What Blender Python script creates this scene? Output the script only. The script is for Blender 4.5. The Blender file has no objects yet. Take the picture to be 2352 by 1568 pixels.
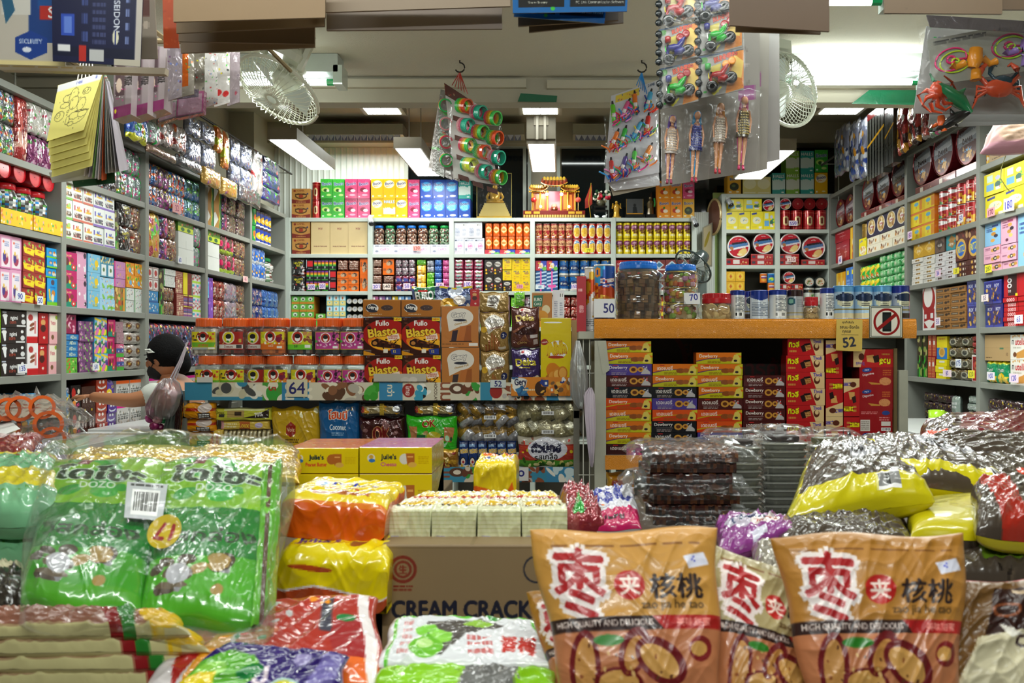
import bpy,math,random
import numpy as np
from mathutils import Vector,Matrix,Euler
S=bpy.context.scene
COL=S.collection
F,CX,CY,ZC=2000.0,1290.0,797.0,1.35
# --- camera, world, exposure
cam_d=bpy.data.cameras.new('camera');cam=bpy.data.objects.new('camera',cam_d);COL.objects.link(cam)
cam.location=(0,0,ZC);cam.rotation_euler=(math.pi/2,0,0)
cam_d.sensor_width=36;cam_d.lens=F/2352*36
cam_d.shift_x=-(CX-1176)/2352;cam_d.shift_y=(CY-784)/2352
cam_d.clip_start=.05
cam_d.dof.use_dof=True;cam_d.dof.focus_distance=3.7;cam_d.dof.aperture_fstop=8.5
S.camera=cam
S.view_settings.view_transform='Standard';S.view_settings.look='None'
S.view_settings.exposure=-0.42;S.view_settings.gamma=1;S.view_settings.use_curve_mapping=False
S.cycles.max_bounces=7;S.cycles.diffuse_bounces=3;S.cycles.glossy_bounces=3
S.cycles.transmission_bounces=5;S.cycles.transparent_max_bounces=14
S.cycles.caustics_reflective=False;S.cycles.caustics_refractive=False
S.cycles.sample_clamp_indirect=6
w=bpy.data.worlds.new('world');S.world=w;w.use_nodes=True
w.node_tree.nodes['Background'].inputs[0].default_value=(.62,.72,.8,1)
w.node_tree.nodes['Background'].inputs[1].default_value=.06
LIGHT=1.0
def area(name,loc,sx,sy,power,col=(.93,1,.95),rot=(0,0,0)):
 l=bpy.data.lights.new(name,'AREA');l.shape='RECTANGLE';l.size=sx;l.size_y=sy
 l.energy=power*LIGHT;l.color=col
 o=bpy.data.objects.new(name,l);COL.objects.link(o);o.location=loc;o.rotation_euler=rot
 return o
STALL=[(-.75,1.25),(.75,1.25),(.2,2.1),(-1.15,2.1),(1.45,2.75),(0,-.25)]
INNER=[(-1.35,3.78,28),(1.42,3.78,42)]
HANG=[(648,320,5.6,.19),(936,340,5.9,.19),(1243,330,6.0,.2),(1790,345,5.6,.22)]
for i,(x,y)in enumerate(STALL):
 area('stall_tube_light',(x,y,2.2 if y<0 else 2.52),1.15,.05,26 if y<0 else 12,(.97,1,.95),(math.radians(38 if y<0 else 0),0,0))  # tube behind the camera is added, hung low and tilted to brighten hanging cards
area('shop_tube_uplight',(1.3,3.86,2.57),.6,.05,14,rot=(math.radians(165),0,0))
for x,y,p in INNER:
 area('shop_tube_light',(x,y,2.52),.8,.05,p)
def P(px,py,Y):return Vector(((px-CX)/F*Y,Y,ZC-(py-CY)/F*Y))
# --- colours, canvases
def hx(s):
 if not isinstance(s,str):return np.array(s,float)
 if len(s)==3:s=''.join(c+c for c in s)
 return np.array([int(s[i:i+2],16)/255 for i in(0,2,4)])
def lin(a):
 a=np.asarray(a,float)
 return np.where(a<=.04045,a/12.92,((np.clip(a,0,1)+.055)/1.055)**2.4)
_gl={}
def glyph(text):
 if text in _gl:return _gl[text]
 cu=bpy.data.curves.new('g','FONT');cu.body=text;cu.size=1;cu.resolution_u=3
 ob=bpy.data.objects.new('g',cu)
 me=ob.to_mesh()
 me.calc_loop_triangles()
 v=np.array([q.co[:2]for q in me.vertices])if len(me.vertices)else np.zeros((0,2))
 t=np.array([q.vertices[:]for q in me.loop_triangles])if len(me.loop_triangles)else np.zeros((0,3),int)
 ob.to_mesh_clear();bpy.data.objects.remove(ob);bpy.data.curves.remove(cu)
 if len(v):
  v=v-(v.min(0)+v.max(0))/2
  v=v/max(v[:,1].max()-v[:,1].min(),1e-6)
 _gl[text]=(v,t)
 return _gl[text]
class Cv:
 def __init__(s,nx,ny,asp,bg,ss=2):
  s.nx,s.ny,s.asp,s.ss=nx,ny,asp,ss
  s.W,s.H=nx*ss,ny*ss
  s.a=np.empty((s.H,s.W,3));s.a[:]=hx(bg)
 def box(s,x0,y0,x1,y1):
  return(max(0,int(math.floor(x0*s.W))),max(0,int(math.floor(y0*s.H))),min(s.W,int(math.ceil(x1*s.W))),min(s.H,int(math.ceil(y1*s.H))))
 def xy(s,b):
  return np.meshgrid((np.arange(b[0],b[2])+.5)/s.W,(np.arange(b[1],b[3])+.5)/s.H)
 def r(s,x0,y0,x1,y1,c):
  a,b,d,e=[int(round(q))for q in(x0*s.W,y0*s.H,x1*s.W,y1*s.H)]
  s.a[max(b,0):max(e,0),max(a,0):max(d,0)]=hx(c)
 def e(s,cx,cy,rx,ry,c,rot=0):
  R=max(rx*s.asp,ry);b=s.box(cx-R/s.asp,cy-R,cx+R/s.asp,cy+R)
  if b[2]<=b[0]or b[3]<=b[1]:return
  X,Y=s.xy(b);X=(X-cx)*s.asp;Y=Y-cy
  k=math.radians(rot);ca,sa=math.cos(k),math.sin(k)
  m=((X*ca+Y*sa)/(rx*s.asp))**2+((-X*sa+Y*ca)/ry)**2<=1
  s.a[b[1]:b[3],b[0]:b[2]][m]=hx(c)
 def p(s,pts,c):
  pts=np.array(pts);b=s.box(*pts.min(0),*pts.max(0))
  if b[2]<=b[0]or b[3]<=b[1]:return
  X,Y=s.xy(b);m=np.zeros(X.shape,bool);n=len(pts)
  for i in range(n):
   x0,y0=pts[i];x1,y1=pts[(i+1)%n]
   if y0==y1:continue
   m^=((Y<y0)!=(Y<y1))&(X<(x1-x0)*(Y-y0)/(y1-y0)+x0)
  s.a[b[1]:b[3],b[0]:b[2]][m]=hx(c)
 def tri(s,v,t,c):
  v=v*[s.W,s.H];c=hx(c)
  for A,B,C in v[t]:
   x0=max(0,int(min(A[0],B[0],C[0])-.5));x1=min(s.W,int(max(A[0],B[0],C[0])+1.5))
   y0=max(0,int(min(A[1],B[1],C[1])-.5));y1=min(s.H,int(max(A[1],B[1],C[1])+1.5))
   if x1<=x0 or y1<=y0:continue
   X=np.arange(x0,x1)[None,:]+.5;Y=np.arange(y0,y1)[:,None]+.5
   d1=(X-B[0])*(A[1]-B[1])-(A[0]-B[0])*(Y-B[1])
   d2=(X-C[0])*(B[1]-C[1])-(B[0]-C[0])*(Y-C[1])
   d3=(X-A[0])*(C[1]-A[1])-(C[0]-A[0])*(Y-A[1])
   m=~(((d1<0)|(d2<0)|(d3<0))&((d1>0)|(d2>0)|(d3>0)))
   s.a[y0:y1,x0:x1][m]=c
 def t(s,text,cx,cy,h,c,maxw=0,rot=0,out=None,bold=.03):
  v,t=glyph(text.replace('_',' '))
  if not len(v):return
  v=v.copy();v[:,1]*=-1;v=v*h
  wd=(v[:,0].max()-v[:,0].min())/s.asp
  if maxw and wd>maxw:v[:,0]*=maxw/wd
  k=math.radians(rot);ca,sa=math.cos(k),math.sin(k)
  v=np.stack([v[:,0]*ca-v[:,1]*sa,v[:,0]*sa+v[:,1]*ca],1)
  v=v/[s.asp,1]
  if out:
   o=h*.1
   for q in range(8):s.tri(v+[cx+o*math.cos(q*.785)/s.asp,cy+o*math.sin(q*.785)],t,out)
  for dx,dy in(((0,0),)if not bold else((-1,0),(1,0),(0,-1),(0,1))):
   s.tri(v+[cx+dx*bold*h/s.asp,cy+dy*bold*h],t,c)
 def n(s,x0,y0,x1,y1,cnt,size,cols,seed=0):
  g=random.Random(seed*7919+cnt)
  for i in range(cnt):
   s.e(g.uniform(x0,x1),g.uniform(y0,y1),size*g.uniform(.5,1.4)/s.asp,size*g.uniform(.35,1),g.choice(cols),g.uniform(0,180))
 def l(s,x0,y0,x1,y1,k,c):
  g=random.Random(k)
  for i in range(k):
   yy=y0+(y1-y0)*(i+.5)/k;hh=(y1-y0)/k*.28;x=x0
   while x<x1:
    q=min(x1,x+(x1-x0)*g.uniform(.08,.3));s.r(x,yy-hh,q,yy+hh,c);x=q+(x1-x0)*.04
 def b(s,x0,y0,x1,y1,c='111'):
  s.r(x0,y0,x1,y1,'fff');g=random.Random(5);x=x0+(x1-x0)*.08
  while x<x1-(x1-x0)*.08:
   q=(x1-x0)*g.uniform(.02,.05);s.r(x,y0+(y1-y0)*.1,x+q,y1-(y1-y0)*.15,c);x+=q+(x1-x0)*g.uniform(.02,.05)
 def ops(s,spec):
  for k,line in enumerate(spec.split(';')):
   q=line.split()
   if not q:continue
   o,a=q[0],q[1:]
   if o=='r':s.r(*map(float,a[:4]),a[4])
   elif o=='e':s.e(*map(float,a[:4]),a[4],float(a[5])if len(a)>5 else 0)
   elif o=='p':s.p([tuple(map(float,z.split(',')))for z in a[:-1]],a[-1])
   elif o=='t':s.t(a[0],float(a[1]),float(a[2]),float(a[3]),a[4],float(a[5])if len(a)>5 else 0,float(a[6])if len(a)>6 else 0,(a[7]if a[7]!='-' else None)if len(a)>7 else None,float(a[8])if len(a)>8 else.03)
   elif o=='n':s.n(*map(float,a[:4]),int(a[4]),float(a[5]),a[6].split(','),k)
   elif o=='l':s.l(*map(float,a[:4]),int(a[4]),a[5])
   elif o=='b':s.b(*map(float,a[:4]))
  return s
 def out(s):
  return s.a.reshape(s.ny,s.ss,s.nx,s.ss,3).mean((1,3))
_cv={}
def canvas(w,h,cs,bg,spec):
 nx,ny=max(2,int(round(w/cs))),max(2,int(round(h/cs)))
 k=(nx,ny,bg,spec)
 if k not in _cv:_cv[k]=Cv(nx,ny,w/h,bg).ops(spec).out()
 return _cv[k]
# --- materials
MAT={}
def mat(name,rough=.5,metal=0,col=None,coat=0,bump=0,bscale=40,spec=.5,emit=None,estr=0,vary=.08,trans=0,alpha=1,ior=1.45,vscale=12,bkind='NOISE'):
 m=bpy.data.materials.new(name);m.use_nodes=True;MAT[name]=m
 nt=m.node_tree;b=nt.nodes['Principled BSDF'];L=nt.links
 b.inputs['Roughness'].default_value=rough;b.inputs['Metallic'].default_value=metal
 b.inputs['Coat Weight'].default_value=coat;b.inputs['Coat Roughness'].default_value=.06
 b.inputs['Specular IOR Level'].default_value=spec;b.inputs['IOR'].default_value=ior
 b.inputs['Transmission Weight'].default_value=trans;b.inputs['Alpha'].default_value=alpha
 tc=nt.nodes.new('ShaderNodeTexCoord')
 if col is None:
  at=nt.nodes.new('ShaderNodeAttribute');at.attribute_name='Col';src=at.outputs['Color']
 else:
  rg=nt.nodes.new('ShaderNodeRGB');rg.outputs[0].default_value=(*lin(hx(col)),1);src=rg.outputs[0]
 if vary:
  nz=nt.nodes.new('ShaderNodeTexNoise');nz.inputs['Scale'].default_value=vscale;nz.inputs['Detail'].default_value=4
  L.new(tc.outputs['Object'],nz.inputs['Vector'])
  mr=nt.nodes.new('ShaderNodeMapRange');mr.inputs['To Min'].default_value=1-vary;mr.inputs['To Max'].default_value=1+vary
  L.new(nz.outputs['Fac'],mr.inputs['Value'])
  mx=nt.nodes.new('ShaderNodeVectorMath');mx.operation='SCALE'
  L.new(src,mx.inputs[0]);L.new(mr.outputs[0],mx.inputs['Scale']);src=mx.outputs[0]
 L.new(src,b.inputs['Base Color'])
 if bump:
  if bkind=='NOISE':
   n2=nt.nodes.new('ShaderNodeTexNoise');n2.inputs['Scale'].default_value=bscale;n2.inputs['Detail'].default_value=3
   n2.inputs['Distortion'].default_value=1.2;h=n2.outputs['Fac']
  else:
   n2=nt.nodes.new('ShaderNodeTexVoronoi');n2.feature='DISTANCE_TO_EDGE';n2.inputs['Scale'].default_value=bscale;h=n2.outputs['Distance']
  L.new(tc.outputs['Object'],n2.inputs['Vector'])
  bp=nt.nodes.new('ShaderNodeBump');bp.inputs['Strength'].default_value=bump;bp.inputs['Distance'].default_value=.01
  L.new(h,bp.inputs['Height']);L.new(bp.outputs[0],b.inputs['Normal'])
  if coat:L.new(bp.outputs[0],b.inputs['Coat Normal'])
 if emit is not None:
  b.inputs['Emission Color'].default_value=(*emit,1);b.inputs['Emission Strength'].default_value=estr
 return m
mat('printed_card',.45,vary=.05)
mat('glossy_carton',.42,coat=.08,vary=.05)
mat('matte_paper',.8,vary=.05)
mat('plastic_film',.25,coat=.7,bump=.22,bscale=13,vary=.08)
mat('foil_film',.2,metal=.3,coat=.8,bump=.45,bscale=18,vary=.1)
mat('kraft_film',.38,coat=.15,bump=.25,bscale=14,vary=.06)
mat('wrapped_carton',.22,coat=.7,bump=.12,bscale=14,vary=.05)
mat('hard_plastic',.25,coat=.3,vary=.03)
mat('tin_metal',.25,metal=.3,coat=.5,vary=.04)
mat('skin',.5,vary=.04)
mat('painted_steel',.5,vary=.1,bump=.05)
def film(name,tint,rough,fac_lo,fac_hi,bump,bscale):
 m=bpy.data.materials.new(name);m.use_nodes=True;MAT[name]=m
 nt=m.node_tree;L=nt.links;nt.nodes.clear()
 o=nt.nodes.new('ShaderNodeOutputMaterial');mx=nt.nodes.new('ShaderNodeMixShader')
 tr=nt.nodes.new('ShaderNodeBsdfTransparent');tr.inputs[0].default_value=(*tint,1)
 gl=nt.nodes.new('ShaderNodeBsdfPrincipled');gl.inputs['Base Color'].default_value=(.8,.82,.82,1);gl.inputs['Roughness'].default_value=rough
 gl.inputs['Coat Weight'].default_value=1;gl.inputs['Coat Roughness'].default_value=.05;gl.inputs['Metallic'].default_value=.7
 tc=nt.nodes.new('ShaderNodeTexCoord');nz=nt.nodes.new('ShaderNodeTexNoise');nz.inputs['Scale'].default_value=bscale
 nz.inputs['Detail'].default_value=3;nz.inputs['Distortion'].default_value=1.6;L.new(tc.outputs['Object'],nz.inputs['Vector'])
 bp=nt.nodes.new('ShaderNodeBump');bp.inputs['Strength'].default_value=bump;bp.inputs['Distance'].default_value=.012
 L.new(nz.outputs['Fac'],bp.inputs['Height']);L.new(bp.outputs[0],gl.inputs['Normal'])
 fr=nt.nodes.new('ShaderNodeFresnel');fr.inputs['IOR'].default_value=1.5;L.new(bp.outputs[0],fr.inputs['Normal'])
 mr=nt.nodes.new('ShaderNodeMapRange');mr.inputs['From Min'].default_value=.03;mr.inputs['From Max'].default_value=.6
 mr.inputs['To Min'].default_value=fac_lo;mr.inputs['To Max'].default_value=fac_hi
 L.new(fr.outputs[0],mr.inputs['Value']);L.new(mr.outputs[0],mx.inputs[0])
 L.new(tr.outputs[0],mx.inputs[1]);L.new(gl.outputs[0],mx.inputs[2]);L.new(mx.outputs[0],o.inputs[0])
film('clear_film',(.98,.98,.98),.14,.02,.42,.6,11)
film('thin_film',(.97,.97,.97),.25,.03,.35,.6,12)
film('clear_plastic',(.93,.95,.95),.08,.10,.6,.08,8)
film('pink_bag_film',(.93,.7,.78),.3,.3,.8,.5,9)
film('white_bag_film',(.85,.85,.85),.35,.4,.85,.6,9)
film('mirror_glass',(.8,.85,.85),.05,.12,.7,0.0,1)
# --- mesh building
class MB:
 def __init__(s):s.v,s.f,s.c,s.m,s.n=[],[],[],[],0
 def add(s,v,f,c,m=0):
  v=np.asarray(v,float).reshape(-1,3);s.v.append(v)
  c=np.asarray(c,float)
  if c.ndim==1:c=np.tile(c,(len(f),1))
  s.f+=[tuple(int(i)+s.n for i in q)for q in f];s.c.append(c.reshape(-1,3));s.m+=[m]*len(f);s.n+=len(v)
  return s
 def grid(s,pts,cols,m=0,flip=False):
  ny,nx=pts.shape[0]-1,pts.shape[1]-1
  i=np.arange(ny)[:,None]*(nx+1)+np.arange(nx)[None,:]
  f=np.stack([i,i+nx+1,i+nx+2,i+1],-1).reshape(-1,4)
  if flip:f=f[:,::-1]
  c=hx(cols)if isinstance(cols,str)else np.asarray(cols)
  if c.ndim==3:c=c.reshape(-1,3)
  return s.add(pts.reshape(-1,3),f.tolist(),c,m)
 def slab(s,pts,cols,back,side,m=0):
  """front grid (row 0 on top) closed by a side wall to the back outline"""
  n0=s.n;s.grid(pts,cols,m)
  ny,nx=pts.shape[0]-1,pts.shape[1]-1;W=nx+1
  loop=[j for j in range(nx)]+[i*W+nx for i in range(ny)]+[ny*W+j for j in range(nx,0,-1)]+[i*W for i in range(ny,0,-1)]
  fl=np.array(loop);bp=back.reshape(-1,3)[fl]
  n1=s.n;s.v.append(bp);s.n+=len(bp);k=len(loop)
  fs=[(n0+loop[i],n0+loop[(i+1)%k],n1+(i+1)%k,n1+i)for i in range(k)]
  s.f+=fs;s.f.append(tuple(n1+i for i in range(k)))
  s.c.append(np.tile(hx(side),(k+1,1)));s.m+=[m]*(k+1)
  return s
 def box(s,x0,y0,z0,x1,y1,z1,c,m=0,M=None):
  v=np.array([(x,y,z)for x in(x0,x1)for y in(y0,y1)for z in(z0,z1)],float)
  if M is not None:v=np.array([(M@Vector(q))[:]for q in v])
  return s.add(v,[(0,1,3,2),(4,6,7,5),(0,4,5,1),(2,3,7,6),(0,2,6,4),(1,5,7,3)],hx(c),m)
 def lathe(s,prof,cols,n=20,m=0,M=None,cap=True,mats=None,sq=0):
  """prof [(r,z)], cols one per segment"""
  a=np.linspace(0,2*math.pi,n,endpoint=False)
  cx_,sx_=np.cos(a),np.sin(a)
  if sq:
   k=(np.abs(cx_)**sq+np.abs(sx_)**sq)**(-1/sq);cx_,sx_=cx_*k,sx_*k
  v=np.array([[(r*cx_[i],r*sx_[i],z)for i in range(n)]for r,z in prof]).reshape(-1,3)
  if M is not None:v=np.array([(M@Vector(q))[:]for q in v])
  f,c,mm=[],[],[]
  for j in range(len(prof)-1):
   for i in range(n):
    f.append((j*n+i,j*n+(i+1)%n,(j+1)*n+(i+1)%n,(j+1)*n+i));c.append(hx(cols[min(j,len(cols)-1)]));mm.append(mats[j]if mats else m)
  if cap:
   f.append(tuple(range(n-1,-1,-1)));c.append(hx(cols[0]));mm.append(mats[0]if mats else m)
   f.append(tuple((len(prof)-1)*n+i for i in range(n)));c.append(hx(cols[-1]));mm.append(mats[-1]if mats else m)
  k=s.n;s.v.append(v);s.n+=len(v);s.f+=[tuple(q+k for q in z)for z in f];s.c.append(np.array(c));s.m+=mm
  return s
 def wrap(s,r,z0,z1,cols,n=48,m=0,rep=2,sq=0,sy=1):
  """printed sleeve, artwork repeated rep times around; front (-y) shows the first"""
  ny=cols.shape[0];a=np.linspace(-math.pi/2-math.pi/rep,-math.pi/2-math.pi/rep+2*math.pi,n+1)
  cx_,sx_=np.cos(a),np.sin(a)
  if sq:
   k=(np.abs(cx_)**sq+np.abs(sx_)**sq)**(-1/sq);cx_,sx_=cx_*k,sx_*k
  z=np.linspace(z1,z0,ny+1)
  pts=np.stack(np.broadcast_arrays(r*cx_[None,:],r*sy*sx_[None,:],z[:,None]),-1)
  u=((np.arange(n)+.5)/n*rep)%1;j=np.clip((u*cols.shape[1]).astype(int),0,cols.shape[1]-1)
  return s.grid(pts,cols[:,j],m)
 def tube(s,pts,r,c,n=6,m=0,closed=False):
  pts=[Vector(p)for p in pts];k=len(pts);R=r if hasattr(r,'__len__')else[r]*k
  up=Vector((0,0,1));vs=[]
  for i,p in enumerate(pts):
   d=(pts[(i+1)%k]-pts[i-1])if closed else(pts[min(i+1,k-1)]-pts[max(i-1,0)])
   d.normalize();q=up if abs(d.z)<.95 else Vector((1,0,0))
   a=d.cross(q).normalized();b=d.cross(a).normalized()
   vs+=[(p+(a*math.cos(t)+b*math.sin(t))*R[i])[:]for t in[2*math.pi*j/n for j in range(n)]]
  f=[]
  for i in range(k if closed else k-1):
   for j in range(n):
    f.append((i*n+j,i*n+(j+1)%n,((i+1)%k)*n+(j+1)%n,((i+1)%k)*n+j))
  if not closed:f+=[tuple(range(n)),tuple((k-1)*n+j for j in range(n-1,-1,-1))]
  return s.add(vs,f,hx(c),m)
 def ball(s,c,r,col,n=10,m=0,M=None,squash=(1,1,1)):
  v,f=[],[]
  for i in range(n//2+1):
   t=math.pi*i/(n//2)
   for j in range(n):
    p=2*math.pi*j/n
    q=Vector((r*math.sin(t)*math.cos(p)*squash[0],r*math.sin(t)*math.sin(p)*squash[1],r*math.cos(t)*squash[2]))
    if M is not None:q=M@q
    v.append((q+Vector(c))[:])
  for i in range(n//2):
   for j in range(n):f.append((i*n+j,(i+1)*n+j,(i+1)*n+(j+1)%n,i*n+(j+1)%n))
  return s.add(v,f,hx(col),m)
 def mesh(s,name,mats,smooth=False):
  me=bpy.data.meshes.new(name)
  V=np.concatenate(s.v);me.from_pydata(V.tolist(),[],s.f)
  a=me.attributes.new('Col','FLOAT_COLOR','FACE')
  c=np.concatenate(s.c);c=np.concatenate([lin(c),np.ones((len(c),1))],1).astype(np.float32)
  a.data.foreach_set('color',c.ravel())
  for q in(mats if isinstance(mats,(list,tuple))else[mats]):me.materials.append(MAT[q])
  if any(s.m):me.polygons.foreach_set('material_index',s.m)
  if smooth:me.polygons.foreach_set('use_smooth',[True]*len(me.polygons))
  me.update();return me
 def obj(s,name,mats,parent=None,loc=None,rot=None,smooth=False):
  return link(name,s.mesh(name,mats,smooth),parent,loc,rot)
def link(name,data,parent=None,loc=None,rot=None):
 o=bpy.data.objects.new(name,data);COL.objects.link(o)
 if parent:o.parent=parent
 if loc is not None:o.location=loc
 if rot is not None:o.rotation_euler=rot
 return o
LABELS={}
def tag(o,label,cat,group=None):
 label=' '.join(label.split())
 o['label']=label;o['category']=cat
 if group:o['group']=group
 LABELS.setdefault(label,[]).append((o.name,group))
 n=len(label.split())
 if n<4 or n>16:print('LABELLEN',n,label)
 return o
def thing(name,label,cat,loc=(0,0,0),rot=(0,0,0),group=None):
 return tag(link(name,None,None,loc,rot),label,cat,group)
def struct(o):o['kind']='structure';return o
def bevel(o,w=.003):
 m=o.modifiers.new('edge','BEVEL');m.width=w;m.segments=2;m.limit_method='ANGLE';return o
ORD='first second third fourth fifth sixth seventh eighth ninth tenth eleventh twelfth'.split()
# --- product shapes (front of each at local y=0, base at z=0)
RN=random.Random(11)
def nseed(k):
 g=random.Random(k);return[(g.uniform(2,9),g.uniform(2,9),g.uniform(0,6.3),g.uniform(.3,1))for _ in range(6)]
def wrink(U,V,seed,fr=1.0):
 z=np.zeros(np.broadcast(U,V).shape)
 for a,b,p,q in nseed(seed):
  s_=np.sin(a*fr*U+b*fr*V*(1 if q>.6 else-1)+p+1.5*np.sin(b*U*.7+p));z=z+q*(1-np.abs(s_))**2
 return z/3
def front_box(w,h,cols):
 ny,nx=cols.shape[:2]
 X,Z=np.meshgrid(np.linspace(-w/2,w/2,nx+1),np.linspace(h,0,ny+1))
 return np.stack([X,X*0,Z],-1)
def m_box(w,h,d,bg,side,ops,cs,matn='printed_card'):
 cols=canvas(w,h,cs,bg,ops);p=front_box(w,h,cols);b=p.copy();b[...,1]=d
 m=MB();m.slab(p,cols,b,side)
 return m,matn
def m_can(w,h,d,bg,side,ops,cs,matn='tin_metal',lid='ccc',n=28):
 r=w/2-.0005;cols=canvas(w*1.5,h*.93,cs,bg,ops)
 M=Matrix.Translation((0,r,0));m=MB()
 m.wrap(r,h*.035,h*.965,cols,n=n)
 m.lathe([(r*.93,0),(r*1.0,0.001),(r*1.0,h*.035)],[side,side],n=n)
 m.lathe([(r,h*.965),(r*1.005,h*.965),(r*1.005,h*.995),(r*.95,h),(r*.9,h*.992),(r*.3,h*.992)],[lid]*5,n=n)
 for q in m.v:q[:,1]+=r
 return m,matn
def m_disc(w,h,d,bg,side,ops,cs,matn='tin_metal'):
 """round tin standing on its rim, printed lid facing out"""
 r=w/2;nr,na=max(6,int(r/cs)),40
 cv=canvas(w,w,cs*.8,bg,ops);ny=cv.shape[0]
 m=MB();R=np.linspace(.96*r,0.002,nr+1);A=np.linspace(0,2*math.pi,na+1)
 pts=np.stack([R[:,None]*np.cos(A),np.zeros((nr+1,na+1)),R[:,None]*np.sin(A)+r],-1)
 rc=(R[1:]+R[:-1])/2;ac=(A[1:]+A[:-1])/2
 ix=np.clip(((rc[:,None]*np.cos(ac)/r+1)/2*ny).astype(int),0,ny-1);iy=np.clip(((1-rc[:,None]*np.sin(ac)/r)/2*ny).astype(int),0,ny-1)
 m.grid(pts,cv[iy,ix])
 for(r0,y0,r1,y1,c)in((.96,0,.97,-.004,bg),(.97,-.004,1,-.003,side),(1,-.003,1,.012,side),(1,.012,.975,.013,side),(.975,.013,.975,d,side),(.975,d,.01,d,side)):
  pp=np.stack([np.stack([q*r*np.cos(A),0*A+yy,q*r*np.sin(A)+r],-1)for q,yy in((r1,y1),(r0,y0))])
  m.grid(pp,hx(c)[None,None].repeat(na,1))
 return m,matn
def pillow(w,h,T,nx,ny,seed=1,crimp='h',wr=.003,edge=.35,wob=None):
 wob=min(.006,w*.03,h*.03)if wob is None else wob;wr=min(wr,w*.06,h*.06)
 U,V=np.meshgrid(np.linspace(-1,1,nx+1),np.linspace(1,-1,ny+1))
 def prof(q):return np.clip(1-np.abs(q)**3.2,0,1)**edge
 t=prof(U)*prof(V)*T/2
 z=wrink(U,V,seed)*wr*np.clip((1-np.abs(U))*9,0,1)*np.clip((1-np.abs(V))*9,0,1)
 env=1-.03*np.cos(V*1.5)*(0 if crimp=='n' else 1)
 X=U*w/2*env+wob*np.sin(V*5+seed)*np.abs(U)*.5;Z=V*h/2+wob*np.sin(U*6+seed*2)*np.abs(V)
 return X,Z,t+z,t*.9
def m_bag(w,h,d,bg,side,ops,cs,matn='plastic_film',seed=1,wr=.004,crimp=.06,edge=.35):
 cols=canvas(w,h,cs,bg,ops);ny,nx=cols.shape[:2]
 X,Z,f,b=pillow(w,h,d,nx,ny,seed,wr=wr,edge=edge)
 m=MB();zz=Z+h/2
 m.grid(np.stack([X,d/2-f,zz],-1),cols);m.grid(np.stack([X,d/2+b,zz],-1),side if not isinstance(side,str)else np.tile(hx(side),(ny*nx,1)),flip=True)
 return m,matn
def m_jar(w,h,d,bg,side,ops,cs,matn='hard_plastic',lid='d22',cont=('a76','c98','865'),label=None,n=20):
 r=w/2-.001;m=MB();g=random.Random(5)
 prof=[(r*.8,0),(r*.97,h*.03),(r,h*.12),(r*.9,h*.38),(r*.98,h*.55),(r,h*.7),(r*.75,h*.84),(r*.72,h*.86)]
 zz=np.linspace(0,h*.86,17);pr=np.interp(zz,[q[1]for q in prof],[q[0]for q in prof]);m.lathe(list(zip(pr,zz)),['888'],n=n)
 k=m.n;c=m.c[0];c[:]=np.array([hx(g.choice(cont))for _ in range(len(c))])*np.array([g.uniform(.7,1.25)for _ in range(len(c))])[:,None].clip(0,1)
 m.lathe([(r*.8,h*.86),(r*.82,h*.865),(r*.82,h*.98),(r*.76,h)],[lid]*3,n=n)
 for q in m.v:q[:,1]+=r
 return m,matn
MAKE=dict(box=m_box,can=m_can,disc=m_disc,bag=m_bag,jar=m_jar)
D={}
BG=('box','glossy_carton');SB=('snack_box','snack box');BB=('biscuit_box','biscuit box')
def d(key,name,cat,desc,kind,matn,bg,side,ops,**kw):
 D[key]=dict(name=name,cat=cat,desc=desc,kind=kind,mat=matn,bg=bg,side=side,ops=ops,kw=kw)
def make(key,w,h,dep,cs,seed=None):
 q=D[key];kw=dict(q['kw'])
 if q['kind']=='bag' and seed is not None:kw['seed']=seed
 m,mt=MAKE[q['kind']](w,h,dep,q['bg'],q['side'],q['ops'],cs,matn=q['mat'],**kw)
 return m.mesh(q['name'],mt,smooth=q['kind']in('bag','can','jar'))
GROUPS={}
XL,XR,YB=-2.22,2.15,7.0
def frame(side,u,z,off=0):
 if side=='L':return Vector((XL-off,u,z)),math.pi/2
 if side=='R':return Vector((XR+off,u,z)),-math.pi/2
 if isinstance(side,(int,float)):return Vector((u,side+off,z)),0
 return Vector((u,YB+off,z)),0
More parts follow.
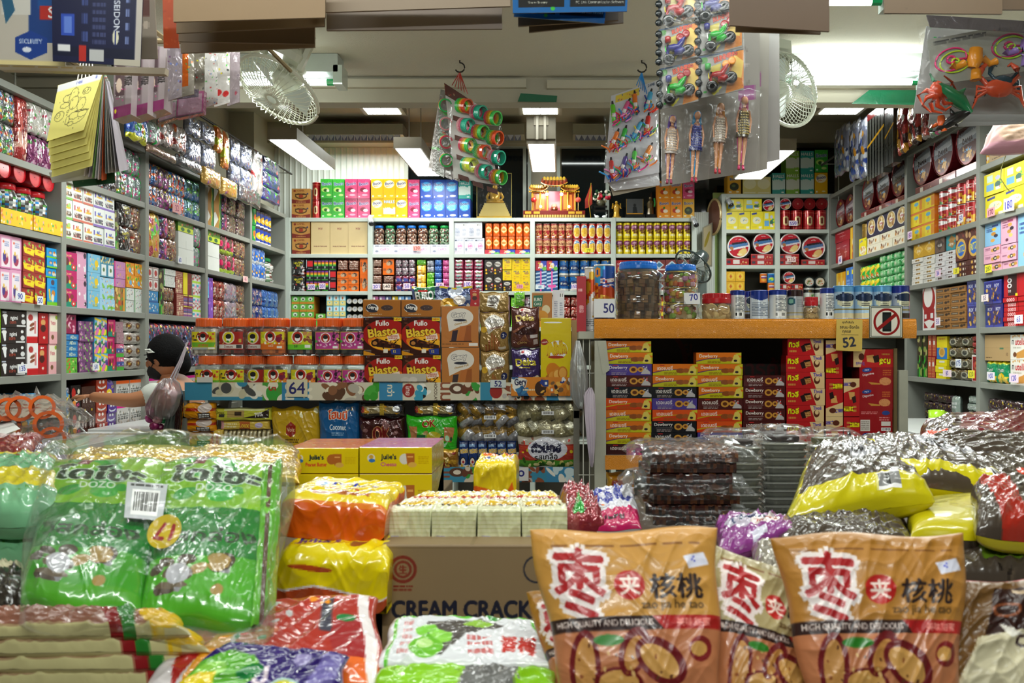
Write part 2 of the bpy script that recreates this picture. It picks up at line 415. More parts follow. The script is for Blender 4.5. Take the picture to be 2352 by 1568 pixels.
def fill(side,u0,u1,z,H,key,nc,nr,place,dep=.16,cs=None,desc=None,gap=.0015,off=.02,label1=None,skip=(),jit=.002,brick=False,rots=0):
 """fill u0..u1 (walking rightwards in the picture) with nc x nr of one product"""
 q=D[key];W=abs(u1-u0);w=W/nc;h=H/nr;sgn=1 if u1>u0 else-1
 if cs is None:cs=.0036 if side in('L','R','B')else.0022
 kind=q['kind']
 ww=w-gap
 if kind=='disc':ww=min(w-gap,h-gap)
 hh=h-.0008
 if kind=='disc':dep=min(dep,.07)
 if kind in('can','jar'):dep=ww
 if kind=='bag':dep=min(dep,.045,ww*.6)
 meshes=[make(key,ww,hh,dep,cs,seed=s_+1+len(GROUPS))for s_ in range(3 if kind=='bag' else 1)]
 desc=desc or q['desc'];grp=f"{desc} {place}"
 while grp in GROUPS:grp+=' again'
 GROUPS[grp]=1;out=[]
 for r in range(nr):
  for c in range(nc):
   if(r,c)in skip:continue
   u=u0+sgn*w*(c+.5)+RN.uniform(-jit,jit)*.3;pos,rz=frame(side,u,z+r*h+.0004,off+RN.uniform(-.004,.004))
   o=link(q['name'],meshes[(r*nc+c)%len(meshes)],None,pos,(0,RN.uniform(-rots,rots),rz+RN.uniform(-.01,.01)))
   rn='' if nr==1 else(['lower row','upper row'][r]if nr==2 else['bottom row','middle row','top row'][r]if nr==3 else['bottom','second-lowest','third-lowest','fourth-lowest','fifth-lowest','sixth-lowest','seventh-lowest','eighth-lowest','ninth-lowest','tenth-lowest'][r]+' row')
   cn='' if nc==1 else(['left one','right one'][c]if nc==2 else['left one','middle one','right one'][c]if nc==3 else ORD[c]+' from left')
   bits=[b for b in(rn,cn)if b]
   lb=desc+(' '+', '.join(bits)+',' if bits else '')+' '+place
   if len(lb.split())>16:lb=lb.replace(' from left,',' along,')
   for w_ in(' its ',' a ',' two ',' pale ',' white ',' small ',' green ',' dark ',' print ',' of '):
    if len(lb.split())>16:lb=lb.replace(w_,' ',1)
   tag(o,lb,q['cat'],grp if nr*nc>1 else None)
   out.append(o)
 return out
def bpx(px):return(px-CX)/F*YB
def zpx(py,Y=YB):return ZC-(py-CY)/F*Y
# --- artwork of the packs
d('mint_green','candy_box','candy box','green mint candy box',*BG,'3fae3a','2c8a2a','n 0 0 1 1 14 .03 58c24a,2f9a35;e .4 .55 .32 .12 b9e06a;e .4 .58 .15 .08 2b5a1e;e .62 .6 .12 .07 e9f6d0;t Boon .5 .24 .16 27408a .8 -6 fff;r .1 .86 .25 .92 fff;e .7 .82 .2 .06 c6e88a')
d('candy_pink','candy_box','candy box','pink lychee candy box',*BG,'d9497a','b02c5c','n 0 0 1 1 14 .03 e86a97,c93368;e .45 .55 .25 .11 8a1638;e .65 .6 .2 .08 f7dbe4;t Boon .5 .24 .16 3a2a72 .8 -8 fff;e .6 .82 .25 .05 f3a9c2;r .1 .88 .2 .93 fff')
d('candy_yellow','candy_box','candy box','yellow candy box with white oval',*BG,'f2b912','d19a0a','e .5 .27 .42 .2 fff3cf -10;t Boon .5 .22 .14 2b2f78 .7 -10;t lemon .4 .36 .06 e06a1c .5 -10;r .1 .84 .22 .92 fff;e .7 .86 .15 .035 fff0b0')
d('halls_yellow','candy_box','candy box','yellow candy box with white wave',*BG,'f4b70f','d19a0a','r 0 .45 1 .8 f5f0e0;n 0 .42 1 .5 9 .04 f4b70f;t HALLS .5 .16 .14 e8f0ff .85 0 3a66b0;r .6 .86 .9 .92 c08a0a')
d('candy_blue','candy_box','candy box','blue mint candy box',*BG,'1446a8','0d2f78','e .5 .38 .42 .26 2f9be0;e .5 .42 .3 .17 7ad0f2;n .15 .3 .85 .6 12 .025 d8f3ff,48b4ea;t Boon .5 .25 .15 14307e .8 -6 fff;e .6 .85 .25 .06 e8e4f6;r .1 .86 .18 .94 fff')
d('halls_teal','candy_box','candy box','pale teal menthol candy box',*BG,'2fa59a','1f7f76','r 0 .3 1 .8 cfe3dc;n 0 .27 1 .34 9 .04 2fa59a;n 0 .78 1 .84 8 .04 2fa59a;t HALLS .5 .15 .14 eaf6f2 .85 0 1a6a70;r .7 .88 .9 .94 e8f6f2')
d('halls_green','candy_box','candy box','light green menthol candy box',*BG,'86bb3c','5f8f25','r 0 .3 1 .8 d6dccb;n 0 .27 1 .34 9 .04 86bb3c;n 0 .78 1 .84 8 .04 86bb3c;t HALLS .5 .15 .14 f4f9e8 .85 0 4f7a20;r .7 .88 .9 .94 f0f6e0')
d('candy_pale','candy_box','candy box','plain pale yellow candy box',*BG,'e9dd86','c9b850','e .5 .4 .45 .3 f4eeb8;r .1 .88 .9 .93 f6f0c8')
d('candy_amla','candy_box','candy box','gold candy box with dark olive fruit',*BG,'e3a81c','b98310','e .5 .62 .34 .2 2a3318;e .45 .58 .15 .07 5a6b33;t Boon .5 .22 .15 26307a .8 -5 fff0c0;r .1 .86 .3 .92 fff;e .75 .88 .12 .04 fff3c8')
d('candy_orange','candy_box','candy box','orange candy box with red fruit',*BG,'f0921a','c8700c','e .4 .6 .22 .12 c03a1a;e .62 .62 .2 .1 fbe8cf;e .5 .45 .08 .07 2e7a26 40;t Boon .5 .2 .16 2b3f95 .85 -5 ffe9bf;r .1 .88 .25 .93 fff;e .7 .88 .18 .04 ffe0a0')
d('camel','carton','carton','tan carton with camel pot print','box','printed_card','c08a45','a87535','p 0,.72 .5,.84 1,.72 1,1 0,1 7d2b20;e .5 .5 .32 .2 3a2413;e .5 .48 .27 .15 c08a45;r .18 .36 .82 .42 3a2413;e .5 .52 .12 .12 a03a22;t CAMEL .5 .14 .11 8a4a25 .5;e .16 .16 .07 .07 8a3320;e .85 .35 .05 .06 3a3a5a;l .25 .88 .75 .96 1 d0a060')
d('plain_carton','carton','carton','plain beige cardboard carton','box','printed_card','d9c08c','c3a872','t MIY .5 .22 .06 8f4a40 .45;t MADE_IN_THAILAND .5 .76 .035 6d3a32 .7;r .495 0 .505 1 cbb17c')
d('white_print','carton','carton','white carton with pink scribble print','box','printed_card','e6e8f2','c9ccd8','l .1 .08 .9 .2 2 8a8fa8;r .1 .12 .3 .2 555a70;e .6 .5 .24 .2 e8b8d4;e .6 .5 .17 .13 e6e8f2;t style .6 .5 .2 d06aa8 .4 -10;e .2 .7 .09 .1 8d92a8;l .1 .8 .8 .9 2 c0a0b8')
d('white_tall','carton','carton','tall white carton with small print','box','printed_card','e8eaf2','c9ccd8','b .6 .1 .9 .25;l .1 .35 .4 .9 9 8a8fa8;l .6 .4 .85 .85 6 9a9fb4')
d('snack_jar_brown','candy_jar','jar','clear jar of brown candies, blue lid','jar','hard_plastic','865','865','',lid='1f78d8',cont=('8a5a40','c09880','5a3020','d8c8b8','7a4a38','3a2018'))
d('snack_jar_green','candy_jar','jar','clear jar of green candies, green lid','jar','hard_plastic','865','865','',lid='17a04a',cont=('5a6a4a','a0b898','2a4a2c','c8d8c0','58805a','8a4040'))
d('orange_can','cookie_can','can','orange paper can with yellow diamond','can','tin_metal','e8641a','b84812','p .5,.15 .85,.5 .5,.85 .15,.5 f6c95a;e .5 .5 .2 .25 f9e6b0;t oo .5 .5 .2 d8781a .3;l .2 .05 .8 .14 1 ffd0a0;r .7 .9 .85 .95 fff',lid='e0763a')
d('almond_can','cookie_can','can','dark red can with nut print','can','tin_metal','a8242c','7a181e','p 0,.18 1,.05 1,.42 0,.5 d8a878;n 0 .5 1 1 40 .06 c88848,8a4a22,e0b070,6a2a1a;t Nut .5 .3 .2 6a2018 .7;l .15 .05 .85 .1 1 e8c0a0;r .3 .86 .6 .93 eee',lid='d8d0c8')
d('cracker_can','cookie_can','can','red can with yellow cracker print','can','tin_metal','c8201e','901512','e .5 .5 .36 .46 f7e9c4;e .5 .58 .26 .34 e8b93a;n .3 .4 .7 .85 12 .06 f3cf62,d99e28;t Ole .5 .2 .18 2f7fc8 .6 -8 fff;r .35 .9 .65 .97 f2f2f2',lid='e6e2da')
d('wafer_can','cookie_can','can','yellow can with wafer roll print','can','tin_metal','f3dc1c','c8b010','e .55 .28 .4 .18 8a3a66;t Jany .55 .26 .16 f3d7e2 .7;n .35 .4 .9 .7 14 .07 8a5228,b87a3c,6a3a1c;r .35 .74 .75 .86 f6ecc0;r 0 .93 1 1 e0c410',lid='e8cc10')
d('wafer_can_back','cookie_can','can','yellow can turned to its blue small print','can','tin_metal','f3dc1c','c8b010','r .2 .1 .7 .9 bfe0e8;l .25 .15 .65 .85 12 5a8aa0',lid='e8cc10')
d('tiger_pack','snack_pouch','snack pouch','black pouch with yellow lettering','bag','plastic_film','23201f','1a1716','n .05 .5 .95 .95 26 .07 888,bbb,3a3a3a,c0392b,e8e8e8;t HAPPY .5 .28 .13 e8de2a .7;t BIG .5 .44 .12 e8de2a .5;r 0 0 1 .07 6a3a30')
d('rainbow','chocolate_pack','chocolate box','black box with rainbow stripes',*BG,'18151a','100e12','r .05 .08 .95 .2 7a3aa0;r .05 .2 .95 .32 e06a2a;r .05 .32 .95 .44 f2c52a;r .05 .44 .95 .56 58b03a;r .05 .56 .95 .62 2a8a3a;r .44 0 .56 .7 18151a;e .5 .72 .1 .12 9a9aa0;r .1 .88 .9 .96 3f9a3a')
d('redblack','chocolate_pack','chocolate box','red and black chocolate box',*BG,'18151a','100e12','r .2 .1 .95 .65 d8262e;r .02 0 .14 .8 c8c8d0;r .3 .8 .9 .86 8a8a90')
d('brown_wrap','snack_pack','snack pack','brown film pack of snack rolls','bag','foil_film','6b3a2a','4a2418','n 0 0 1 1 22 .08 8a5240,5a2a1e,a87060;l .1 .1 .9 .9 4 c8b0a0')
d('orange_wrap','snack_pack','snack pack','orange biscuit pack with dark print','box','wrapped_carton','ee6f1e','c05010','e .62 .5 .25 .3 6a4a3a;e .5 .6 .2 .25 c8a888;r .05 .2 .3 .5 a8552a;n .3 .3 .9 .8 8 .06 2a2220,b0896a')
d('clear_nuts','snack_pack','snack pack','clear film snack packs, grey and maroon','bag','foil_film','9a8a90','6a5a60','n 0 0 1 1 26 .1 d8d0d8,6a4a5a,f0f0f0,a05a70,3a3038')
d('magenta_wrap','snack_pack','snack pack','dull pink and yellow film pack','bag','foil_film','8a3a58','6a2a40','n 0 0 1 1 12 .16 d8b83a,4a4a9a,b03a58,e8d8d0;e .5 .5 .3 .2 4a5aa8 30')
d('gold_straw','snack_pack','snack pack','golden yellow and white long pack','bag','plastic_film','f0b83a','d09a20','r .2 0 .5 1 fbe6b0;r .7 .1 .85 .95 f8d060;e .4 .6 .2 .06 d8781a;n 0 0 1 1 8 .05 fff6d8,e89a20')
d('lime_pack','snack_pack','snack pack','bright lime green film pack','bag','plastic_film','7fd03a','5aa020','n 0 0 1 1 12 .09 a8e86a,4a9a2a,e8f8d0;l .2 .2 .8 .8 5 2f7a2a')
d('gray_pack','snack_pack','snack pack','silver and black film pack','bag','foil_film','a8acb8','707480','n 0 0 1 1 20 .09 e8ecf4,5a5e6a,c8ccd8,222')
d('blue_pack','snack_pack','snack pack','blue and silver film pack','bag','foil_film','3a6ab8','2a4a88','n 0 0 1 1 16 .1 9ac0e8,1a3a88,e0ecf8,5a8ad8')
d('pink_pack','snack_pack','snack pack','bright pink film pack','bag','foil_film','d85a9a','a83a70','n 0 0 1 1 16 .1 f4b0d0,b02a70,fbe0ec,e87ab0')
d('maroon_slot','snack_pack','snack pack','maroon film pack with white swoosh','bag','foil_film','a8385a','7a2038','e .5 .18 .38 .08 e8e4e8;e .5 .3 .3 .06 6aa85a;e .5 .5 .38 .07 f4f0f4;e .5 .62 .3 .06 48b0a0;e .5 .82 .38 .07 ece8ec;e .5 .93 .3 .04 5a9a8a;n .1 .1 .9 .9 6 .05 7a2848')
d('koala','snack_pack','snack pack','black pack with white and red print',*BG,'2a2420','1a1614','e .5 .28 .35 .16 d8d4cc;t Mita .5 .28 .14 4a3a30 .6;n .5 .5 .95 .8 8 .05 c83a3a,e8e0d8;e .2 .66 .1 .08 f2b81c;e .22 .86 .12 .06 f2b81c')
d('yellow_sachet','candy_box','candy box','yellow box with dark lettering',*BG,'f3cf16','d0ac08','t MITA .5 .2 .14 3a4a8a .6;e .6 .36 .25 .1 b88a4a;r 0 .5 1 .52 d0ac08;e .3 .65 .1 .06 d89a18;e .6 .66 .2 .04 c89a40;r 0 .76 1 .78 d0ac08;e .3 .88 .1 .05 d89a18;r .2 .8 .5 .84 e8b810')
d('stripe_gift','gift_box','gift box','blue and white striped box with pink bow',*BG,'24508a','183a68','p 0,.1 1,.0 1,.08 0,.18 bcd4e8;p 0,.28 1,.18 1,.26 0,.36 bcd4e8;p 0,.46 1,.36 1,.44 0,.54 bcd4e8;p 0,.64 1,.54 1,.62 0,.72 bcd4e8;p 0,.82 1,.72 1,.8 0,.9 bcd4e8;r .42 0 .54 1 ea5aa8;e .3 .75 .2 .07 ea5aa8 20;e .68 .75 .2 .07 ea5aa8 -20')
d('cartoon_top','gift_box','gift box','small red and blue picture box',*BG,'c83a4a','902a38','p .5,0 1,0 1,1 .4,1 3a4ab8;e .5 .5 .2 .3 f0d8c0;e .8 .8 .2 .2 6ab84a;n .1 .1 .9 .9 7 .08 fff,e8c83a')
d('blue_tin','cookie_tin','tin','blue printed tin with gold lid','can','tin_metal','1c62a8','144a80','e .5 .5 .34 .2 12306a;t Fino .5 .5 .16 f0ead0 .6;n 0 0 1 1 26 .03 e8b83a,f4e090,2a8ad0;r 0 .86 1 1 e8e4d8',lid='c9a85a')
d('eurocard_brown',*BB,'orange brown box with green cake label',*BG,'b8742c','96591c','p .08,.12 .55,.1 .5,.52 .05,.52 176a4a;t EURO .3 .26 .12 f4efe0 .38;t CAKE .28 .42 .1 f4efe0 .34;e .7 .62 .2 .16 e0d0a8;e .45 .85 .35 .2 d8921c;r .0 .0 1 .03 e8d8b8')
d('green_drop','candy_box','candy box','small green and brown candy box',*BG,'6cc04a','c88a2a','r 0 .72 1 1 d0902e;e .5 .35 .28 .25 eef6e0;e .5 .4 .12 .12 2a4a22;r .1 .05 .9 .12 4a9a32')
d('teal_ice','candy_box','candy box','light blue box with yellow lower half',*BG,'8fd4e4','3aa8c8','r 0 .55 1 1 e8d880;r .1 .08 .9 .5 d8f0f4;e .5 .3 .12 .14 c86a3a;e .5 .75 .3 .12 f2e8b0;r .4 .68 .6 .8 4ab0c8;r 0 0 .06 1 3aa8c8')
d('roll_end','canned_drink','can','can lying with its pale end outward','disc','tin_metal','e8e4d8','b8b0a0','e .5 .5 .34 .34 c8ccd8;e .5 .5 .26 .26 f4f2ea;e .5 .45 .1 .18 8a94b8 30')
for nm,c1,c2 in(('lilac','b888c8','8a5aa0'),('navy','6a78a8','404a80'),('rose','c878a8','983a70'),('straw','e8c83a','b89a18'),('sky','8ab8e8','4a80c0')):
 d('mini_'+nm,'candy_pack','candy pack',nm+' striped thin candy pack','box','wrapped_carton',c1,c2,f'r 0 .08 1 .14 {c2};r 0 .3 1 .36 {c2};r 0 .52 1 .58 {c2};r 0 .74 1 .8 {c2};e .3 .5 .15 .35 fff')
d('white_toy','toy_box','toy box','white toy box with picture',*BG,'f0f2ee','c8ccc8','n .4 .15 .85 .4 9 .06 8ac84a,e8c83a,7a5ab8,d85a5a;e .7 .28 .15 .12 b8d878;r .12 .2 .22 .45 c84a5a;e .55 .42 .3 .04 f0c020;r .15 .58 .85 .82 7a6a58;n .15 .6 .85 .8 14 .06 4a3a30,c8a080,3a5a3a,e8e0d8;r 0 .88 1 1 8ac85a')
d('white_toy_red','toy_box','toy box','white toy box with salmon base',*BG,'f0f2ee','c8ccc8','n .4 .15 .85 .4 9 .06 e8a04a,e8c83a,b85a8a,d85a5a;r .12 .2 .22 .45 b84a5a;e .55 .42 .3 .04 f0c020;r .15 .58 .85 .82 7a5a58;n .15 .6 .85 .8 14 .06 4a3a30,c89080,8a3a3a,e8e0d8;r 0 .88 1 1 d8705a')
d('white_toy_violet','toy_box','toy box','white toy box with violet base',*BG,'f0f2ee','c8ccc8','n .4 .15 .85 .4 9 .06 5a5ab8,e8c83a,7a5ab8,5a8ad8;r .12 .2 .22 .45 5a4ab8;e .55 .42 .3 .04 f0c020;r .15 .58 .85 .82 6a6a78;n .15 .6 .85 .8 14 .06 4a3a50,c8a0a0,3a5a3a,e8e0d8;r 0 .88 1 1 8a6ac0')
d('princess','toy_box','toy box','pink striped doll box',*BG,'e6a0c4','c878a0','r .12 .1 .88 .95 f3e6ee;e .3 .2 .08 .04 e86a4a;l .4 .18 .8 .34 3 8a9ac8;e .5 .72 .24 .17 a83a5a;e .38 .66 .14 .14 4a3a88;e .6 .6 .08 .08 e8c8a8;e .4 .52 .07 .07 e8c04a;r 0 .96 1 1 d880b0')
d('redyellow',*SB,'red and yellow snack box',*BG,'9c2f22','7a2018','p 0,.4 1,.55 .9,.95 .1,.8 f0d81e;n .1 .1 .9 .45 12 .09 e8c83a,c83a4a,8a6ab8,6ab84a;n .1 .5 .9 .85 9 .06 e86a2a,f4e84a;t yum .5 .62 .16 c82a1a .5')
d('sky_kids',*SB,'sky blue and green snack box',*BG,'1e9ae0','1478b8','r 0 .82 1 1 7ac82a;e .35 .45 .16 .18 4a5a7a;e .35 .5 .12 .14 e0b898;e .7 .55 .14 .25 e8d8c0;e .7 .4 .08 .12 d0782a;p .75,.6 .95,.5 .9,.8 f8f8f0')
d('sky_tall',*SB,'tall sky blue box with ice cream print',*BG,'2a9ce2','1478b8','r 0 .86 1 1 7ac82a;e .5 .15 .16 .1 5a4a5a;l .25 .3 .75 .36 1 1a4a9a;e .55 .55 .16 .12 d8883a;e .5 .72 .14 .14 f4e4c8;p .12,.4 .25,.4 .35,.8 .2,.8 f0c820')
d('yellow_strip','display_tray','display tray','yellow cartoon printed display tray','box','printed_card','f2c41e','c89a10','n 0 .2 1 .9 26 .12 e88a2a,f0e0c0,c85a8a,5aa85a,fff,e8a8a0')
d('cone_black','snack_carton','carton','black carton with white ice cream print',*BG,'2a211f','1c1614','p .06,.3 .22,.3 .2,.85 .14,.85 f0f0f0;e .14 .3 .1 .12 f0f0f0;t ngimi .5 .45 .3 f4f4f4 .5;e .86 .25 .06 .1 eee;e .88 .65 .09 .16 ddd;t corn .45 .7 .16 c04a30 .25;r .6 .85 .97 .95 e8e8e8;r .04 .05 .2 .14 c8d0e0')
d('yellow_plain','snack_carton','carton','bright yellow plain snack carton',*BG,'f0e40e','d0c408','r .85 0 1 1 8ad010;l .2 .1 .8 .9 6 d8c808')
d('whitered',*SB,'white and red biscuit box',*BG,'f2ecec','c8c0c0','r 0 .8 1 1 c81a1e;e .35 .2 .22 .1 b83a3a;e .5 .42 .25 .05 8a4a30 -20;e .5 .55 .25 .05 8a4a30 -20;r .7 .3 .85 .7 d88a8a')
d('red_tall',*SB,'tall deep red biscuit box',*BG,'b8161c','8a1014','e .5 .3 .25 .1 d8a060;e .5 .5 .28 .12 4a1a14;t nice .5 .12 .08 fff .5;e .6 .8 .12 .05 e8d0c0')
d('pink_fruit',*SB,'pink and white fruit snack box',*BG,'f0b4b8','d88a90','r .1 .05 .9 .6 f8ecd8;e .75 .12 .12 .07 a0b83a;t Yuze .4 .3 .12 c8606a .5;e .35 .78 .14 .08 7a5a3a')
d('pretz_brown','stick_box','snack box','brown biscuit stick box',*BG,'7a4a2a','5a3218','n .1 .05 .9 .2 7 .05 d8b070,4a2a1a;p .08,.32 .92,.26 .92,.5 .08,.56 e8eef4;t PREZ .5 .41 .13 1a2a3a .7 -4;p .3,.95 .6,.6 .8,.65 .6,1 d8902a;p .1,1 .4,.65 .5,.7 .3,1 e8b03a')
d('pretz_blue','stick_box','snack box','bright blue biscuit stick box',*BG,'3aa4e0','1c78b0','n .1 .05 .9 .2 7 .05 c8e8f8,6a4a3a;p .08,.32 .92,.26 .92,.5 .08,.56 e8eef4;t PREZ .5 .41 .13 1a2a3a .7 -4;n .2 .6 .8 .9 8 .1 e8a83a,f4d89a')
d('oishi_black',*SB,'black snack box with white lettering',*BG,'221c1a','161210','t Yanyan .5 .4 .3 f0f0f0 .85 -8;e .2 .75 .12 .12 e0e0e0;e .75 .78 .2 .06 c83a2a')
d('magteal',*SB,'magenta and teal donut snack box',*BG,'c41a68','981250','p 0,.72 .4,.6 1,.7 1,1 0,1 1a8a70;t Donut .4 .18 .14 f4dc8a .7 -4;e .25 .52 .15 .22 6a2a2a;e .62 .42 .13 .14 8a3a3a;e .75 .8 .17 .16 d83a3a;e .75 .8 .06 .06 f8e8d8;e .48 .62 .08 .1 f0c83a')
d('pink_thin',*SB,'pale pink box with small dark dots',*BG,'e2a4c2','c080a0','e .3 .5 .1 .06 fff;e .85 .12 .13 .1 3a2a3a;e .85 .6 .1 .1 e8f0f0;e .88 .85 .1 .08 2a2a30;n .7 .2 .95 .9 6 .04 fff')
d('sky_pat',*SB,'sky blue patterned snack box',*BG,'7cc0e0','4a98c0','n .05 .05 .95 .95 18 .07 e8f4fa,f0d04a,3a6aa8,d8c0b0;e .7 .5 .15 .2 f0c81a;t SUMMI .6 .8 .12 f4e02a .6 0 1a5aa8')
d('bluegreen_kid',*SB,'pale blue box with green hill print',*BG,'a8d4f0','78a8c8','n 0 .7 1 1 10 .2 8ac84a,6ab03a;n .1 .1 .9 .7 16 .09 fff,f0e0c0,5a7ab8,e8b0b8,f0d04a')
d('teal_figure',*SB,'teal box with white label window',*BG,'3a8aa8','246078','r .2 .4 .9 .95 e8eef0;e .55 .65 .15 .1 5a7a4a;n .1 .05 .9 .35 8 .09 c8b060,e8d8a0,1a4a6a')
d('lav_pack',*SB,'mauve box with yellow dots',*BG,'c888b8','9a5a8a','n .2 .2 .9 .8 9 .08 e8c84a,f0d0e8,8ab84a,7a3a7a;r 0 0 .12 1 e04a9a')
d('orgreen',*SB,'orange and green snack box',*BG,'e8941e','b86c10','n 0 0 1 .35 9 .1 4aa83a,c8e03a;n .1 .3 .9 .9 14 .09 e8d84a,c84a2a,fff,5a8ac8;e .5 .6 .15 .2 6ab0e0')
d('whitegrid',*SB,'white box with small icon grid',*BG,'dde0dc','a8b0a8','n .1 .1 .9 .9 14 .05 3a4a5a,6a5a8a,c83a3a,5aa83a,222;r 0 0 .06 1 3a9a3a')
d('brown_kid',*SB,'brown snack box with green blobs',*BG,'a8743a','7a5020','n .1 .05 .9 .9 20 .1 5aa03a,e8c870,7a3a2a,c8a060,e8401a;r .85 0 1 1 f0a81a')
d('cocomag',*SB,'maroon and pink character box',*BG,'98204e','701238','n .1 .05 .9 .35 8 .1 e8a0b0,3a1a2a;n .1 .4 .9 .95 12 .1 e8b0c0,8a5a4a,3a8a8a,f0c0d0')
d('adno',*SB,'blue flat box with pale lettering',*BG,'2a7ab8','1a5a90','t ADro .66 .5 .6 e8e4b8 .5;r 0 .12 .4 .2 88b8d8;r 0 .7 .4 .78 88b8d8')
d('green_flat',*SB,'green flat box with leaf blobs',*BG,'6ab83e','4a8a28','n .05 .1 .95 .9 16 .2 a8e05a,3a8a2a,e8e8a0,d8583a')
d('purgreen',*SB,'purple and green character box',*BG,'7a4a78','5a3058','n .05 .1 .95 .9 20 .14 6ab84a,b87ab0,e8d0b0,3a2a4a,c8e090')
d('bluegreenstrip',*SB,'tall blue yellow and green box',*BG,'6ab0e0','3a80b0','p 0,0 1,.15 1,.3 0,.12 f0d42a;n .1 .2 .9 .7 12 .12 5a3a8a,3a8a3a,2a4aa8,e8d0c0;n 0 .75 1 1 8 .2 5ab82a,e87ab8,f0e02a')
d('dusty',*SB,'dusty pink plain box',*BG,'a8808a','806068','n .1 .1 .9 .9 16 .07 8a5a68,c8a0a8,5a4048')
d('pinkblue',*SB,'pink blue and green banded box',*BG,'d05a80','a03a58','r 0 .35 1 .65 3a5a9a;r 0 .7 1 1 4aa83a;n .1 .05 .9 .35 6 .1 f0a0b8,fff;n .1 .4 .9 .65 6 .08 e8e8f8,5a3a8a')
d('clear_brown','snack_pack','snack pack','clear film pack of brown cookies','bag','foil_film','b8b0a8','8a8078','e .25 .5 .15 .25 7a4a22;e .25 .5 .06 .1 e8b83a;e .75 .5 .15 .25 7a4a22;e .75 .5 .06 .1 d8a83a;n 0 0 1 1 10 .08 e8e8e8,d0c8c0,6a5a4a')
d('minion_like','snack_pack','snack pack','dark pack with blue and yellow spots','bag','plastic_film','6a6a78','4a4a58','e .55 .6 .3 .2 f0d02a;e .5 .4 .2 .2 3a8ac8;n 0 0 1 1 10 .1 a8a0a8,2a2a3a,d8d8e0')
d('choco_dark','snack_pack','snack pack','black pack with red and white print','box','wrapped_carton','241a1c','181012','e .3 .3 .2 .2 c8302a;e .6 .5 .25 .15 e8d8c8 -20;e .35 .7 .2 .12 e8902a;t Yum .65 .75 .18 e84a8a .4 -20;e .8 .25 .12 .1 e8e8d0')
d('choco_bar','snack_pack','snack pack','dark brown pack with white lettering','box','wrapped_carton','4a2a22','301a14','t choco .35 .5 .14 f0f0f0 .6 90;t crips .7 .5 .14 f0e8e0 .6 90;r .45 .9 .55 1 f0d81a')
d('smile_red','snack_pack','snack pack','rust red pack with white grin','box','wrapped_carton','a83a22','7a2414','e .5 .62 .38 .26 e0dcd8;e .5 .5 .36 .2 a83a22;e .35 .22 .1 .14 f0ece8;e .65 .22 .1 .14 f0ece8;t cracks .5 .68 .14 5a2a1a .5')
d('smile_purple','snack_pack','snack pack','violet pack with white grin','box','wrapped_carton','54308a','3a1e68','e .5 .62 .38 .26 d8dce8;e .5 .5 .36 .2 54308a;e .35 .22 .1 .14 e8ece8;e .65 .22 .1 .14 e8ece8;t grape .5 .68 .14 3a2a6a .5')
d('monster','snack_pack','snack pack','violet pack with yellow blob print','bag','plastic_film','5a3aa0','3a2478','e .3 .65 .28 .28 f0d42a;e .28 .6 .1 .08 fff;e .28 .6 .05 .04 222;t Zap .7 .3 .16 f0d82a .5 -20;n .5 .5 1 1 6 .1 f0e04a,7a5ac8')
d('tub_magenta','snack_tub','tub','clear tub with magenta lid and base','box','hard_plastic','c8c4c0','a8a4a0','r 0 0 1 .12 d8188c;r 0 .86 1 1 d8188c;n .05 .2 .95 .8 30 .07 e8e4e0,8a8a80,b8a898,5a5a50,d8d0c8;l .1 .35 .9 .6 3 5a5a58')
d('tub_orange','snack_tub','tub','clear tub with orange lid','box','hard_plastic','c8c4c0','a8a4a0','r 0 0 1 .14 f0641c;r 0 .86 1 1 d8188c;n .05 .2 .95 .8 30 .07 e8e4e0,8a8a80,b8a898,5a5a50,d8d0c8;l .1 .35 .9 .6 3 5a5a58')
def toys(key,desc,bg,cols,k=40,sz=.07,extra='',matn='foil_film',nm='toy_packet',cat='toy packet'):
 d(key,nm,cat,desc,'bag',matn,bg,bg,f'n 0 0 1 1 {k} {sz} {cols};'+extra)
toys('t_mixed','clear bag of mixed party toys','6a6a68','d8d4d0,3a3a3a,e8c83a,c83a2a,3a6ab8,b8b4b0,8a8a8a,4a9a4a')
toys('t_red','red cellophane packet','9a2a2a','c85a50,7a1a1a,d8a898,b03a3a',24,.09)
toys('t_heart','white gift bag with coloured hearts','c8c4bc','b82a4a,3a9a3a,c86a8a',16,.05)
toys('t_purple','purple toy packet','7a3060','b05a90,5a1a48,c8c0c8,3a8a3a,d8a0c0',34)
toys('t_spider','black and silver toy packet','5a5a60','222,c8c8d0,8a8a90,c83a2a,e8e8f0',40)
toys('t_orange','orange rubber toy card','3a6a98','e8641c,f0822a,e85a18,5a2a1a',26,.09,'r 0 .75 1 1 2a5a9a;n 0 .8 1 1 6 .05 8a6a98,c84a3a')
toys('t_green','green rubber toy card','5a8a98','5ac83a,3aa82a,7ad85a,2a5a1a',26,.09,'r 0 .7 1 1 3a6aa0')
toys('t_pinky','magenta and yellow toy card','6a5a6a','a83a98,d8c82a,c85ab0,b8b02a',26,.09)
toys('t_rocket','white toy card with coloured tubes','b8bcc0','e83a2a,2a7ad0,f0c82a,d8dce0,8a8c90',20,.1,'r .25 .1 .4 .8 e84a22;r .6 .2 .72 .9 2a88d8')
toys('t_neon','neon green and pink toy packet','8a9a98','1ad85a,f02a80,2ac86a,d8e0e0,f05aa0',26,.09)
toys('t_flower','packet of coloured flower toys','6a6a6a','f0523a,5ad83a,f06a9a,e8c83a',22,.12)
toys('t_flowerrow','orange yellow blue flower toy bag','a8acb0','e8501c,d8d02a,2a5ab8,1ab84a,f04a8a,d8dcdc',34,.1)
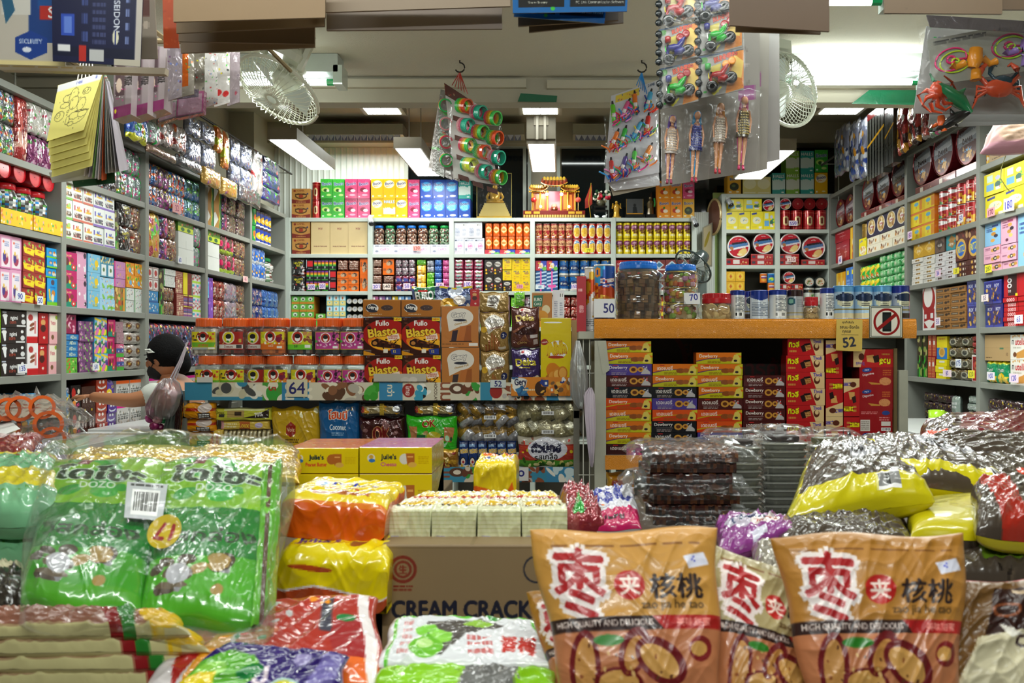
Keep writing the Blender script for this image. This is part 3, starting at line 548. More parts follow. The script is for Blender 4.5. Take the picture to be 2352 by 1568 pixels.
toys('t_rainbow','orange card with rainbow rubber toys','d8a83a','5ad83a,f0541c,2a8ac8,a85ac0,1ac8a0,b83a4a',26,.1,'r 0 0 .15 1 e8b85a;r .85 0 1 1 e8e0d0')
toys('t_violet','violet and pink toy packet','5a3a58','b83aa0,6a3a9a,e84a8a,3a6a6a,8a3a3a',34,.09)
toys('t_picture','picture card toy packet','8a6a58','c8a080,5a3a3a,b84a3a,3a5a8a,d8c8a8,e8d84a',40,.06)
toys('t_berry','net bag of coloured balls','6a5a58','9a8a6a,8a5a7a,5a7a4a,b8785a,c8c0b8,7a3a5a',60,.06)
toys('t_hair','hot pink toy hair dryer card','6a4a48','f02a7a,f88ab0,e81a68',5,.22,'r 0 .78 1 1 b8d83a;n .3 .7 .8 .8 6 .04 222,fff')
toys('t_blister','blue and white blister toy card','8a90a8','c8d0e0,2a3a6a,e8ecf4,3a5ab8,e8a02a,6a6a78',44,.07)
toys('t_redglass','red blister toy card','b0a8a8','a82a2a,c84a3a,8a1a1a,e87a3a,d8d0d0',24,.12)
toys('t_duck','green and blue animal toy card','3a6ab8','3ac83a,2a9a2a,e86a3a,2a4aa8,d8d82a',18,.14,'r 0 .82 1 1 d8d82a;n 0 .84 1 1 8 .05 222')
toys('t_bubble','orange and lime ring toy packet','e8d8a0','f0802a,d8e82a,f8a83a,f0f0c8',20,.2)
toys('t_stick','card of red white stick toys','b8b4b0','c83a3a,e8e8e8,8a8a8a,d8d0c8',34,.08)
toys('t_ball','mesh bag of coloured sponge balls','4a4a70','e85a6a,5ad84a,3a3a80,e8a0a0,2a4ab8',10,.3,'r 0 .85 1 1 2a3a9a')
toys('t_film','greenish clear film packet','8a9088','b8c0b0,6a7068,d8dcd0,98a080',24,.12)
toys('t_blue','royal blue snack packet','2a6ac0','e8eef4,1a3a8a,f0a82a,7ab0e8',26,.09,'r 0 .8 1 1 d8dce0','plastic_film','snack_packet','snack packet')
toys('t_candyred','strip of red and brown candy packs','8a2a22','c8483a,d8b0a0,5a1a14,e8d8c8,a83a2a',50,.07,'','foil_film','candy_strip','candy strip')
toys('t_candymix','strip of pastel candy packs','a898a8','c8a0b0,8a6a8a,d8c8b8,b85a6a,7a9ac0,e8e0d8',50,.07,'','foil_film','candy_strip','candy strip')
toys('t_candyblue','blue banded candy pack','3a4a90','d8b8a0,c86a5a,e8d8c8,2a3a88,c89aa8',50,.08,'r 0 0 1 .1 1a2a7a;r 0 .46 1 .54 1a2a7a','foil_film','candy_strip','candy strip')
d('moddark','snack_pack','snack pack','pink and blue blister pack','bag','foil_film','58506a','3a3448','n 0 0 1 1 40 .08 e85aa0,3a8ad0,c8302a,f0d02a,5a3a6a,e8e0f0,2a2438')
d('cross_sign',*SB,'white box with red round mark',*BG,'d8d4d0','a8a4a0','r .05 .05 .95 .95 7a2a2a;r .12 .1 .88 .9 e8e4e0;e .5 .5 .25 .25 b82a2a;n .1 .1 .9 .9 6 .05 8a5a4a')
d('bluewhite',*SB,'blue box with white figures',*BG,'3a88c0','246090','n .1 .15 .9 .75 16 .1 e8e8e4,c8b8a8,8a8a90,f4f4f0;r 0 .85 1 1 2a5a98')
d('strip_blue',*SB,'narrow sky blue and violet strip box',*BG,'5ab0e0','3a88b8','n 0 0 1 1 10 .09 9ad8f4,8a5ac0,4a80d0,e8c880')
d('strip_violet',*SB,'narrow violet strip box',*BG,'8a52c0','6a3a98','n 0 0 1 1 8 .08 b080e0,6a3aa0,d8b0e8')
d('mosaic_a','candy_box','candy box','small assorted coloured candy box',*BG,'9a5a78','7a4058','r 0 0 1 .12 e8d84a;r 0 .12 1 .25 7a2a2a;r 0 .3 1 .42 6a5ab0;r 0 .5 1 .62 2a5a8a;r 0 .7 1 .78 e8dcc8;r 0 .85 1 .92 7a4ab0')
d('mosaic_b','candy_box','candy box','white and lime small candy box',*BG,'dce0dc','a8b0a8','n 0 0 1 .4 8 .08 c83a3a,5a5a68;r 0 .45 1 .6 b8e03a;r .0 .7 .5 .85 3aa8c8;r .5 .8 1 .95 f0a0b8')
d('yellow_brick','candy_box','candy box','plain yellow and maroon block',*BG,'ecdc1e','c8b810','r .5 0 1 1 7a2e28;r .5 .5 1 .52 a85a4a')
d('choc_grid','candy_box','candy box','maroon and cream striped candy box',*BG,'8a302a','6a201c','l .05 .02 .95 .98 12 d8b8a0;n .1 .1 .9 .9 6 .08 e8d8b0')
d('white_card','toy_card','toy card','blank white backing card','box','matte_paper','e0e2dc','c0c2bc','r 0 0 1 .012 a8aaa4;r .495 .5 .505 1 b8bab4;r 0 .495 1 .505 b8bab4')
d('eyes_top','toy_card','toy card','green and yellow header toy card','box','printed_card','5a8a2a','3a6a18','n 0 .05 1 .5 10 .12 f02a7a,222,e8d82a;r 0 .5 1 1 c8d83a;e .3 .75 .12 .18 2a6a3a;e .7 .75 .12 .18 2a6a3a')
d('triangle','toy_box','toy box','white and tan triangle patterned box',*BG,'b0803a','8a6028','p 0,0 .6,0 0,.33 f4f4ee;p 0,.5 .6,.75 0,1 e8eae4;p 0,.33 .6,.5 0,.62 b0803a;r .7 0 1 1 3a8a4a;p .7,0 .85,.2 .7,.4 e8e02a;p .7,.5 .85,.7 .7,.9 e8e02a')
d('greenjar','candy_jar','jar','green capped bottle with yellow print','can','hard_plastic','1a8a3a','146a2c','e .55 .6 .2 .3 f0d02a;r 0 0 1 .2 18a040;e .4 .5 .1 .2 e8641c',lid='18a040')
d('bluejar','candy_jar','jar','blue wafer can with yellow circle','can','hard_plastic','1c3a9a','14286a','e .5 .55 .3 .24 f0b81c;e .5 .55 .12 .1 f8e8a0;r 0 .9 1 1 e8e8f0;r 0 0 1 .1 3a2a2a',lid='3a3040')
d('greenlid','candy_jar','jar','clear jar with wide green lid','jar','hard_plastic','888','888','',lid='18a058',cont=('8a5a50','c8c4c0','5a7a5a','e0e0dc'))
d('lolly_jar','lollipop_jar','jar','clear lollipop jar with red lid','jar','hard_plastic','888','888','',lid='c8202a',cont=('a8b0b0','e8ecec','6a7072','c8ccc8','5a4a40','2a8ad8','3a3a3a','f4f4f4','58b048'))
d('lid_disc','lollipop_jar','jar','lollipop jar lying with red lid outward','disc','hard_plastic','c0222c','a01820','e .5 .5 .36 .36 ad1c26;e .5 .5 .34 .34 cf3038;e .5 .5 .22 .1 b82430 20')
d('red_tin','cookie_tin','tin','round red biscuit tin standing on edge','disc','tin_metal','f0ece8','c8bcb8','e .5 .5 .44 .44 c0182a;p .05,.42 .9,.28 .92,.5 .1,.66 4a7ab0;p .05,.6 .95,.42 .95,.5 .06,.68 e8e8f0;p .2,.34 .85,.24 .85,.32 .22,.42 1a1a2a;e .68 .74 .22 .14 f0d080 -40;e .55 .84 .1 .06 f8e8b0;t butter .5 .16 .07 f8e0e0 .4;e .2 .56 .08 .08 b87a4a')
d('dark_tin','cookie_tin','tin','dark red round cookie tin on edge','disc','tin_metal','7a1c22','6a1a20','e .5 .5 .44 .44 5a3a3a;p .05,.35 .95,.2 .95,.55 .05,.6 8a9098;p .1,.4 .9,.32 .9,.44 .1,.5 c8ccd0;n .15 .65 .85 .9 14 .06 c89a5a,8a5a2a,d8b070;t DANIA .5 .5 .1 3a2020 .6 0;e .5 .16 .1 .06 c89a3a;t cookies .5 .68 .07 7ab0d8 .5')
d('tin_stack','cookie_tin','tin','red flat tin lying under round tins','box','tin_metal','b01a24','8a141c','r .3 .2 .6 .8 e8dcd8;n .6 .2 .95 .8 6 .1 e8b86a,f0d8a0;r .05 .3 .2 .7 3a3a4a;r 0 0 1 .08 d88080')
d('darktin_flat','cookie_tin','tin','dark red flat tin lying down','box','tin_metal','6a1a20','4a1216','r .25 .2 .4 .8 d8d0c0;n .5 .3 .95 .8 9 .1 c8985a,8a5a2a;r 0 0 1 .1 9a4a4a')
d('jacobs','cracker_box','cracker box','yellow cracker box',*BG,'f2e01a','d0c010','p .1,.1 .5,.06 .5,.16 .1,.2 2a3a9a;e .5 .5 .34 .2 e8ecd0;n .25 .38 .75 .62 12 .06 e8c86a,8aa8b8,f8f0c0;r .65 .82 .9 .94 f4f4e8;r .1 .84 .5 .87 d8b81a')
d('jacobs_side','cracker_box','cracker box','yellow cracker box turned sideways',*BG,'f2e01a','d0c010','r .12 .5 .5 .8 6ab0e8;r .15 .1 .45 .4 d8f0e0;e .7 .6 .14 .14 3a6a5a;e .7 .3 .12 .1 c8c8f0;r .6 .7 .85 .85 f4f4e8;n .5 .2 .9 .8 5 .05 3aa85a,e8503a')
d('jacobs_big','cracker_box','cracker box','large yellow cracker box with plate print',*BG,'f2e01a','d0c010','t JACOBS .3 .17 .11 1a2a8a .5 -8 fff;e .5 .68 .42 .24 f4f2e0;n .2 .5 .8 .85 24 .07 e8b86a,d89a3a,f4d8a0;e .85 .12 .06 .05 2aa86a')
d('ruby_tin','tea_tin','tin','red metal tea tin with gold label','can','tin_metal','a8161c','7a1014','e .5 .55 .16 .26 d8c08a;e .5 .55 .08 .16 7a3a2a;r 0 .1 1 .13 d8604a;r 0 .9 1 .92 d8a060',lid='b82028')
d('ruby_end','tea_tin','tin','red metal tin lying end outward','disc','tin_metal','98141a','7a1014','e .5 .5 .38 .38 7a1014;e .5 .5 .33 .33 a01a20;e .5 .5 .06 .06 e8a08a')
d('moon_box',*BB,'golden box with round red seal',*BG,'e8b01c','b88410','e .5 .5 .36 .36 f0c840;e .5 .5 .12 .14 c8401a;r .46 .3 .54 .7 d8781a')
d('cup_orange','snack_cup','snack cup','small orange paper cup snack','can','printed_card','e87a1c','b85a10','e .5 .4 .3 .2 6a2a7a;e .5 .7 .25 .16 e8a83a;r .2 .25 .8 .4 f4e8e0',lid='f0ece8')
d('cup_blue','snack_cup','snack cup','small blue paper cup snack','can','printed_card','2a8ac8','1a6a98','e .5 .3 .32 .14 1a4a9a;e .5 .65 .25 .2 c8e03a;e .4 .75 .1 .1 3aa85a',lid='e8f0f4')
d('cup_purple','snack_cup','snack cup','small purple paper cup snack','can','printed_card','6a2a8a','4a1a68','r .1 .15 .9 .35 e8d8e8;e .5 .65 .3 .18 c8a0d8;e .4 .7 .12 .1 3a1a4a',lid='f0e8f0')
d('white_can','food_can','can','white and green food can','can','tin_metal','d8dcd4','a8aca8','r 0 .1 1 .35 2a2a2a;t foil .5 .22 .14 e8b83a .7;n .2 .5 .8 .85 8 .09 8ac86a,4a8a4a',lid='c8ccc8')
d('white_can_end','food_can','can','white can lying with label end outward','disc','tin_metal','2e3a38','3a4442','e .5 .5 .4 .4 e0dccc;e .5 .42 .2 .08 c87a3a;n .3 .4 .7 .75 8 .08 c85a3a,6a8a4a,b8b090')
d('box_red',*BB,'crimson gift biscuit box',*BG,'a81424','800e1a','l .15 .2 .6 .3 1 e0a0a0;l .3 .5 .7 .6 1 d89090;t EURASIA .5 .6 .08 d8a0a0 .7 90')
d('gold_round','cookie_tin','tin','brass coloured round tin','can','tin_metal','8a6a1c','6a5010','n 0 0 1 1 10 .1 b8943a,5a4410',lid='a8842c')
d('navy_round',*BB,'navy box with white oval cookie plate',*BG,'1c1e40','12142c','e .5 .5 .4 .4 e8e4dc;e .5 .5 .36 .36 c8a868;n .25 .25 .75 .75 14 .08 f0e0b8,b88848,8a5a3a;e .5 .5 .16 .12 e8e4dc;t cookies .5 .5 .1 a83a4a .3')
d('cream_flat',*BB,'cream flat box with cookie row print',*BG,'e8e2cc','c8c0a8','n .08 .35 .92 .7 8 .22 c88a3a,7a4a2a,f0e8d8,d8a85a;r 0 .9 1 1 d8ccb0')
d('white_flat',*BB,'white flat box with two dark beans',*BG,'e6e4de','bab8b0','e .4 .5 .1 .2 8a6a2a;e .6 .5 .1 .2 a8802a;r 0 .9 1 1 c8c4bc;l .05 .3 .25 .7 2 b0aca0')
d('white_flat_dark',*BB,'white flat box with black bean print',*BG,'e2e0e2','b8b6b8','e .4 .5 .1 .2 4a2a22;e .6 .5 .1 .2 5a3428;r 0 .9 1 1 c0bcc0;l .05 .3 .25 .7 2 b0aca0')
d('tim_yellow',*BB,'mustard box with diamond biscuits',*BG,'d0a01c','a87c10','p .5,.05 .95,.45 .5,.85 .05,.45 e8be4a;p .5,.2 .8,.45 .5,.7 .2,.45 d8a83a;t time .5 .5 .22 f8f0d8 .8;e .5 .12 .1 .07 f4f0e0')
d('tim_brown',*BB,'brown box with dark diamond biscuit',*BG,'6a5248','4a382e','p .5,.05 .95,.45 .5,.85 .05,.45 3a2a24;t truth .5 .5 .22 f0ece8 .8')
d('tim_teal',*BB,'teal box with brown wafer print',*BG,'2a98a8','1c7080','p .5,.02 .95,.3 .6,.6 .2,.35 b88a4a;p .5,.3 .9,.6 .6,.9 .15,.65 a87838;t time .5 .6 .22 f4f0e8 .8')
d('ritz',*BB,'brown box with large round cracker',*BG,'5a2420','421814','e .45 .6 .42 .33 e0b050;e .45 .6 .3 .24 1a6ad0;t RITZ .45 .6 .22 f4e03a .5 -6;n 0 0 1 .3 8 .1 8a3a30,c89a6a')
d('ritz_flat',*BB,'dark brown flat chocolate biscuit box',*BG,'4e201c','3a1512','e .3 .5 .08 .3 e0b050;e .55 .5 .06 .25 f0e8d0;r .7 .3 .75 .7 e8e0d8;r 0 0 1 .06 6a3028')
d('yellow_tub','biscuit_tub','tub','yellow tub with orange rim','box','hard_plastic','f2c81a','d8701c','r 0 0 1 .14 e87a3a;r .25 .2 .75 .95 f8e02a;e .5 .4 .18 .14 6ab8d8;t 30 .5 .65 .16 e87a2a;r .75 .2 1 .9 e8902a')
d('prince','cracker_can','can','red cracker can with gold crackers','can','tin_metal','a81c24','801218','t PRINCE .5 .3 .17 f4f0e8 .8;t Louis .5 .17 .08 e8c0b0 .4;n 0 .55 1 1 24 .12 e8a82a,d08a1c,f0c45a;e .6 .82 .1 .08 f0ecdc',lid='d8d0c8')
d('doria','cracker_can','can','small red can with white oval label','can','tin_metal','a81c20','801014','e .5 .3 .38 .18 f0ecec;t fitne .5 .3 .16 a81c20 .6;n 0 .6 1 1 12 .16 e0982a,d8801c,3a8a3a',lid='d8d0c8')
d('green_sachet','candy_bag','candy bag','bright green candy bag with yellow flower','bag','plastic_film','2cae3e','1c8a2c','n .1 .1 .9 .9 9 .18 f0d81a,e8781a,7ad86a;e .5 .4 .2 .2 f0d81a;e .5 .4 .08 .08 e8601a;n 0 .8 1 1 4 .12 d8f0d8')
d('green_rolls','candy_bag','candy bag','pale green wrapped roll candy','bag','plastic_film','7ac88a','4a9a5a','n 0 .1 1 .9 12 .2 c8c088,a8dca8,3a9a4a,e0e8c8;r .85 0 1 1 2a9a4a')
d('pocky_yellow','stick_box','snack box','yellow biscuit stick box on end',*BG,'e8a81e','c08410','r 0 0 .3 1 f0c83a;n .3 .1 .9 .9 6 .1 c86a2a,f4e4b0')
d('pocky_blue','stick_box','snack box','blue biscuit stick box on end',*BG,'3a78d0','2454a0','r .2 .1 .6 .25 f0e03a;l .2 .4 .8 .9 5 8ab4f0;r 0 0 .15 1 6aa0e8')
d('pinkcookie',*BB,'pale pink cookie box',*BG,'eaaec6','c888a4','l .1 .2 .4 .5 3 8a4a68;e .55 .55 .11 .2 d8a04a;e .7 .5 .12 .24 2a2030;e .7 .5 .06 .12 e8e0b0;e .86 .45 .1 .2 c8923a')
d('pinktall',*BB,'tall pink cookie box',*BG,'eaaec6','c888a4','l .1 .15 .5 .4 3 8a4a68;r .45 .12 .8 .2 a83a6a;e .6 .3 .14 .07 d8a04a;e .72 .45 .13 .07 2a2030;e .55 .55 .13 .07 c8923a;e .65 .7 .13 .07 e8c870;e .4 .85 .1 .06 6a2a4a')
d('bluetall',*BB,'tall pale blue cookie box',*BG,'8ec4ec','6a9cc8','l .1 .15 .5 .4 3 2a4a88;r .45 .12 .85 .2 1a3a8a;e .6 .3 .14 .07 f0c81a;e .55 .5 .15 .08 d8902a;e .7 .6 .13 .07 2a2a48;e .5 .78 .14 .07 e8a84a')
d('brownrow',*BB,'kraft brown flat cookie box','box','printed_card','a0703a','7e5528','r .05 .3 .5 .62 3a3230;l .08 .36 .46 .56 1 d8c8a8;e .68 .5 .1 .22 3a2a22;e .85 .4 .08 .2 4a3422;r 0 0 1 .06 7e5528')
d('navycookie',*BB,'deep blue cookie pack with dark biscuits','box','wrapped_carton','1f2a86','161e60','t ROY .28 .22 .14 e8ecf4 .34;t ROY .74 .22 .14 e8ecf4 .34;n .1 .35 .9 .85 18 .1 2a2a4a,4a3a4a,c8802a,e8b85a;r 0 .9 1 1 3a48a8;r .48 0 .52 1 161e60;r 0 0 1 .05 4a58c0')
d('oreo_tall',*BB,'red box with white ring lettering',*BG,'bd1420','8a0e16','r .3 .05 .9 .95 3a1a1c;e .4 .3 .16 .1 f0ecec;e .4 .3 .08 .05 3a1a1c;e .4 .52 .16 .1 f0ecec;e .4 .52 .08 .05 3a1a1c;t oo .4 .75 .1 f0ecec .3;r .8 .85 .95 .97 f0e01a')
d('oreo_flat',*BB,'red flat box with white rings',*BG,'c0141e','8a0e16','t oooo .55 .5 .7 f4ecec .6;r 0 .9 1 1 8a0e16')
d('white_red',*BB,'white and red tall biscuit box',*BG,'e8e4e2','b8b0ac','e .45 .28 .5 .34 a01820;e .42 .2 .34 .26 ece6e2;r .1 .5 .9 .95 a01820;r .15 .62 .3 .72 e8e8e8;r .6 .6 .8 .72 e8e8e8;p .1,.8 .5,.75 .9,.8 .5,1 ece6e2')
d('green_choc',*SB,'dark green strip box with round nuts',*BG,'1f5a1c','143c12','r .38 0 .6 1 3ac02a;n 0 0 1 1 22 .09 3a2a1a,8a9a4a,b8b070,2a1a10')
d('red_strip',*SB,'red and gold strip box',*BG,'a81c1e','801214','l .1 .03 .9 .97 14 d8a05a;r .25 .25 .7 .45 e8e0d8')
d('yellowblue',*BB,'yellow and blue box with round biscuit',*BG,'ecd81a','c8b010','r 0 .5 1 1 2a7ac8;p 0,.2 1,.2 .6,.55 .4,.55 ecd81a;e .5 .7 .3 .22 e0b45a;e .5 .7 .2 .14 c8943a;l .2 .08 .8 .16 1 c05a1a')
d('yellow_slab',*BB,'plain yellow flat box with white label',*BG,'ecdc16','c8b80e','r .3 .2 .8 .5 e8e8d8;r 0 .55 1 .6 c8b80e')
d('olive_jar','snack_pack','snack pack','dark olive pack with round emblem','bag','foil_film','6a6048','4a4230','e .5 .5 .3 .32 c8c4b0;e .5 .5 .2 .2 4a4a48;r 0 0 1 .2 4a3a1a;n 0 0 1 .25 6 .1 8a7030')
d('red_bag','snack_bag','snack bag','shiny red snack bag','bag','foil_film','b01420','800c14','n 0 0 1 1 8 .12 d83a4a,e8c0c0,7a0c14;r .1 .7 .4 .8 e8e8e8')
d('red_white_bag','snack_bag','snack bag','red bag with white border','box','wrapped_carton','e8e0dc','b8b0ac','r .08 .06 .8 .98 9c1418;n .15 .2 .75 .7 14 .08 c83a2a,d8984a,6a0c10;t Nix .45 .5 .1 d8a05a .4;r .1 .75 .8 .98 c01a1c')
d('nutella',*SB,'white snack box with red name',*BG,'f0ebe2','c8bca8','t n .14 .3 .18 111 .12;t utella .55 .28 .26 c01a1e .7;l .15 .48 .6 .56 1 b8b0a0;p .3,.75 .95,.5 .98,.9 .35,.95 d89a4a;e .25 .8 .1 .1 7a4a2a;n 0 0 1 .1 9 .06 d8a050')
d('green_crisp','crisp_bag','crisp bag','green and yellow crisp bag','bag','plastic_film','148a5a','0e6a44','r 0 0 1 .12 e8e01a;t Tasto .5 .4 .16 f0f0e8 .7 -5 0a4a30;n .1 .6 .9 .95 14 .12 f0c01a,e8a012,f8d85a')
d('carton_brown','carton','carton','brown corrugated supply carton','box','printed_card','b8986a','9a7c50','r .6 .5 .75 .56 4a7a5a;l .05 .85 .3 .92 1 6a5030;t 10 .88 .75 .12 6a4a30;r 0 .49 1 .5 a0845a')
d('darkheap','snack_bag','snack bag','dark plum snack bag','bag','foil_film','3a2228','241418','n 0 0 1 1 14 .1 5a2a38,a89a90,c8b02a,2a2a38')
d('kopi','coffee_bag','coffee bag','brown bag with orange oval name','bag','plastic_film','5a2c20','3c1c14','e .5 .72 .42 .22 e07a1c;e .5 .72 .36 .18 4a2018;t BURE .5 .72 .16 e8e0d8 .6;n 0 0 1 .3 12 .1 8a8a88,c8c4bc,3a2018')
d('whitepack','snack_bag','snack bag','white and grey pack with red letters','bag','plastic_film','d8d4cc','a8a49c','l .1 .1 .9 .3 2 222;t 小吃 .5 .5 .22 3a1a1a .7;r .15 .75 .85 .9 e0c83a;n .1 .2 .9 .6 6 .05 c83a2a')
d('silver_pack','snack_bag','snack bag','silver grey folded pack','bag','foil_film','9aa8a0','6a7870','l .1 .3 .9 .7 2 e8e8e8')
# --- room shell
mat('wall_paint',.8,col='b9b3a0',vary=.05,vscale=3,bump=.05,bscale=60)
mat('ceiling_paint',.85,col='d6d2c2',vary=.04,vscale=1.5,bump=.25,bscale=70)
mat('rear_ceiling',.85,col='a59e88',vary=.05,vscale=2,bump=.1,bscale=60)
mat('floor_tile',.35,col='8a857a',vary=.15,vscale=3)
mat('green_wall',.7,col='b4cf7e',vary=.05)
mat('shelf_grey',.45,col='8b8d85',vary=.08,vscale=6)
mat('shelf_white',.45,col='c4cdc4',vary=.05,vscale=6)
mat('shelf_back',.8,col='4a463c',vary=.1)
mat('dark_glass',.08,col='11181a',vary=.2,coat=.4)
mat('frame_white',.5,col='aab2aa',vary=.05)
mat('corrugated',.45,col='d8ddd6',vary=.04)
mat('lamp_glow',.5,col='ffffff',vary=0,emit=(.95,1,.97),estr=9)
mat('tube_glow',.5,col='ffffff',vary=0,emit=(.9,1,.96),estr=16)
mat('louvre',.2,metal=.6,col='c8ccd8',vary=.1)
def sbox(name,x0,y0,z0,x1,y1,z1,m,parent=None,kind=True):
 o=MB().box(x0,y0,z0,x1,y1,z1,'ccc').obj(name,m,parent)
 if kind and parent is None:struct(o)
 return o
sbox('floor',-4,-1.5,-.1,4,7.4,0,'floor_tile')
sbox('wall_left',-2.72,-1,0,-2.62,7.4,3.3,'wall_paint')
sbox('wall_right',2.56,-1,0,2.66,7.4,3.3,'wall_paint')
sbox('wall_back',-2.72,7.4,0,2.66,7.5,3.3,'wall_paint')
sbox('ceiling',-2.72,-1.5,2.65,2.66,4.25,2.75,'ceiling_paint')
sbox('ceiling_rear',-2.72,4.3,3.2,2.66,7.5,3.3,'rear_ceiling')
bm=sbox('beam_main',-2.62,4.2,2.53,2.56,4.3,3.2,'wall_paint')
mat('duct',.5,col='c2bba6',vary=.08)
sbox('trim_duct',-2.62,4.17,2.595,-.17,4.2,2.635,'duct');sbox('trim_duct_right',-.07,4.17,2.59,2.56,4.2,2.63,'duct')
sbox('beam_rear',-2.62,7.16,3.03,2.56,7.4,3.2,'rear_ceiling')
sbox('column_left',-2.62,6.85,2.5,-2.42,7.4,3.2,'wall_paint')
m=MB();x0,x1=P(520,0,7.35).x,P(936,0,7.35).x;n=int((x1-x0)/.012)
xs=np.linspace(x0,x1,n+1);ys=7.34-.008*(np.sin(np.arange(n+1)*math.pi/2*1.0)>.1)
pts=np.stack([np.stack([xs,ys,0*xs+zz],-1)for zz in(3.06,2.3)]);m.grid(pts,'ddd')
struct(m.obj('wall_corrugated_sheet','corrugated'))
struct(MB().box(P(938,0,7.35).x,7.34,2.3,P(1215,0,7.35).x,7.36,3.04,'111').obj('window_1','dark_glass'))
struct(MB().box(P(1290,0,7.35).x,7.34,2.3,P(1600,0,7.35).x,7.36,3.04,'111').obj('window_2','dark_glass'))
struct(MB().box(P(1600,0,7.35).x,7.34,2.3,2.3,7.36,3.04,'111').obj('window_3','dark_glass'))
for i,px in enumerate((934,1205,1216,1283,1395,1560)):
 x=P(px,0,7.3).x;sbox(f'trim_window_post_{i}',x-.014,7.29,2.3,x+.014,7.335,3.05,'frame_white')
x=P(938,0,7.3).x;sbox('trim_window_head',x,7.28,3.02,P(1600,0,7.3).x,7.335,3.05,'frame_white')
sbox('wall_green',P(1636,0,7.2).x,7.16,0,P(1700,0,7.2).x,7.2,2.62,'green_wall')
m=MB();xs=np.linspace(P(1590,0,7.1).x,P(1642,0,7.1).x,25);ys=7.1-.006*(np.arange(25)%2)
m.grid(np.stack([np.stack([xs,ys,0*xs+zz],-1)for zz in(2.45,1.5)]),'ddd');struct(m.obj('wall_ribbed_panel','corrugated'))
def lampbox(px0,px1,y0,y1,Y,):
 a,b=P(px0,y0,Y),P(px1,y1,Y)
 t=thing('louvre_light',f"grey louvred batten light under the rear beam above {'the corrugated sheet' if px0 < 900 else 'the shrine window' if px0 < 1200 else 'the framed portraits'}",'light',((a.x+b.x)/2,Y,b.z),group=None)
 w=(b.x-a.x)/2;h=a.z-b.z
 MB().box(-w,0,.35*h,w,.2,h,'a8a48e').obj('housing','painted_steel',t)
 m=MB();n=int(w*2/.055)
 for i in range(n):
  x=-w+.02+i*(2*w-.04)/n
  m.add([(x,.0,.33*h),(x+.05,.0,.33*h),(x+.025,.02,.02*h),(x+.025,.0,.0)],[(0,1,2),(0,3,1)],hx('e8ecff'),0)
  m.add([(x,.01,0),(x+.05,.01,0),(x+.05,.01,.33*h),(x,.01,.33*h)],[(0,1,2,3)],hx('9a9ec0'),0)
 m.obj('louvre','tin_metal',t)
lampbox(702,925,284,322,6.95);lampbox(1110,1204,284,322,6.95);lampbox(1316,1396,284,322,6.95)
area('louvre_light_glow',(-1.6,6.95,2.98),.8,.05,16);area('louvre_light_glow',(.1,6.95,2.98),.8,.05,4)
for px0,px1,y0,y1,Y,where in((822,902,232,246,5.6,'behind the slinky toy card'),(1198,1280,233,243,5.6,'under the green tape'),(1912,2002,238,258,5.6,'beside the right fan')):
 a,b=P(px0,y0,Y),P(px1,y0,Y)
 t=thing('ceiling_panel_light',f'small square lit ceiling panel seen under the beam {where}','light',((a.x+b.x)/2,Y,2.93),group=None)
 w=(b.x-a.x)/2;sh=.1*(1 if px0>1500 else-1 if px0<1000 else 0)
 MB().box(-w-.03,-.03,0,w+.03,.34,.04,'a8a088').obj('frame','painted_steel',t)
 MB().box(-w,0,-.004,-.003,.3,.001,'fff').box(.003,0,-.004,w,.3,.001,'fff').obj('diffuser','lamp_glow',t)
 MB().box(-w,.0,.04,-w+.01,.02,.27,'888').box(w-.01,.0,.04,w,.02,.27,'888').obj('hanger','painted_steel',t)
for k,(px,py,Y,wd)in enumerate(HANG):
 p=P(px,py,Y)
 t=thing('pendant_box_light',['suspended grey box light above the camel cartons','suspended grey box light beside the slinky toy card','suspended grey box light directly above the golden shrine','suspended grey box light beside the right wall fan'][k],'light',(p.x,Y,p.z),group=None)
 L=.95
 m=MB().box(-wd/2,0,0,wd/2,L,.075,'9a9280');m.obj('housing','painted_steel',t)
 m=MB().box(-wd/2+.012,.012,-.004,-.002,L-.012,.002,'fff').box(.002,.012,-.004,wd/2-.012,L-.012,.002,'fff');m.obj('diffuser','lamp_glow',t)
 for s_ in(-1,1):MB().tube([(s_*wd*.22,.3,.075),(s_*wd*.22,.3,3.2-p.z)],.004,'aaa69a').obj('hanger','painted_steel',t)
 if k==2:
  MB().box(-.1,-.02,.03,.1,.0,.18,'8d8672').box(-.05,-.03,.12,.05,-.02,.26,'b5ad98').box(-.035,-.045,.02,-.018,-.03,.2,'c8c2b0').box(.018,-.045,.02,.035,-.03,.2,'c8c2b0').obj('bracket','painted_steel',t)
 area('pendant_light_glow',(p.x,Y+L/2,p.z-.012),wd*.8,L*.9,13,(.96,1,.95))
def batten(x,y,z,name,lab,L=1.25):
 t=thing(name,lab,'light',(x,y,z))
 MB().box(-L/2,-.05,.02,L/2,.06,.1,'b8c0bc').obj('housing','painted_steel',t)
 MB().tube([(-L/2+.04,0,-.012),(L/2-.04,0,-.012)],.015,'fff',8).obj('tube','tube_glow',t)
 for s_ in(-1,1):
  if z<2.4:MB().tube([(s_*.4,0,.1),(s_*.4,0,2.65-z)],.004,'aaa').obj('hanger','painted_steel',t)
  MB().box(s_*L/2-.02,-.05,-.035,s_*L/2+.02,.05,.05,'c8d4ce').obj('end_cap','hard_plastic',t)
  MB().tube([(s_*(L/2-.06),0,-.012),(s_*(L/2-.03),0,-.012)],.0155,'1c9a5a',8).obj('tube_collar','hard_plastic',t)
 return t
batten(P(782,0,3.9).x-.5,3.9,2.548,'tube_light','bright fluorescent tube light on the beam behind the left fan',1.0)
batten(P(1955,0,3.9).x,3.9,2.55,'tube_light','bright fluorescent tube light on the beam behind the right fan',.66)
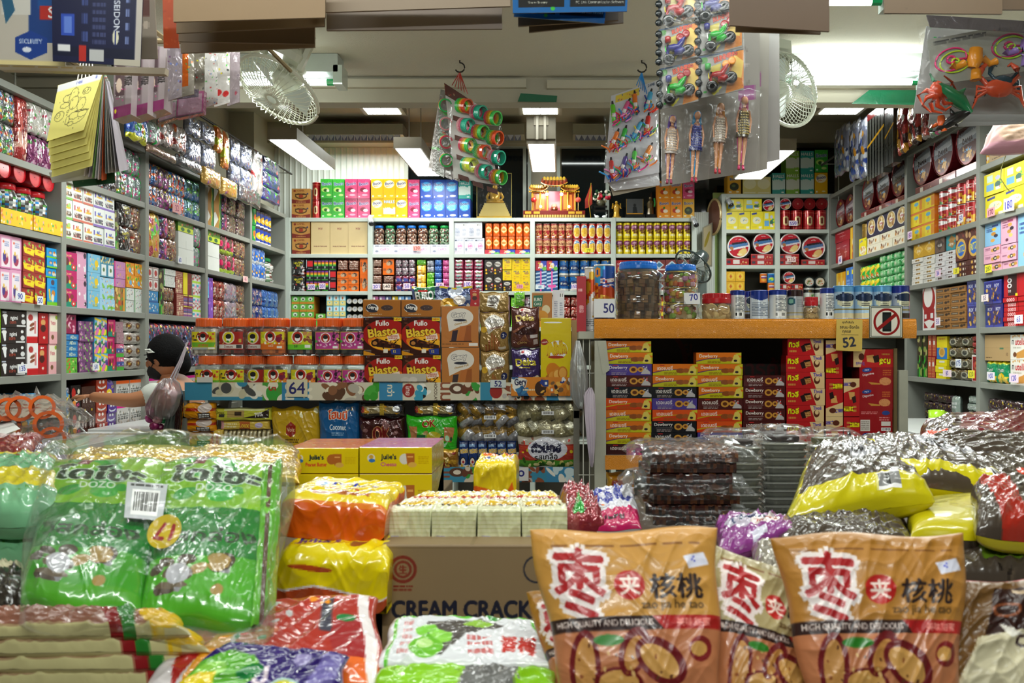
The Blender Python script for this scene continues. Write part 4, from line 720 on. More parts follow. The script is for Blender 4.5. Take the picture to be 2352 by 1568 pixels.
batten(P(1860,0,2.6).x,2.62,P(0,-14,2.6).z,'tube_light','fluorescent tube light at the top edge above the brown cardboard flap',.5)
for i,(x,y)in enumerate(STALL):batten(x,y,2.55 if y>0 else 2.235,'tube_light',['fluorescent batten over the left front of the snack table','fluorescent batten over the right front of the snack table','fluorescent batten over the middle of the snack table','fluorescent batten above the colouring sheets','fluorescent batten above the sea animal toys','lowest fluorescent batten hanging in front of the snack table'][i],1.2)  # batten over the colouring sheets is unseen, set there to brighten them
m=MB();pts=[P(1196,214,4.165),P(1280,220,4.165),P(1276,228,4.16),P(1278,234,4.165),P(1196,235,4.16),P(1189,233,4.165)]
g=np.array([[p[:]for p in(pts[0],pts[1])],[p[:]for p in(pts[5],pts[3])]]);b_=g.copy();b_[...,1]+=.003
tag(MB().slab(g,hx('1f6a48')[None,None],b_,'1f6a48').obj('tape_strip','printed_card'),'short strip of dark green tape on the middle of the beam','tape')
g=np.array([[P(1996,207,4.16)[:],P(2118,207,4.16)[:]],[P(1956,238,4.16)[:],P(2112,241,4.16)[:]]]);b_=g.copy();b_[...,1]+=.003
tag(MB().slab(g,hx('1f7a52')[None,None],b_,'1f6a48').obj('tape_strip','plastic_film'),'wide dark green tape on the beam beside the right fan','tape')
# --- shelving carcasses
ZL=[2.415,2.12,1.84,1.532,1.232,.93];YL=[3.1,3.88,4.66,5.44,6.22,7.0]
ZR=[2.565,2.278,2.005,1.73,1.45,1.17,.88];YR=[3.55,4.493,5.436,6.4,6.98]
ZB=[2.39,2.099,1.80,1.51,1.2]
def carcass(nm,lab,side,us,zs,matn,z0,ztop,dep=.3,t=.03,up=.038):
 th=thing(nm,lab,'shelving')
 def bx(u0,u1,d0,d1,a,b):
  if side=='L':return MB().box(XL-d1,u0,a,XL-d0,u1,b,'ccc')
  if side=='R':return MB().box(XR+d0,u0,a,XR+d1,u1,b,'ccc')
  return MB().box(u0,YB+d0,a,u1,YB+d1,b,'ccc')
 u0,u1=min(us),max(us)
 for z in zs:bevel(bx(u0,u1,0,dep,z-t,z).obj('shelf_board',matn,th),.002)
 for u in us:bevel(bx(u-up/2,u+up/2,-.003,dep,z0,ztop).obj('upright',matn,th),.002)
 bx(u0,u1,dep,dep+.01,z0,ztop).obj('back_panel','shelf_back',th)
 return th
carcass('shelving_rack','grey steel shelving rack covering the left wall, full of toys and candy','L',YL,ZL+[.6,.3],'shelf_grey',0,2.42)
carcass('shelving_rack','grey steel shelving rack covering the right wall, full of biscuit tins','R',YR,ZR+[.6,.3],'shelf_grey',0,2.57)
carcass('shelving_rack','white shelving rack on the back wall below the golden shrine','B',[bpx(q)for q in(661,850,1037,1223,1409,1595)],ZB+[.9,.6],'shelf_white',0,2.39)
carcass('shelving_rack','white shelving rack at the back beside the oval mirror','B',[bpx(q)for q in(1663,1786,1908)],[2.582,2.296,2.01,1.72,1.43,1.1],'shelf_white',0,2.582)
def yl(px):return-XL*F/(CX-px)
def yr(px):return XR*F/(px-CX)
LV=['top','second','third','fourth','fifth','sixth','seventh']
def fl(a,b,lev,H,key,nc,nr,dz=0,bay=None,**kw):
 i=bay if bay is not None else next(k for k in range(5)if yl((a+b)/2)<YL[k+1])
 pl=f"{LV[lev]} left-wall shelf, {['nearest bay', 'second bay', 'third bay', 'fourth bay', 'corner bay'][i]}"
 return fill('L',yl(a),yl(b),ZL[lev]+dz,H,key,nc,nr,pl,**kw)
def fr(a,b,lev,H,key,nc,nr,dz=0,**kw):
 u=yr((a+b)/2);i=3 if u>6.4 else 2 if u>5.436 else 1 if u>4.493 else 0
 pl=f"{LV[lev]} right-wall shelf, {['nearest bay', 'second bay', 'third bay', 'corner bay'][i]}"
 return fill('R',yr(a),yr(b),ZR[lev]+dz,H,key,nc,nr,pl,**kw)
def fb(a,b,lev,H,key,nc,nr,dz=0,**kw):
 m=(a+b)/2;i=next(k for k,q in enumerate((850,1037,1223,1409,1600,1786,1920))if m<q)
 if i<5:
  z=ZB[lev];pl=('back-rack top' if lev==0 else f"{ORD[lev-1]} back-rack shelf")+f", {['leftmost bay', 'second bay', 'middle bay', 'fourth bay', 'last bay'][i]}"
 else:
  z=[2.582,2.296,2.01,1.72][lev];pl=('mirror-rack top' if lev==0 else f"{ORD[lev-1]} mirror-rack shelf")+f", {['left bay', 'right bay'][i-5]}"
 return fill('B',bpx(a),bpx(b),z+dz,H,key,nc,nr,pl,**kw)
# --- back wall, on top
fb(668,711,0,.238,'camel',1,2);fb(713,733,0,.29,'ruby_tin',1,2)
fb(735,790,0,.315,'mint_green',2,2);fb(791,848,0,.315,'candy_pink',2,2)
fb(851,935,0,.315,'candy_yellow',3,2,skip=[(0,1)]);fb(879,907,0,.157,'halls_yellow',1,1)
fb(936,963,0,.31,'candy_pink',1,2);fb(964,1051,0,.31,'candy_blue',3,2,desc='blue icy mint candy box')
fb(1052,1080,0,.155,'candy_blue',1,1);fb(1052,1080,0,.145,'halls_teal',1,1,dz=.157)
fb(1512,1568,0,.3,'candy_orange',2,2);fb(1569,1596,0,.155,'candy_amla',1,1);fb(1569,1596,0,.14,'candy_pink',1,1,dz=.157)
# --- back wall rows
fb(669,711,1,.262,'camel',1,2);fb(713,843,1,.262,'plain_carton',3,1)
fb(855,1032,1,.078,'white_print',4,1)
for k,cc in enumerate('bgbbbgg'):fb(855+k*25.2,880+k*25.2,1,.155,'snack_jar_brown' if cc=='b' else 'snack_jar_green',1,1,dz=.079,desc=f"{ORD[k]} {'blue' if cc=='b' else 'green'}-lidded candy jar,")
fb(1042,1107,1,.125,'white_tall',2,1,dz=.131);fb(1042,1112,1,.13,'white_print',3,1)
fb(1113,1218,1,.21,'orange_can',6,2,dz=.04);fb(1113,1218,1,.038,'cartoon_top',3,1)
fb(1229,1316,1,.25,'almond_can',5,2);fb(1316,1404,1,.25,'cracker_can',5,2)
fb(1414,1588,1,.255,'wafer_can',10,2)
fb(668,699,2,.265,'tiger_pack',1,2);fb(701,771,2,.255,'rainbow',4,3,skip=[(0,3),(1,3),(2,0)])
for r_,c_ in((0,3),(1,3),(2,0)):fb(701+c_*17.5,718+c_*17.5,2,.084,'redblack',1,1,dz=.085*r_,desc=f"{['lower', 'middle', 'upper'][r_]} red and black chocolate box")
fb(773,823,2,.16,'orange_wrap',2,3);fb(773,823,2,.09,'brown_wrap',2,1,dz=.165);fb(825,843,2,.265,'orange_wrap',1,2,desc='upright orange biscuit pack')
fb(854,876,2,.26,'brown_wrap',1,4);fb(878,904,2,.13,'brown_wrap',1,2,dz=.0,desc='orange edged brown film pack');fb(878,904,2,.13,'orange_wrap',1,2,dz=.132)
fb(906,953,2,.125,'magenta_wrap',3,2);fb(906,953,2,.13,'clear_nuts',3,2,dz=.127)
fb(955,977,2,.21,'gold_straw',1,3);fb(955,977,2,.045,'lime_pack',1,1,dz=.213)
fb(979,996,2,.15,'lime_pack',1,3);fb(979,996,2,.1,'gray_pack',1,2,dz=.152);fb(997,1014,2,.255,'blue_pack',1,5);fb(1015,1032,2,.255,'pink_pack',1,5)
fb(1042,1110,2,.262,'maroon_slot',3,3);fb(1112,1153,2,.255,'koala',2,2);fb(1154,1218,2,.265,'yellow_sachet',3,3,skip=[(0,0)]);fb(1154,1175,2,.086,'koala',1,1)
fb(1230,1281,2,.165,'stripe_gift',2,1);fb(1230,1281,2,.08,'cartoon_top',2,1,dz=.167);fb(1283,1404,2,.25,'blue_tin',5,2)
d('iceberg',*BB,'maroon box with blue diamond print',*BG,'7a2622','5a1a18','p .1,.5 .5,.1 .9,.5 .5,.9 c8dce8;p .3,.5 .5,.25 .8,.5 .5,.75 3a7aa8;r 0 .85 1 1 e8dcd8')
fb(1500,1588,2,.255,'iceberg',3,3);fb(1414,1498,2,.25,'red_tall',5,1)
fb(668,720,3,.25,'green_drop',3,4);fb(724,746,3,.11,'green_drop',1,2);fb(748,793,3,.262,'teal_ice',3,3);fb(795,845,3,.252,'roll_end',4,4)
for k,nm in enumerate(('rose','lilac','navy','straw','sky','sky')):fb(854+k*15,868+k*15,3,.25,'mini_'+nm,1,6,desc=f"{nm} striped candy pack column {ORD[k]},")
fb(945,1032,3,.25,'blue_pack',5,3);fb(1042,1110,3,.25,'cartoon_top',3,3);fb(1112,1170,3,.25,'dusty',3,3);fb(1172,1192,3,.245,'lime_pack',1,2);fb(1194,1218,3,.25,'clear_nuts',2,2)
fb(1230,1258,3,.2,'eurocard_brown',1,1);fb(1262,1290,3,.25,'whitegrid',1,3);fb(1292,1404,3,.25,'t_candyred',6,3)
fb(1414,1590,3,.25,'redyellow',6,3)
# --- rack by the mirror
fb(1672,1703,0,.16,'candy_amla',1,1);fb(1707,1772,0,.14,'candy_pale',2,1);fb(1775,1805,0,.17,'halls_teal',1,1)
fb(1807,1838,0,.35,'halls_green',1,2);fb(1840,1871,0,.35,'halls_teal',1,2);fb(1873,1903,0,.175,'candy_yellow',1,1);fb(1873,1903,0,.18,'mint_green',1,1,dz=.177)
fb(1668,1782,1,.148,'jacobs',4,1,skip=[(0,3)]);fb(1754,1782,1,.148,'jacobs_side',1,1);fb(1668,1751,1,.098,'jacobs_side',2,1,dz=.15);fb(1752,1780,1,.096,'red_tin',1,1,dz=.15)
fb(1793,1903,1,.16,'ruby_tin',4,1);fb(1820,1903,1,.095,'ruby_end',3,1,dz=.161);fb(1792,1819,1,.095,'red_tin',1,1,dz=.161)
fb(1669,1722,2,.055,'tin_stack',1,1);fb(1671,1724,2,.188,'red_tin',1,1,dz=.056,cs=.0028);fb(1726,1777,2,.09,'tin_stack',1,2);fb(1728,1781,2,.17,'red_tin',1,1,dz=.091,cs=.0028,desc='right red biscuit tin on edge')
fb(1792,1837,2,.09,'tin_stack',1,2);fb(1792,1842,2,.17,'red_tin',1,1,dz=.091,cs=.0028,desc='left red biscuit tin on edge');fb(1842,1896,2,.045,'tin_stack',1,1);fb(1843,1897,2,.188,'red_tin',1,1,dz=.046,cs=.0028)
fb(1669,1712,3,.24,'moon_box',2,3);fb(1734,1782,3,.15,'cup_purple',3,2,skip=[(1,0),(1,1),(1,2),(0,2)]);fb(1766,1782,3,.15,'cup_orange',1,2);fb(1748,1765,3,.075,'cup_orange',1,1,dz=.15);fb(1765,1782,3,.075,'cup_blue',1,1,dz=.151)
fb(1792,1846,3,.14,'tin_stack',2,3);fb(1800,1828,3,.1,'red_tin',1,1,dz=.142);fb(1848,1903,3,.11,'white_can',2,1);fb(1848,1898,3,.09,'white_can_end',2,1,dz=.112)
# --- left wall
B0=dict(bay=0)
fl(0,50,1,.27,'t_mixed',2,2);fl(50,78,1,.275,'t_red',1,1);fl(79,142,1,.13,'t_purple',2,1);fl(79,142,1,.14,'t_heart',2,1,dz=.135)
fl(0,138,2,.185,'lolly_jar',4,1,off=.03);fl(0,138,2,.086,'lid_disc',4,1,dz=.188);fl(0,142,2,.065,'yellow_strip',2,1,off=-.003,dep=.02,desc='yellow printed candy display box')
fl(-8,10,3,.26,'redyellow',1,2);fl(11,62,3,.27,'princess',2,2,cs=.003);fl(62,115,3,.265,'redyellow',2,4,cs=.003);fl(117,143,3,.12,'sky_tall',1,1);fl(117,143,3,.13,'sky_kids',1,3,dz=.122)
fl(-8,12,4,.27,'yellow_plain',1,2);fl(13,70,4,.265,'cone_black',1,4,cs=.0022);fl(72,97,4,.27,'whitered',1,2);fl(98,120,4,.265,'red_tall',1,2);fl(122,144,4,.265,'pink_fruit',1,2)
fl(-6,8,5,.22,'pink_thin',1,1);fl(10,56,5,.225,'pretz_brown',2,1,cs=.003);fl(56,94,5,.225,'pretz_blue',2,1,cs=.003);fl(96,130,5,.21,'oishi_black',1,3)
fl(155,226,1,.26,'t_mixed',2,2);fl(226,282,1,.26,'t_spider',3,2);fl(284,300,1,.26,'t_mixed',1,2);fl(300,336,1,.26,'t_neon',2,2)
fl(154,176,2,.27,'white_toy',1,3,cs=.003);fl(176,223,2,.27,'white_toy_red',2,3,cs=.003);fl(223,272,2,.27,'white_toy_violet',2,3,cs=.003)
fl(272,283,2,.2,'green_choc',1,1);fl(284,315,2,.26,'tiger_pack',1,2,cs=.003);fl(316,336,2,.255,'t_picture',1,2)
fl(154,185,3,.25,'magteal',1,3,cs=.003);fl(186,209,3,.262,'pink_thin',1,2);fl(210,238,3,.262,'sky_pat',1,3);fl(239,273,3,.16,'bluegreen_kid',1,3);fl(239,271,3,.1,'teal_figure',2,1,dz=.162)
fl(274,297,3,.12,'brown_kid',1,1);fl(273,298,3,.13,'lav_pack',1,3,dz=.122);fl(298,336,3,.125,'whitegrid',2,2);fl(298,336,3,.13,'orgreen',2,2,dz=.127)
fl(154,188,4,.07,'green_flat',1,2);fl(154,190,4,.105,'adno',1,4,dz=.072,cs=.0028);fl(154,186,4,.088,'cocomag',1,1,dz=.179)
fl(190,224,4,.24,'purgreen',1,5);fl(225,256,4,.262,'bluegreenstrip',2,3);fl(257,274,4,.255,'magteal',1,3);fl(275,292,4,.135,'pinkblue',1,2);fl(275,292,4,.11,'dusty',1,2,dz=.137);fl(294,336,4,.262,'clear_brown',1,4,cs=.003)
fl(154,172,5,.24,'minion_like',1,3);fl(173,196,5,.245,'choco_dark',1,2);fl(197,229,5,.235,'choco_bar',2,2);fl(230,255,5,.262,'smile_red',1,5);fl(256,276,5,.14,'smile_purple',1,3);fl(256,276,5,.115,'monster',1,1,dz=.142)
fl(278,336,5,.125,'tub_magenta',2,1);fl(278,336,5,.12,'tub_orange',2,1,dz=.13)
fl(347,372,1,.24,'t_orange',2,2);fl(373,400,1,.24,'t_pinky',2,2);fl(401,436,1,.24,'t_rocket',3,2);fl(438,468,1,.24,'t_green',2,2)
fl(347,378,2,.25,'t_rainbow',1,1);fl(379,396,2,.25,'t_violet',1,2);fl(397,416,2,.255,'t_picture',1,2);fl(417,452,2,.19,'white_card',1,2);fl(417,452,2,.06,'eyes_top',1,1,dz=.192);fl(453,469,2,.25,'t_neon',1,2)
fl(347,372,3,.125,'bluewhite',1,2);fl(347,372,3,.13,'cross_sign',2,2,dz=.127);fl(373,384,3,.25,'green_choc',1,1);fl(385,411,3,.16,'t_picture',2,2);fl(385,411,3,.1,'whitegrid',1,3,dz=.162)
fl(412,429,3,.262,'choc_grid',1,2);fl(430,449,3,.13,'mosaic_a',2,2);fl(430,449,3,.13,'yellow_brick',1,1,dz=.132);fl(450,469,3,.262,'mosaic_b',2,3)
fl(347,469,4,.25,'moddark',6,2)
fl(347,469,5,.25,'tub_magenta',4,2)
fl(480,514,1,.25,'triangle',2,1,cs=.003);fl(517,530,1,.25,'t_violet',1,2);fl(531,571,1,.25,'t_berry',2,2)
fl(480,512,2,.18,'white_card',2,2);fl(480,512,2,.07,'eyes_top',1,1,dz=.182);fl(514,547,2,.255,'t_hair',2,2,cs=.003);fl(548,571,2,.25,'t_picture',2,2)
fl(479,486,3,.26,'strip_blue',1,2);fl(487,497,3,.26,'strip_violet',1,2);fl(498,525,3,.25,'t_candyred',2,2);fl(527,553,3,.25,'t_candymix',1,2);fl(554,571,3,.25,'t_picture',1,2,desc='dim picture toy packet')
fl(480,571,4,.25,'t_candymix',3,2)
fl(582,597,1,.24,'greenjar',2,2);fl(598,632,1,.24,'bluejar',4,2);fl(582,618,2,.24,'t_blue',3,2);fl(621,645,2,.2,'greenlid',1,1);fl(582,611,3,.25,'t_candyblue',2,2);fl(613,647,3,.25,'blue_pack',3,2)
# --- right wall
fr(1915,1958,1,.23,'dark_tin',2,1,cs=.0032);fr(1913,1946,2,.16,'box_red',2,1);fr(1913,1946,2,.09,'box_red',1,1,dz=.162,desc='crimson gift box lying flat');fr(1948,1960,2,.24,'pocky_yellow',1,1)
fr(1915,1937,3,.2,'pocky_yellow',2,1);fr(1938,1960,3,.22,'pocky_blue',2,1)
fr(1972,2078,1,.04,'darktin_flat',3,1);fr(1972,2078,1,.24,'dark_tin',3,1,dz=.041,cs=.003,desc='dark red round cookie tin')
fr(1966,1983,2,.13,'jacobs_big',1,1);fr(1966,1982,2,.1,'gold_round',1,1,dz=.132);fr(1985,2078,2,.115,'cream_flat',3,2);fr(1984,2078,2,.14,'navy_round',4,1,dz=.117)
fr(1967,2010,3,.2,'green_sachet',4,2);fr(2012,2078,3,.24,'green_rolls',4,5)
fr(2094,2243,1,.045,'darktin_flat',3,1,cs=.003);fr(2088,2243,1,.27,'dark_tin',3,1,dz=.046,cs=.0028,desc='large silver faced round cookie tin')
fr(2084,2139,2,.25,'yellow_tub',2,3,cs=.003);fr(2140,2180,2,.24,'doria',2,3);fr(2181,2243,2,.245,'prince',3,2,cs=.0028)
fr(2088,2140,3,.16,'white_flat',2,6,cs=.003);fr(2091,2139,3,.085,'tim_yellow',2,1,dz=.162);fr(2141,2187,3,.16,'white_flat_dark',2,6,cs=.003);fr(2141,2163,3,.085,'tim_brown',1,1,dz=.162);fr(2164,2187,3,.085,'tim_teal',1,1,dz=.162)
fr(2188,2244,3,.085,'ritz_flat',2,3);fr(2188,2244,3,.165,'ritz',2,1,dz=.087,cs=.0028)
fr(2112,2142,4,.25,'white_red',1,1,cs=.003);fr(2143,2211,4,.235,'brownrow',2,7,cs=.0028);fr(2212,2244,4,.25,'navycookie',1,2,cs=.003)
fr(2101,2122,5,.26,'green_choc',2,1);fr(2123,2141,5,.25,'red_strip',2,2);fr(2142,2166,5,.11,'yellow_slab',1,3);fr(2142,2166,5,.13,'yellowblue',1,1,dz=.112);fr(2168,2222,5,.24,'olive_jar',2,4,cs=.003);fr(2223,2245,5,.14,'red_white_bag',1,1,cs=.003);fr(2221,2245,5,.1,'red_bag',1,3,dz=.142)
fr(2110,2172,6,.2,'darkheap',2,4);fr(2176,2190,6,.2,'silver_pack',1,2);fr(2210,2240,6,.09,'whitepack',1,1);fr(2210,2240,6,.12,'silver_pack',1,3,dz=.092)
fr(2251,2262,1,.16,'prince',1,1);fr(2263,2400,1,.15,'carton_brown',1,1)
fr(2253,2400,2,.11,'jacobs',3,1,cs=.003);fr(2253,2400,2,.11,'jacobs_side',3,1,dz=.112,cs=.003)
fr(2252,2290,3,.13,'pinkcookie',1,3,cs=.003);fr(2252,2288,3,.115,'bluetall',1,1,dz=.132,cs=.003);fr(2291,2326,3,.12,'pinkcookie',1,3,cs=.003,desc='inner pale pink cookie box');fr(2291,2326,3,.13,'pinktall',1,1,dz=.122,cs=.003);fr(2328,2400,3,.25,'bluetall',2,1,cs=.003)
fr(2253,2293,4,.235,'navycookie',1,2,cs=.003);fr(2295,2328,4,.14,'oreo_flat',1,6,cs=.003);fr(2295,2328,4,.115,'oreo_tall',1,1,dz=.142,cs=.003);fr(2329,2400,4,.14,'oreo_flat',1,6,cs=.003,desc='wide red flat box with white rings');fr(2329,2400,4,.115,'oreo_tall',1,1,dz=.142,cs=.003,desc='wide red box with white rings')
fr(2252,2302,5,.11,'green_crisp',2,1,cs=.003);fr(2252,2310,5,.13,'carton_brown',1,1,dz=.112,cs=.003);fr(2311,2400,5,.24,'nutella',2,2,cs=.0028)
fr(2262,2285,6,.14,'kopi',1,1);fr(2286,2306,6,.14,'kopi',1,1,desc='second brown coffee bag');fr(2308,2335,6,.13,'carton_brown',1,1);fr(2255,2340,6,.07,'darkheap',2,1,dz=.142)
# --- handwritten price tags on the board edges
def ptag(side,px,py,text,wpx,hpx,bg='e8e8ea',col='2a3a9a',lab='',tilt=0):
 plane={'L':-XL*F/(CX-px)if px<CX else 1,'R':XR*F/(px-CX)if px>CX else 1,'B':YB}[side]
 p=P(px,py,plane);w_=wpx/F*plane;h_=hpx/F*plane
 if side in 'LR':w_*=plane/abs(XL)*.9
 cols=canvas(w_,h_,.0022,bg,f't {text} .5 .5 .6 {col} .8 -6 - .02');g=front_box(w_,h_,cols);b=g.copy();b[...,1]=.0015
 o=MB().slab(g,cols,b,bg).obj('price_tag','matte_paper')
 q=p.copy();rz=0
 if side=='L':q.x+=.012;rz=math.pi/2
 if side=='R':q.x-=.012;rz=-math.pi/2
 if side=='B':q.y-=.012
 q.z-=h_/2;o.location=q;o.rotation_euler=(0,math.radians(tilt),rz)
 tag(o,f"{'pink' if bg[0] == 'f' and bg != 'fff' else 'yellow' if bg[:2] == 'ee' else 'white'} price tag reading {text} {lab}",'price tag')
ptag('L',39,680,'90',24,22,lab='below the pink doll boxes',tilt=6);ptag('L',86,690,'50',15,20,lab='below the red and yellow snack boxes')
ptag('L',45,846,'135',24,20,lab='below the black ice cream cartons');ptag('L',215,842,'50',17,17,lab='below the purple and green boxes')
ptag('L',409,597,'60',10,16,lab='beside the blank white toy cards');ptag('L',402,478,'32',22,22,'f0b0b0','9a3060',lab='below the pinky toy cards');ptag('L',560,641,'45',12,14,'f4c0bc','9a3060',lab='below the toy hair dryers')
ptag('B',716,659,'200',17,13,'f4dce8','4a3ab0','on the left under the rainbow boxes');ptag('B',741,657,'201',15,13,'f4dce8','4a3ab0','on the right under the rainbow boxes')
ptag('B',865,658,'201',18,13,'f0e0ec','4a3ab0','under the brown film packs');ptag('B',889,658,'140',18,13,'fbe4d8','222','beside the brown film packs');ptag('B',935,657,'50',16,13,'f4dce8','4a3ab0','under the pink and yellow packs');ptag('B',1011,656,'60',18,13,'f4c8d8','4a3ab0','under the blue and pink packs')
ptag('B',958,570,'130',18,12,'f4a8a0','9a3a3a','on the white cartons below the candy jars');ptag('B',1074,653,'100',17,15,'f8dce8','4a3ab0','on the maroon swoosh packs');ptag('B',1194,658,'135',15,9,'e8a0b8','9a3a5a','on the yellow candy boxes');ptag('B',1240,659,'48',20,9,'e0ecf0','2a5a9a','under the striped gift boxes');ptag('B',1319,658,'150',14,12,'f4e0e8','4a3ab0','under the blue tins')
ptag('B',1352,575,'79',20,10,'eee03a','6a7a1a','under the red cracker cans');ptag('B',1821,513,'550',20,12,'f0e4ec','4a3ab0','on the red tea tins');ptag('B',1817,596,'235',20,12,'f4dcd8','9a5a5a','under the round red tins')
ptag('R',1933,597,'48',10,18,'f4e4f0','3a3ab0','on the crimson gift boxes');ptag('R',2094,540,'180',12,18,'f0d8ec','7a2a9a','under the yellow tubs');ptag('R',2212,501,'50',12,18,'f6eef0','3a3ab0','on the red cracker cans')
ptag('R',2201,622,'28',15,14,'eee03a','6a7a1a','on the dark brown flat boxes');ptag('R',2159,627,'36',14,16,'f0d0e4','3a3ab0','on the white bean boxes');ptag('R',2281,487,'170',20,20,'f0a8b0','6a1a3a','under the yellow cracker boxes');ptag('R',2322,470,'180',28,30,'f6eaf0','3a3ab0','hanging on the yellow cracker boxes',4)
ptag('R',2275,617,'280',18,18,'eee03a','6a7a1a','under the pink cookie boxes');ptag('R',2267,684,'55',18,16,'f6e4e0','3a2a6a','on the deep blue cookie packs');ptag('R',2345,733,'65',22,20,'f6f0f0','3a3ab0','on the red ring boxes');ptag('R',2158,738,'55',14,18,'f4e4ec','3a2a9a','on the kraft cookie boxes')
ptag('R',2180,857,'85',22,16,'f4dce4','3a2a9a','under the olive packs');ptag('R',2206,834,'175',15,20,'e8ecf0','3a4a9a','on the olive packs');ptag('R',2236,859,'120',17,18,'eee03a','6a7a1a','under the red and white bag');ptag('R',2281,863,'100',20,18,'f4eaf4','3a3ab0','under the green crisp bags');ptag('R',2334,868,'120',24,20,'f4dcec','3a3ab0','under the white snack boxes')
# --- left display stand (jars, boxes, bags)
YS=3.5
def pb(px,py,Y=YS):return P(px,py,Y)
def put(key,px0,px1,ytop,ybot,Y,label,dep=.09,cs=.0017,rot=0,tilt=0,grp=None,seed=1,name=None,rx=0):
 """one product standing at depth Y, its base centre at the bottom"""
 q=D[key];a,b=P(px0,ytop,Y),P(px1,ybot,Y);w_,h_=b.x-a.x,a.z-b.z
 if q['kind']in('can','jar'):dep=w_
 me=make(key,w_,h_,dep,cs,seed)
 o=link(name or q['name'],me,None,((a.x+b.x)/2,Y,b.z),(math.radians(rx),math.radians(tilt),math.radians(rot)))
 return tag(o,label,q['cat'],grp)
def puts(key,px0,px1,ytop,ybot,Y,nc,nr,lab,dep=.09,cs=.0017,brick=0,grp=None):
 """rows of the same product; each gets its own place in the label"""
 q=D[key];a,b=P(px0,ytop,Y),P(px1,ybot,Y);w_,h_=(b.x-a.x)/nc,(a.z-b.z)/nr;me=make(key,w_-.001,h_-.0006,w_ if q['kind']in('can','jar')else dep,cs,1)
 for r in range(nr):
  for c in range(nc):
   rn='' if nr==1 else['lower','upper'][r]if nr==2 else ORD[nr-1-r]+' down'
   cn='' if nc==1 else['left','right'][c]if nc==2 else ORD[c]+' from left'
   o=link(q['name'],me,None,(a.x+w_*(c+.5)+RN.uniform(-.002,.002),Y+RN.uniform(0,.008),b.z+r*h_),(0,0,RN.uniform(-.02,.02)))
   tag(o,f"{lab}{', ' if rn or cn else ''}{rn}{' ' if rn and cn else ''}{cn}",q['cat'],grp or lab)
zs1,zs2=zpx(903,YS),zpx(1078,YS)
st=thing('display_stand','low grey steel display stand holding candy jars and biscuit boxes','display stand')
xl,xr=pb(424,0).x,pb(1330,0).x
bevel(MB().box(xl,YS+.012,zs1-.02,xr-.02,YS+.42,zs1,'8a8a80').obj('shelf_board','painted_steel',st),.002)
bevel(MB().box(xl,YS+.012,zs2-.02,xr-.02,YS+.6,zs2,'8a8a80').obj('shelf_board','painted_steel',st),.002)
MB().box(xl,YS+.012,.25,xr-.02,YS+.6,.27,'6a6a60').obj('shelf_board','painted_steel',st)
for x in(xl-.005,xr-.01):
 m=MB()
 for dy in(0,.56):
  m.add([(x-.012,YS+dy,0),(x+.012,YS+dy,0),(x+.012,YS+dy+.03,0),(x-.012,YS+dy+.03,0),(x-.012,YS+dy,zs1+.01),(x+.012,YS+dy,zs1+.01),(x+.012,YS+dy+.03,zs1+.01),(x-.012,YS+dy+.03,zs1+.01)],[(0,1,5,4),(1,2,6,5),(2,3,7,6),(3,0,4,7),(4,5,6,7)],hx('7e7d72'))
 m.box(x-.011,YS,zs1-.1,x+.011,YS+.59,zs1-.07,'7e7d72');m.obj('side_frame','painted_steel',st)
MB().add([(pb(437,0).x-.02,YS+.1,0),(pb(437,0).x+.02,YS+.1,0),(pb(437,0).x+.02,YS+.43,zpx(722,YS)),(pb(437,0).x-.02,YS+.43,zpx(722,YS)),(pb(437,0).x-.02,YS+.14,0),(pb(437,0).x+.02,YS+.14,0),(pb(437,0).x+.02,YS+.47,zpx(722,YS)),(pb(437,0).x-.02,YS+.47,zpx(722,YS))],[(0,1,2,3),(5,4,7,6),(0,3,7,4),(1,5,6,2),(3,2,6,7)],hx('6e6e64')).obj('slanted_post','painted_steel',st)
MB().box(xl+.02,YS+.58,zs2,xr-.03,YS+.59,zs1-.03,'1c1a18').obj('back_panel','painted_steel',st)
COW='r 0 0 1 1 d8d0b8;r 0 0 .07 1 3a8aa8;r 0 .8 .3 1 3a8aa8;n .08 0 .2 .8 14 .3 e8e4d4,c8c0a0,4a4a48,3a8aa8;r .2 0 .25 1 4a9a3a;n .19 .1 .25 .9 8 .25 e8e0c8,5a3a24,3aa03a;t 5 .225 .35 .4 a8321c 0 90;r .25 0 .32 1 3a86b0;t ชน .27 .5 .5 e0dcc8 0 90;n .3 .1 .33 .9 4 .2 e8e0c8;n .36 0 .48 1 26 .28 e8e0c8,5a3a24,b8b0a0,8a5a3a;n .46 .1 .5 .9 8 .3 3a9a2a,4aa83a;r .5 0 .56 1 3a86b0;t กว่า .53 .45 .4 e8e0c8 0 90;e .575 .45 .016 .38 9a2a22;t ไทย .575 .45 .3 f0e0d8 0 90;n .6 .1 .63 .9 12 .22 1a1a1a,f0ece0,3a9ab8;t CHOCOLATE .645 .5 .16 4a3424 0 90;t นม .67 .5 .55 8a4a30 0 90;e .7 .35 .02 .3 5a3a28;e .7 .35 .01 .15 e8dcc8;n .72 0 .76 1 14 .24 6a3a24,d8c8b0,3a9a3a;r .76 0 .79 1 3a8aa8;e .8 .5 .016 .4 9a2a22;n .82 0 .93 1 26 .26 e8e0c8,8a4a30,b8b0a8,4aa83a,1a1a1a;t นม .88 .5 .6 8a4a30 0 90;r .93 0 1 1 3a86b0;n .94 .1 1 .9 8 .3 c8dce0,e8e4d8'
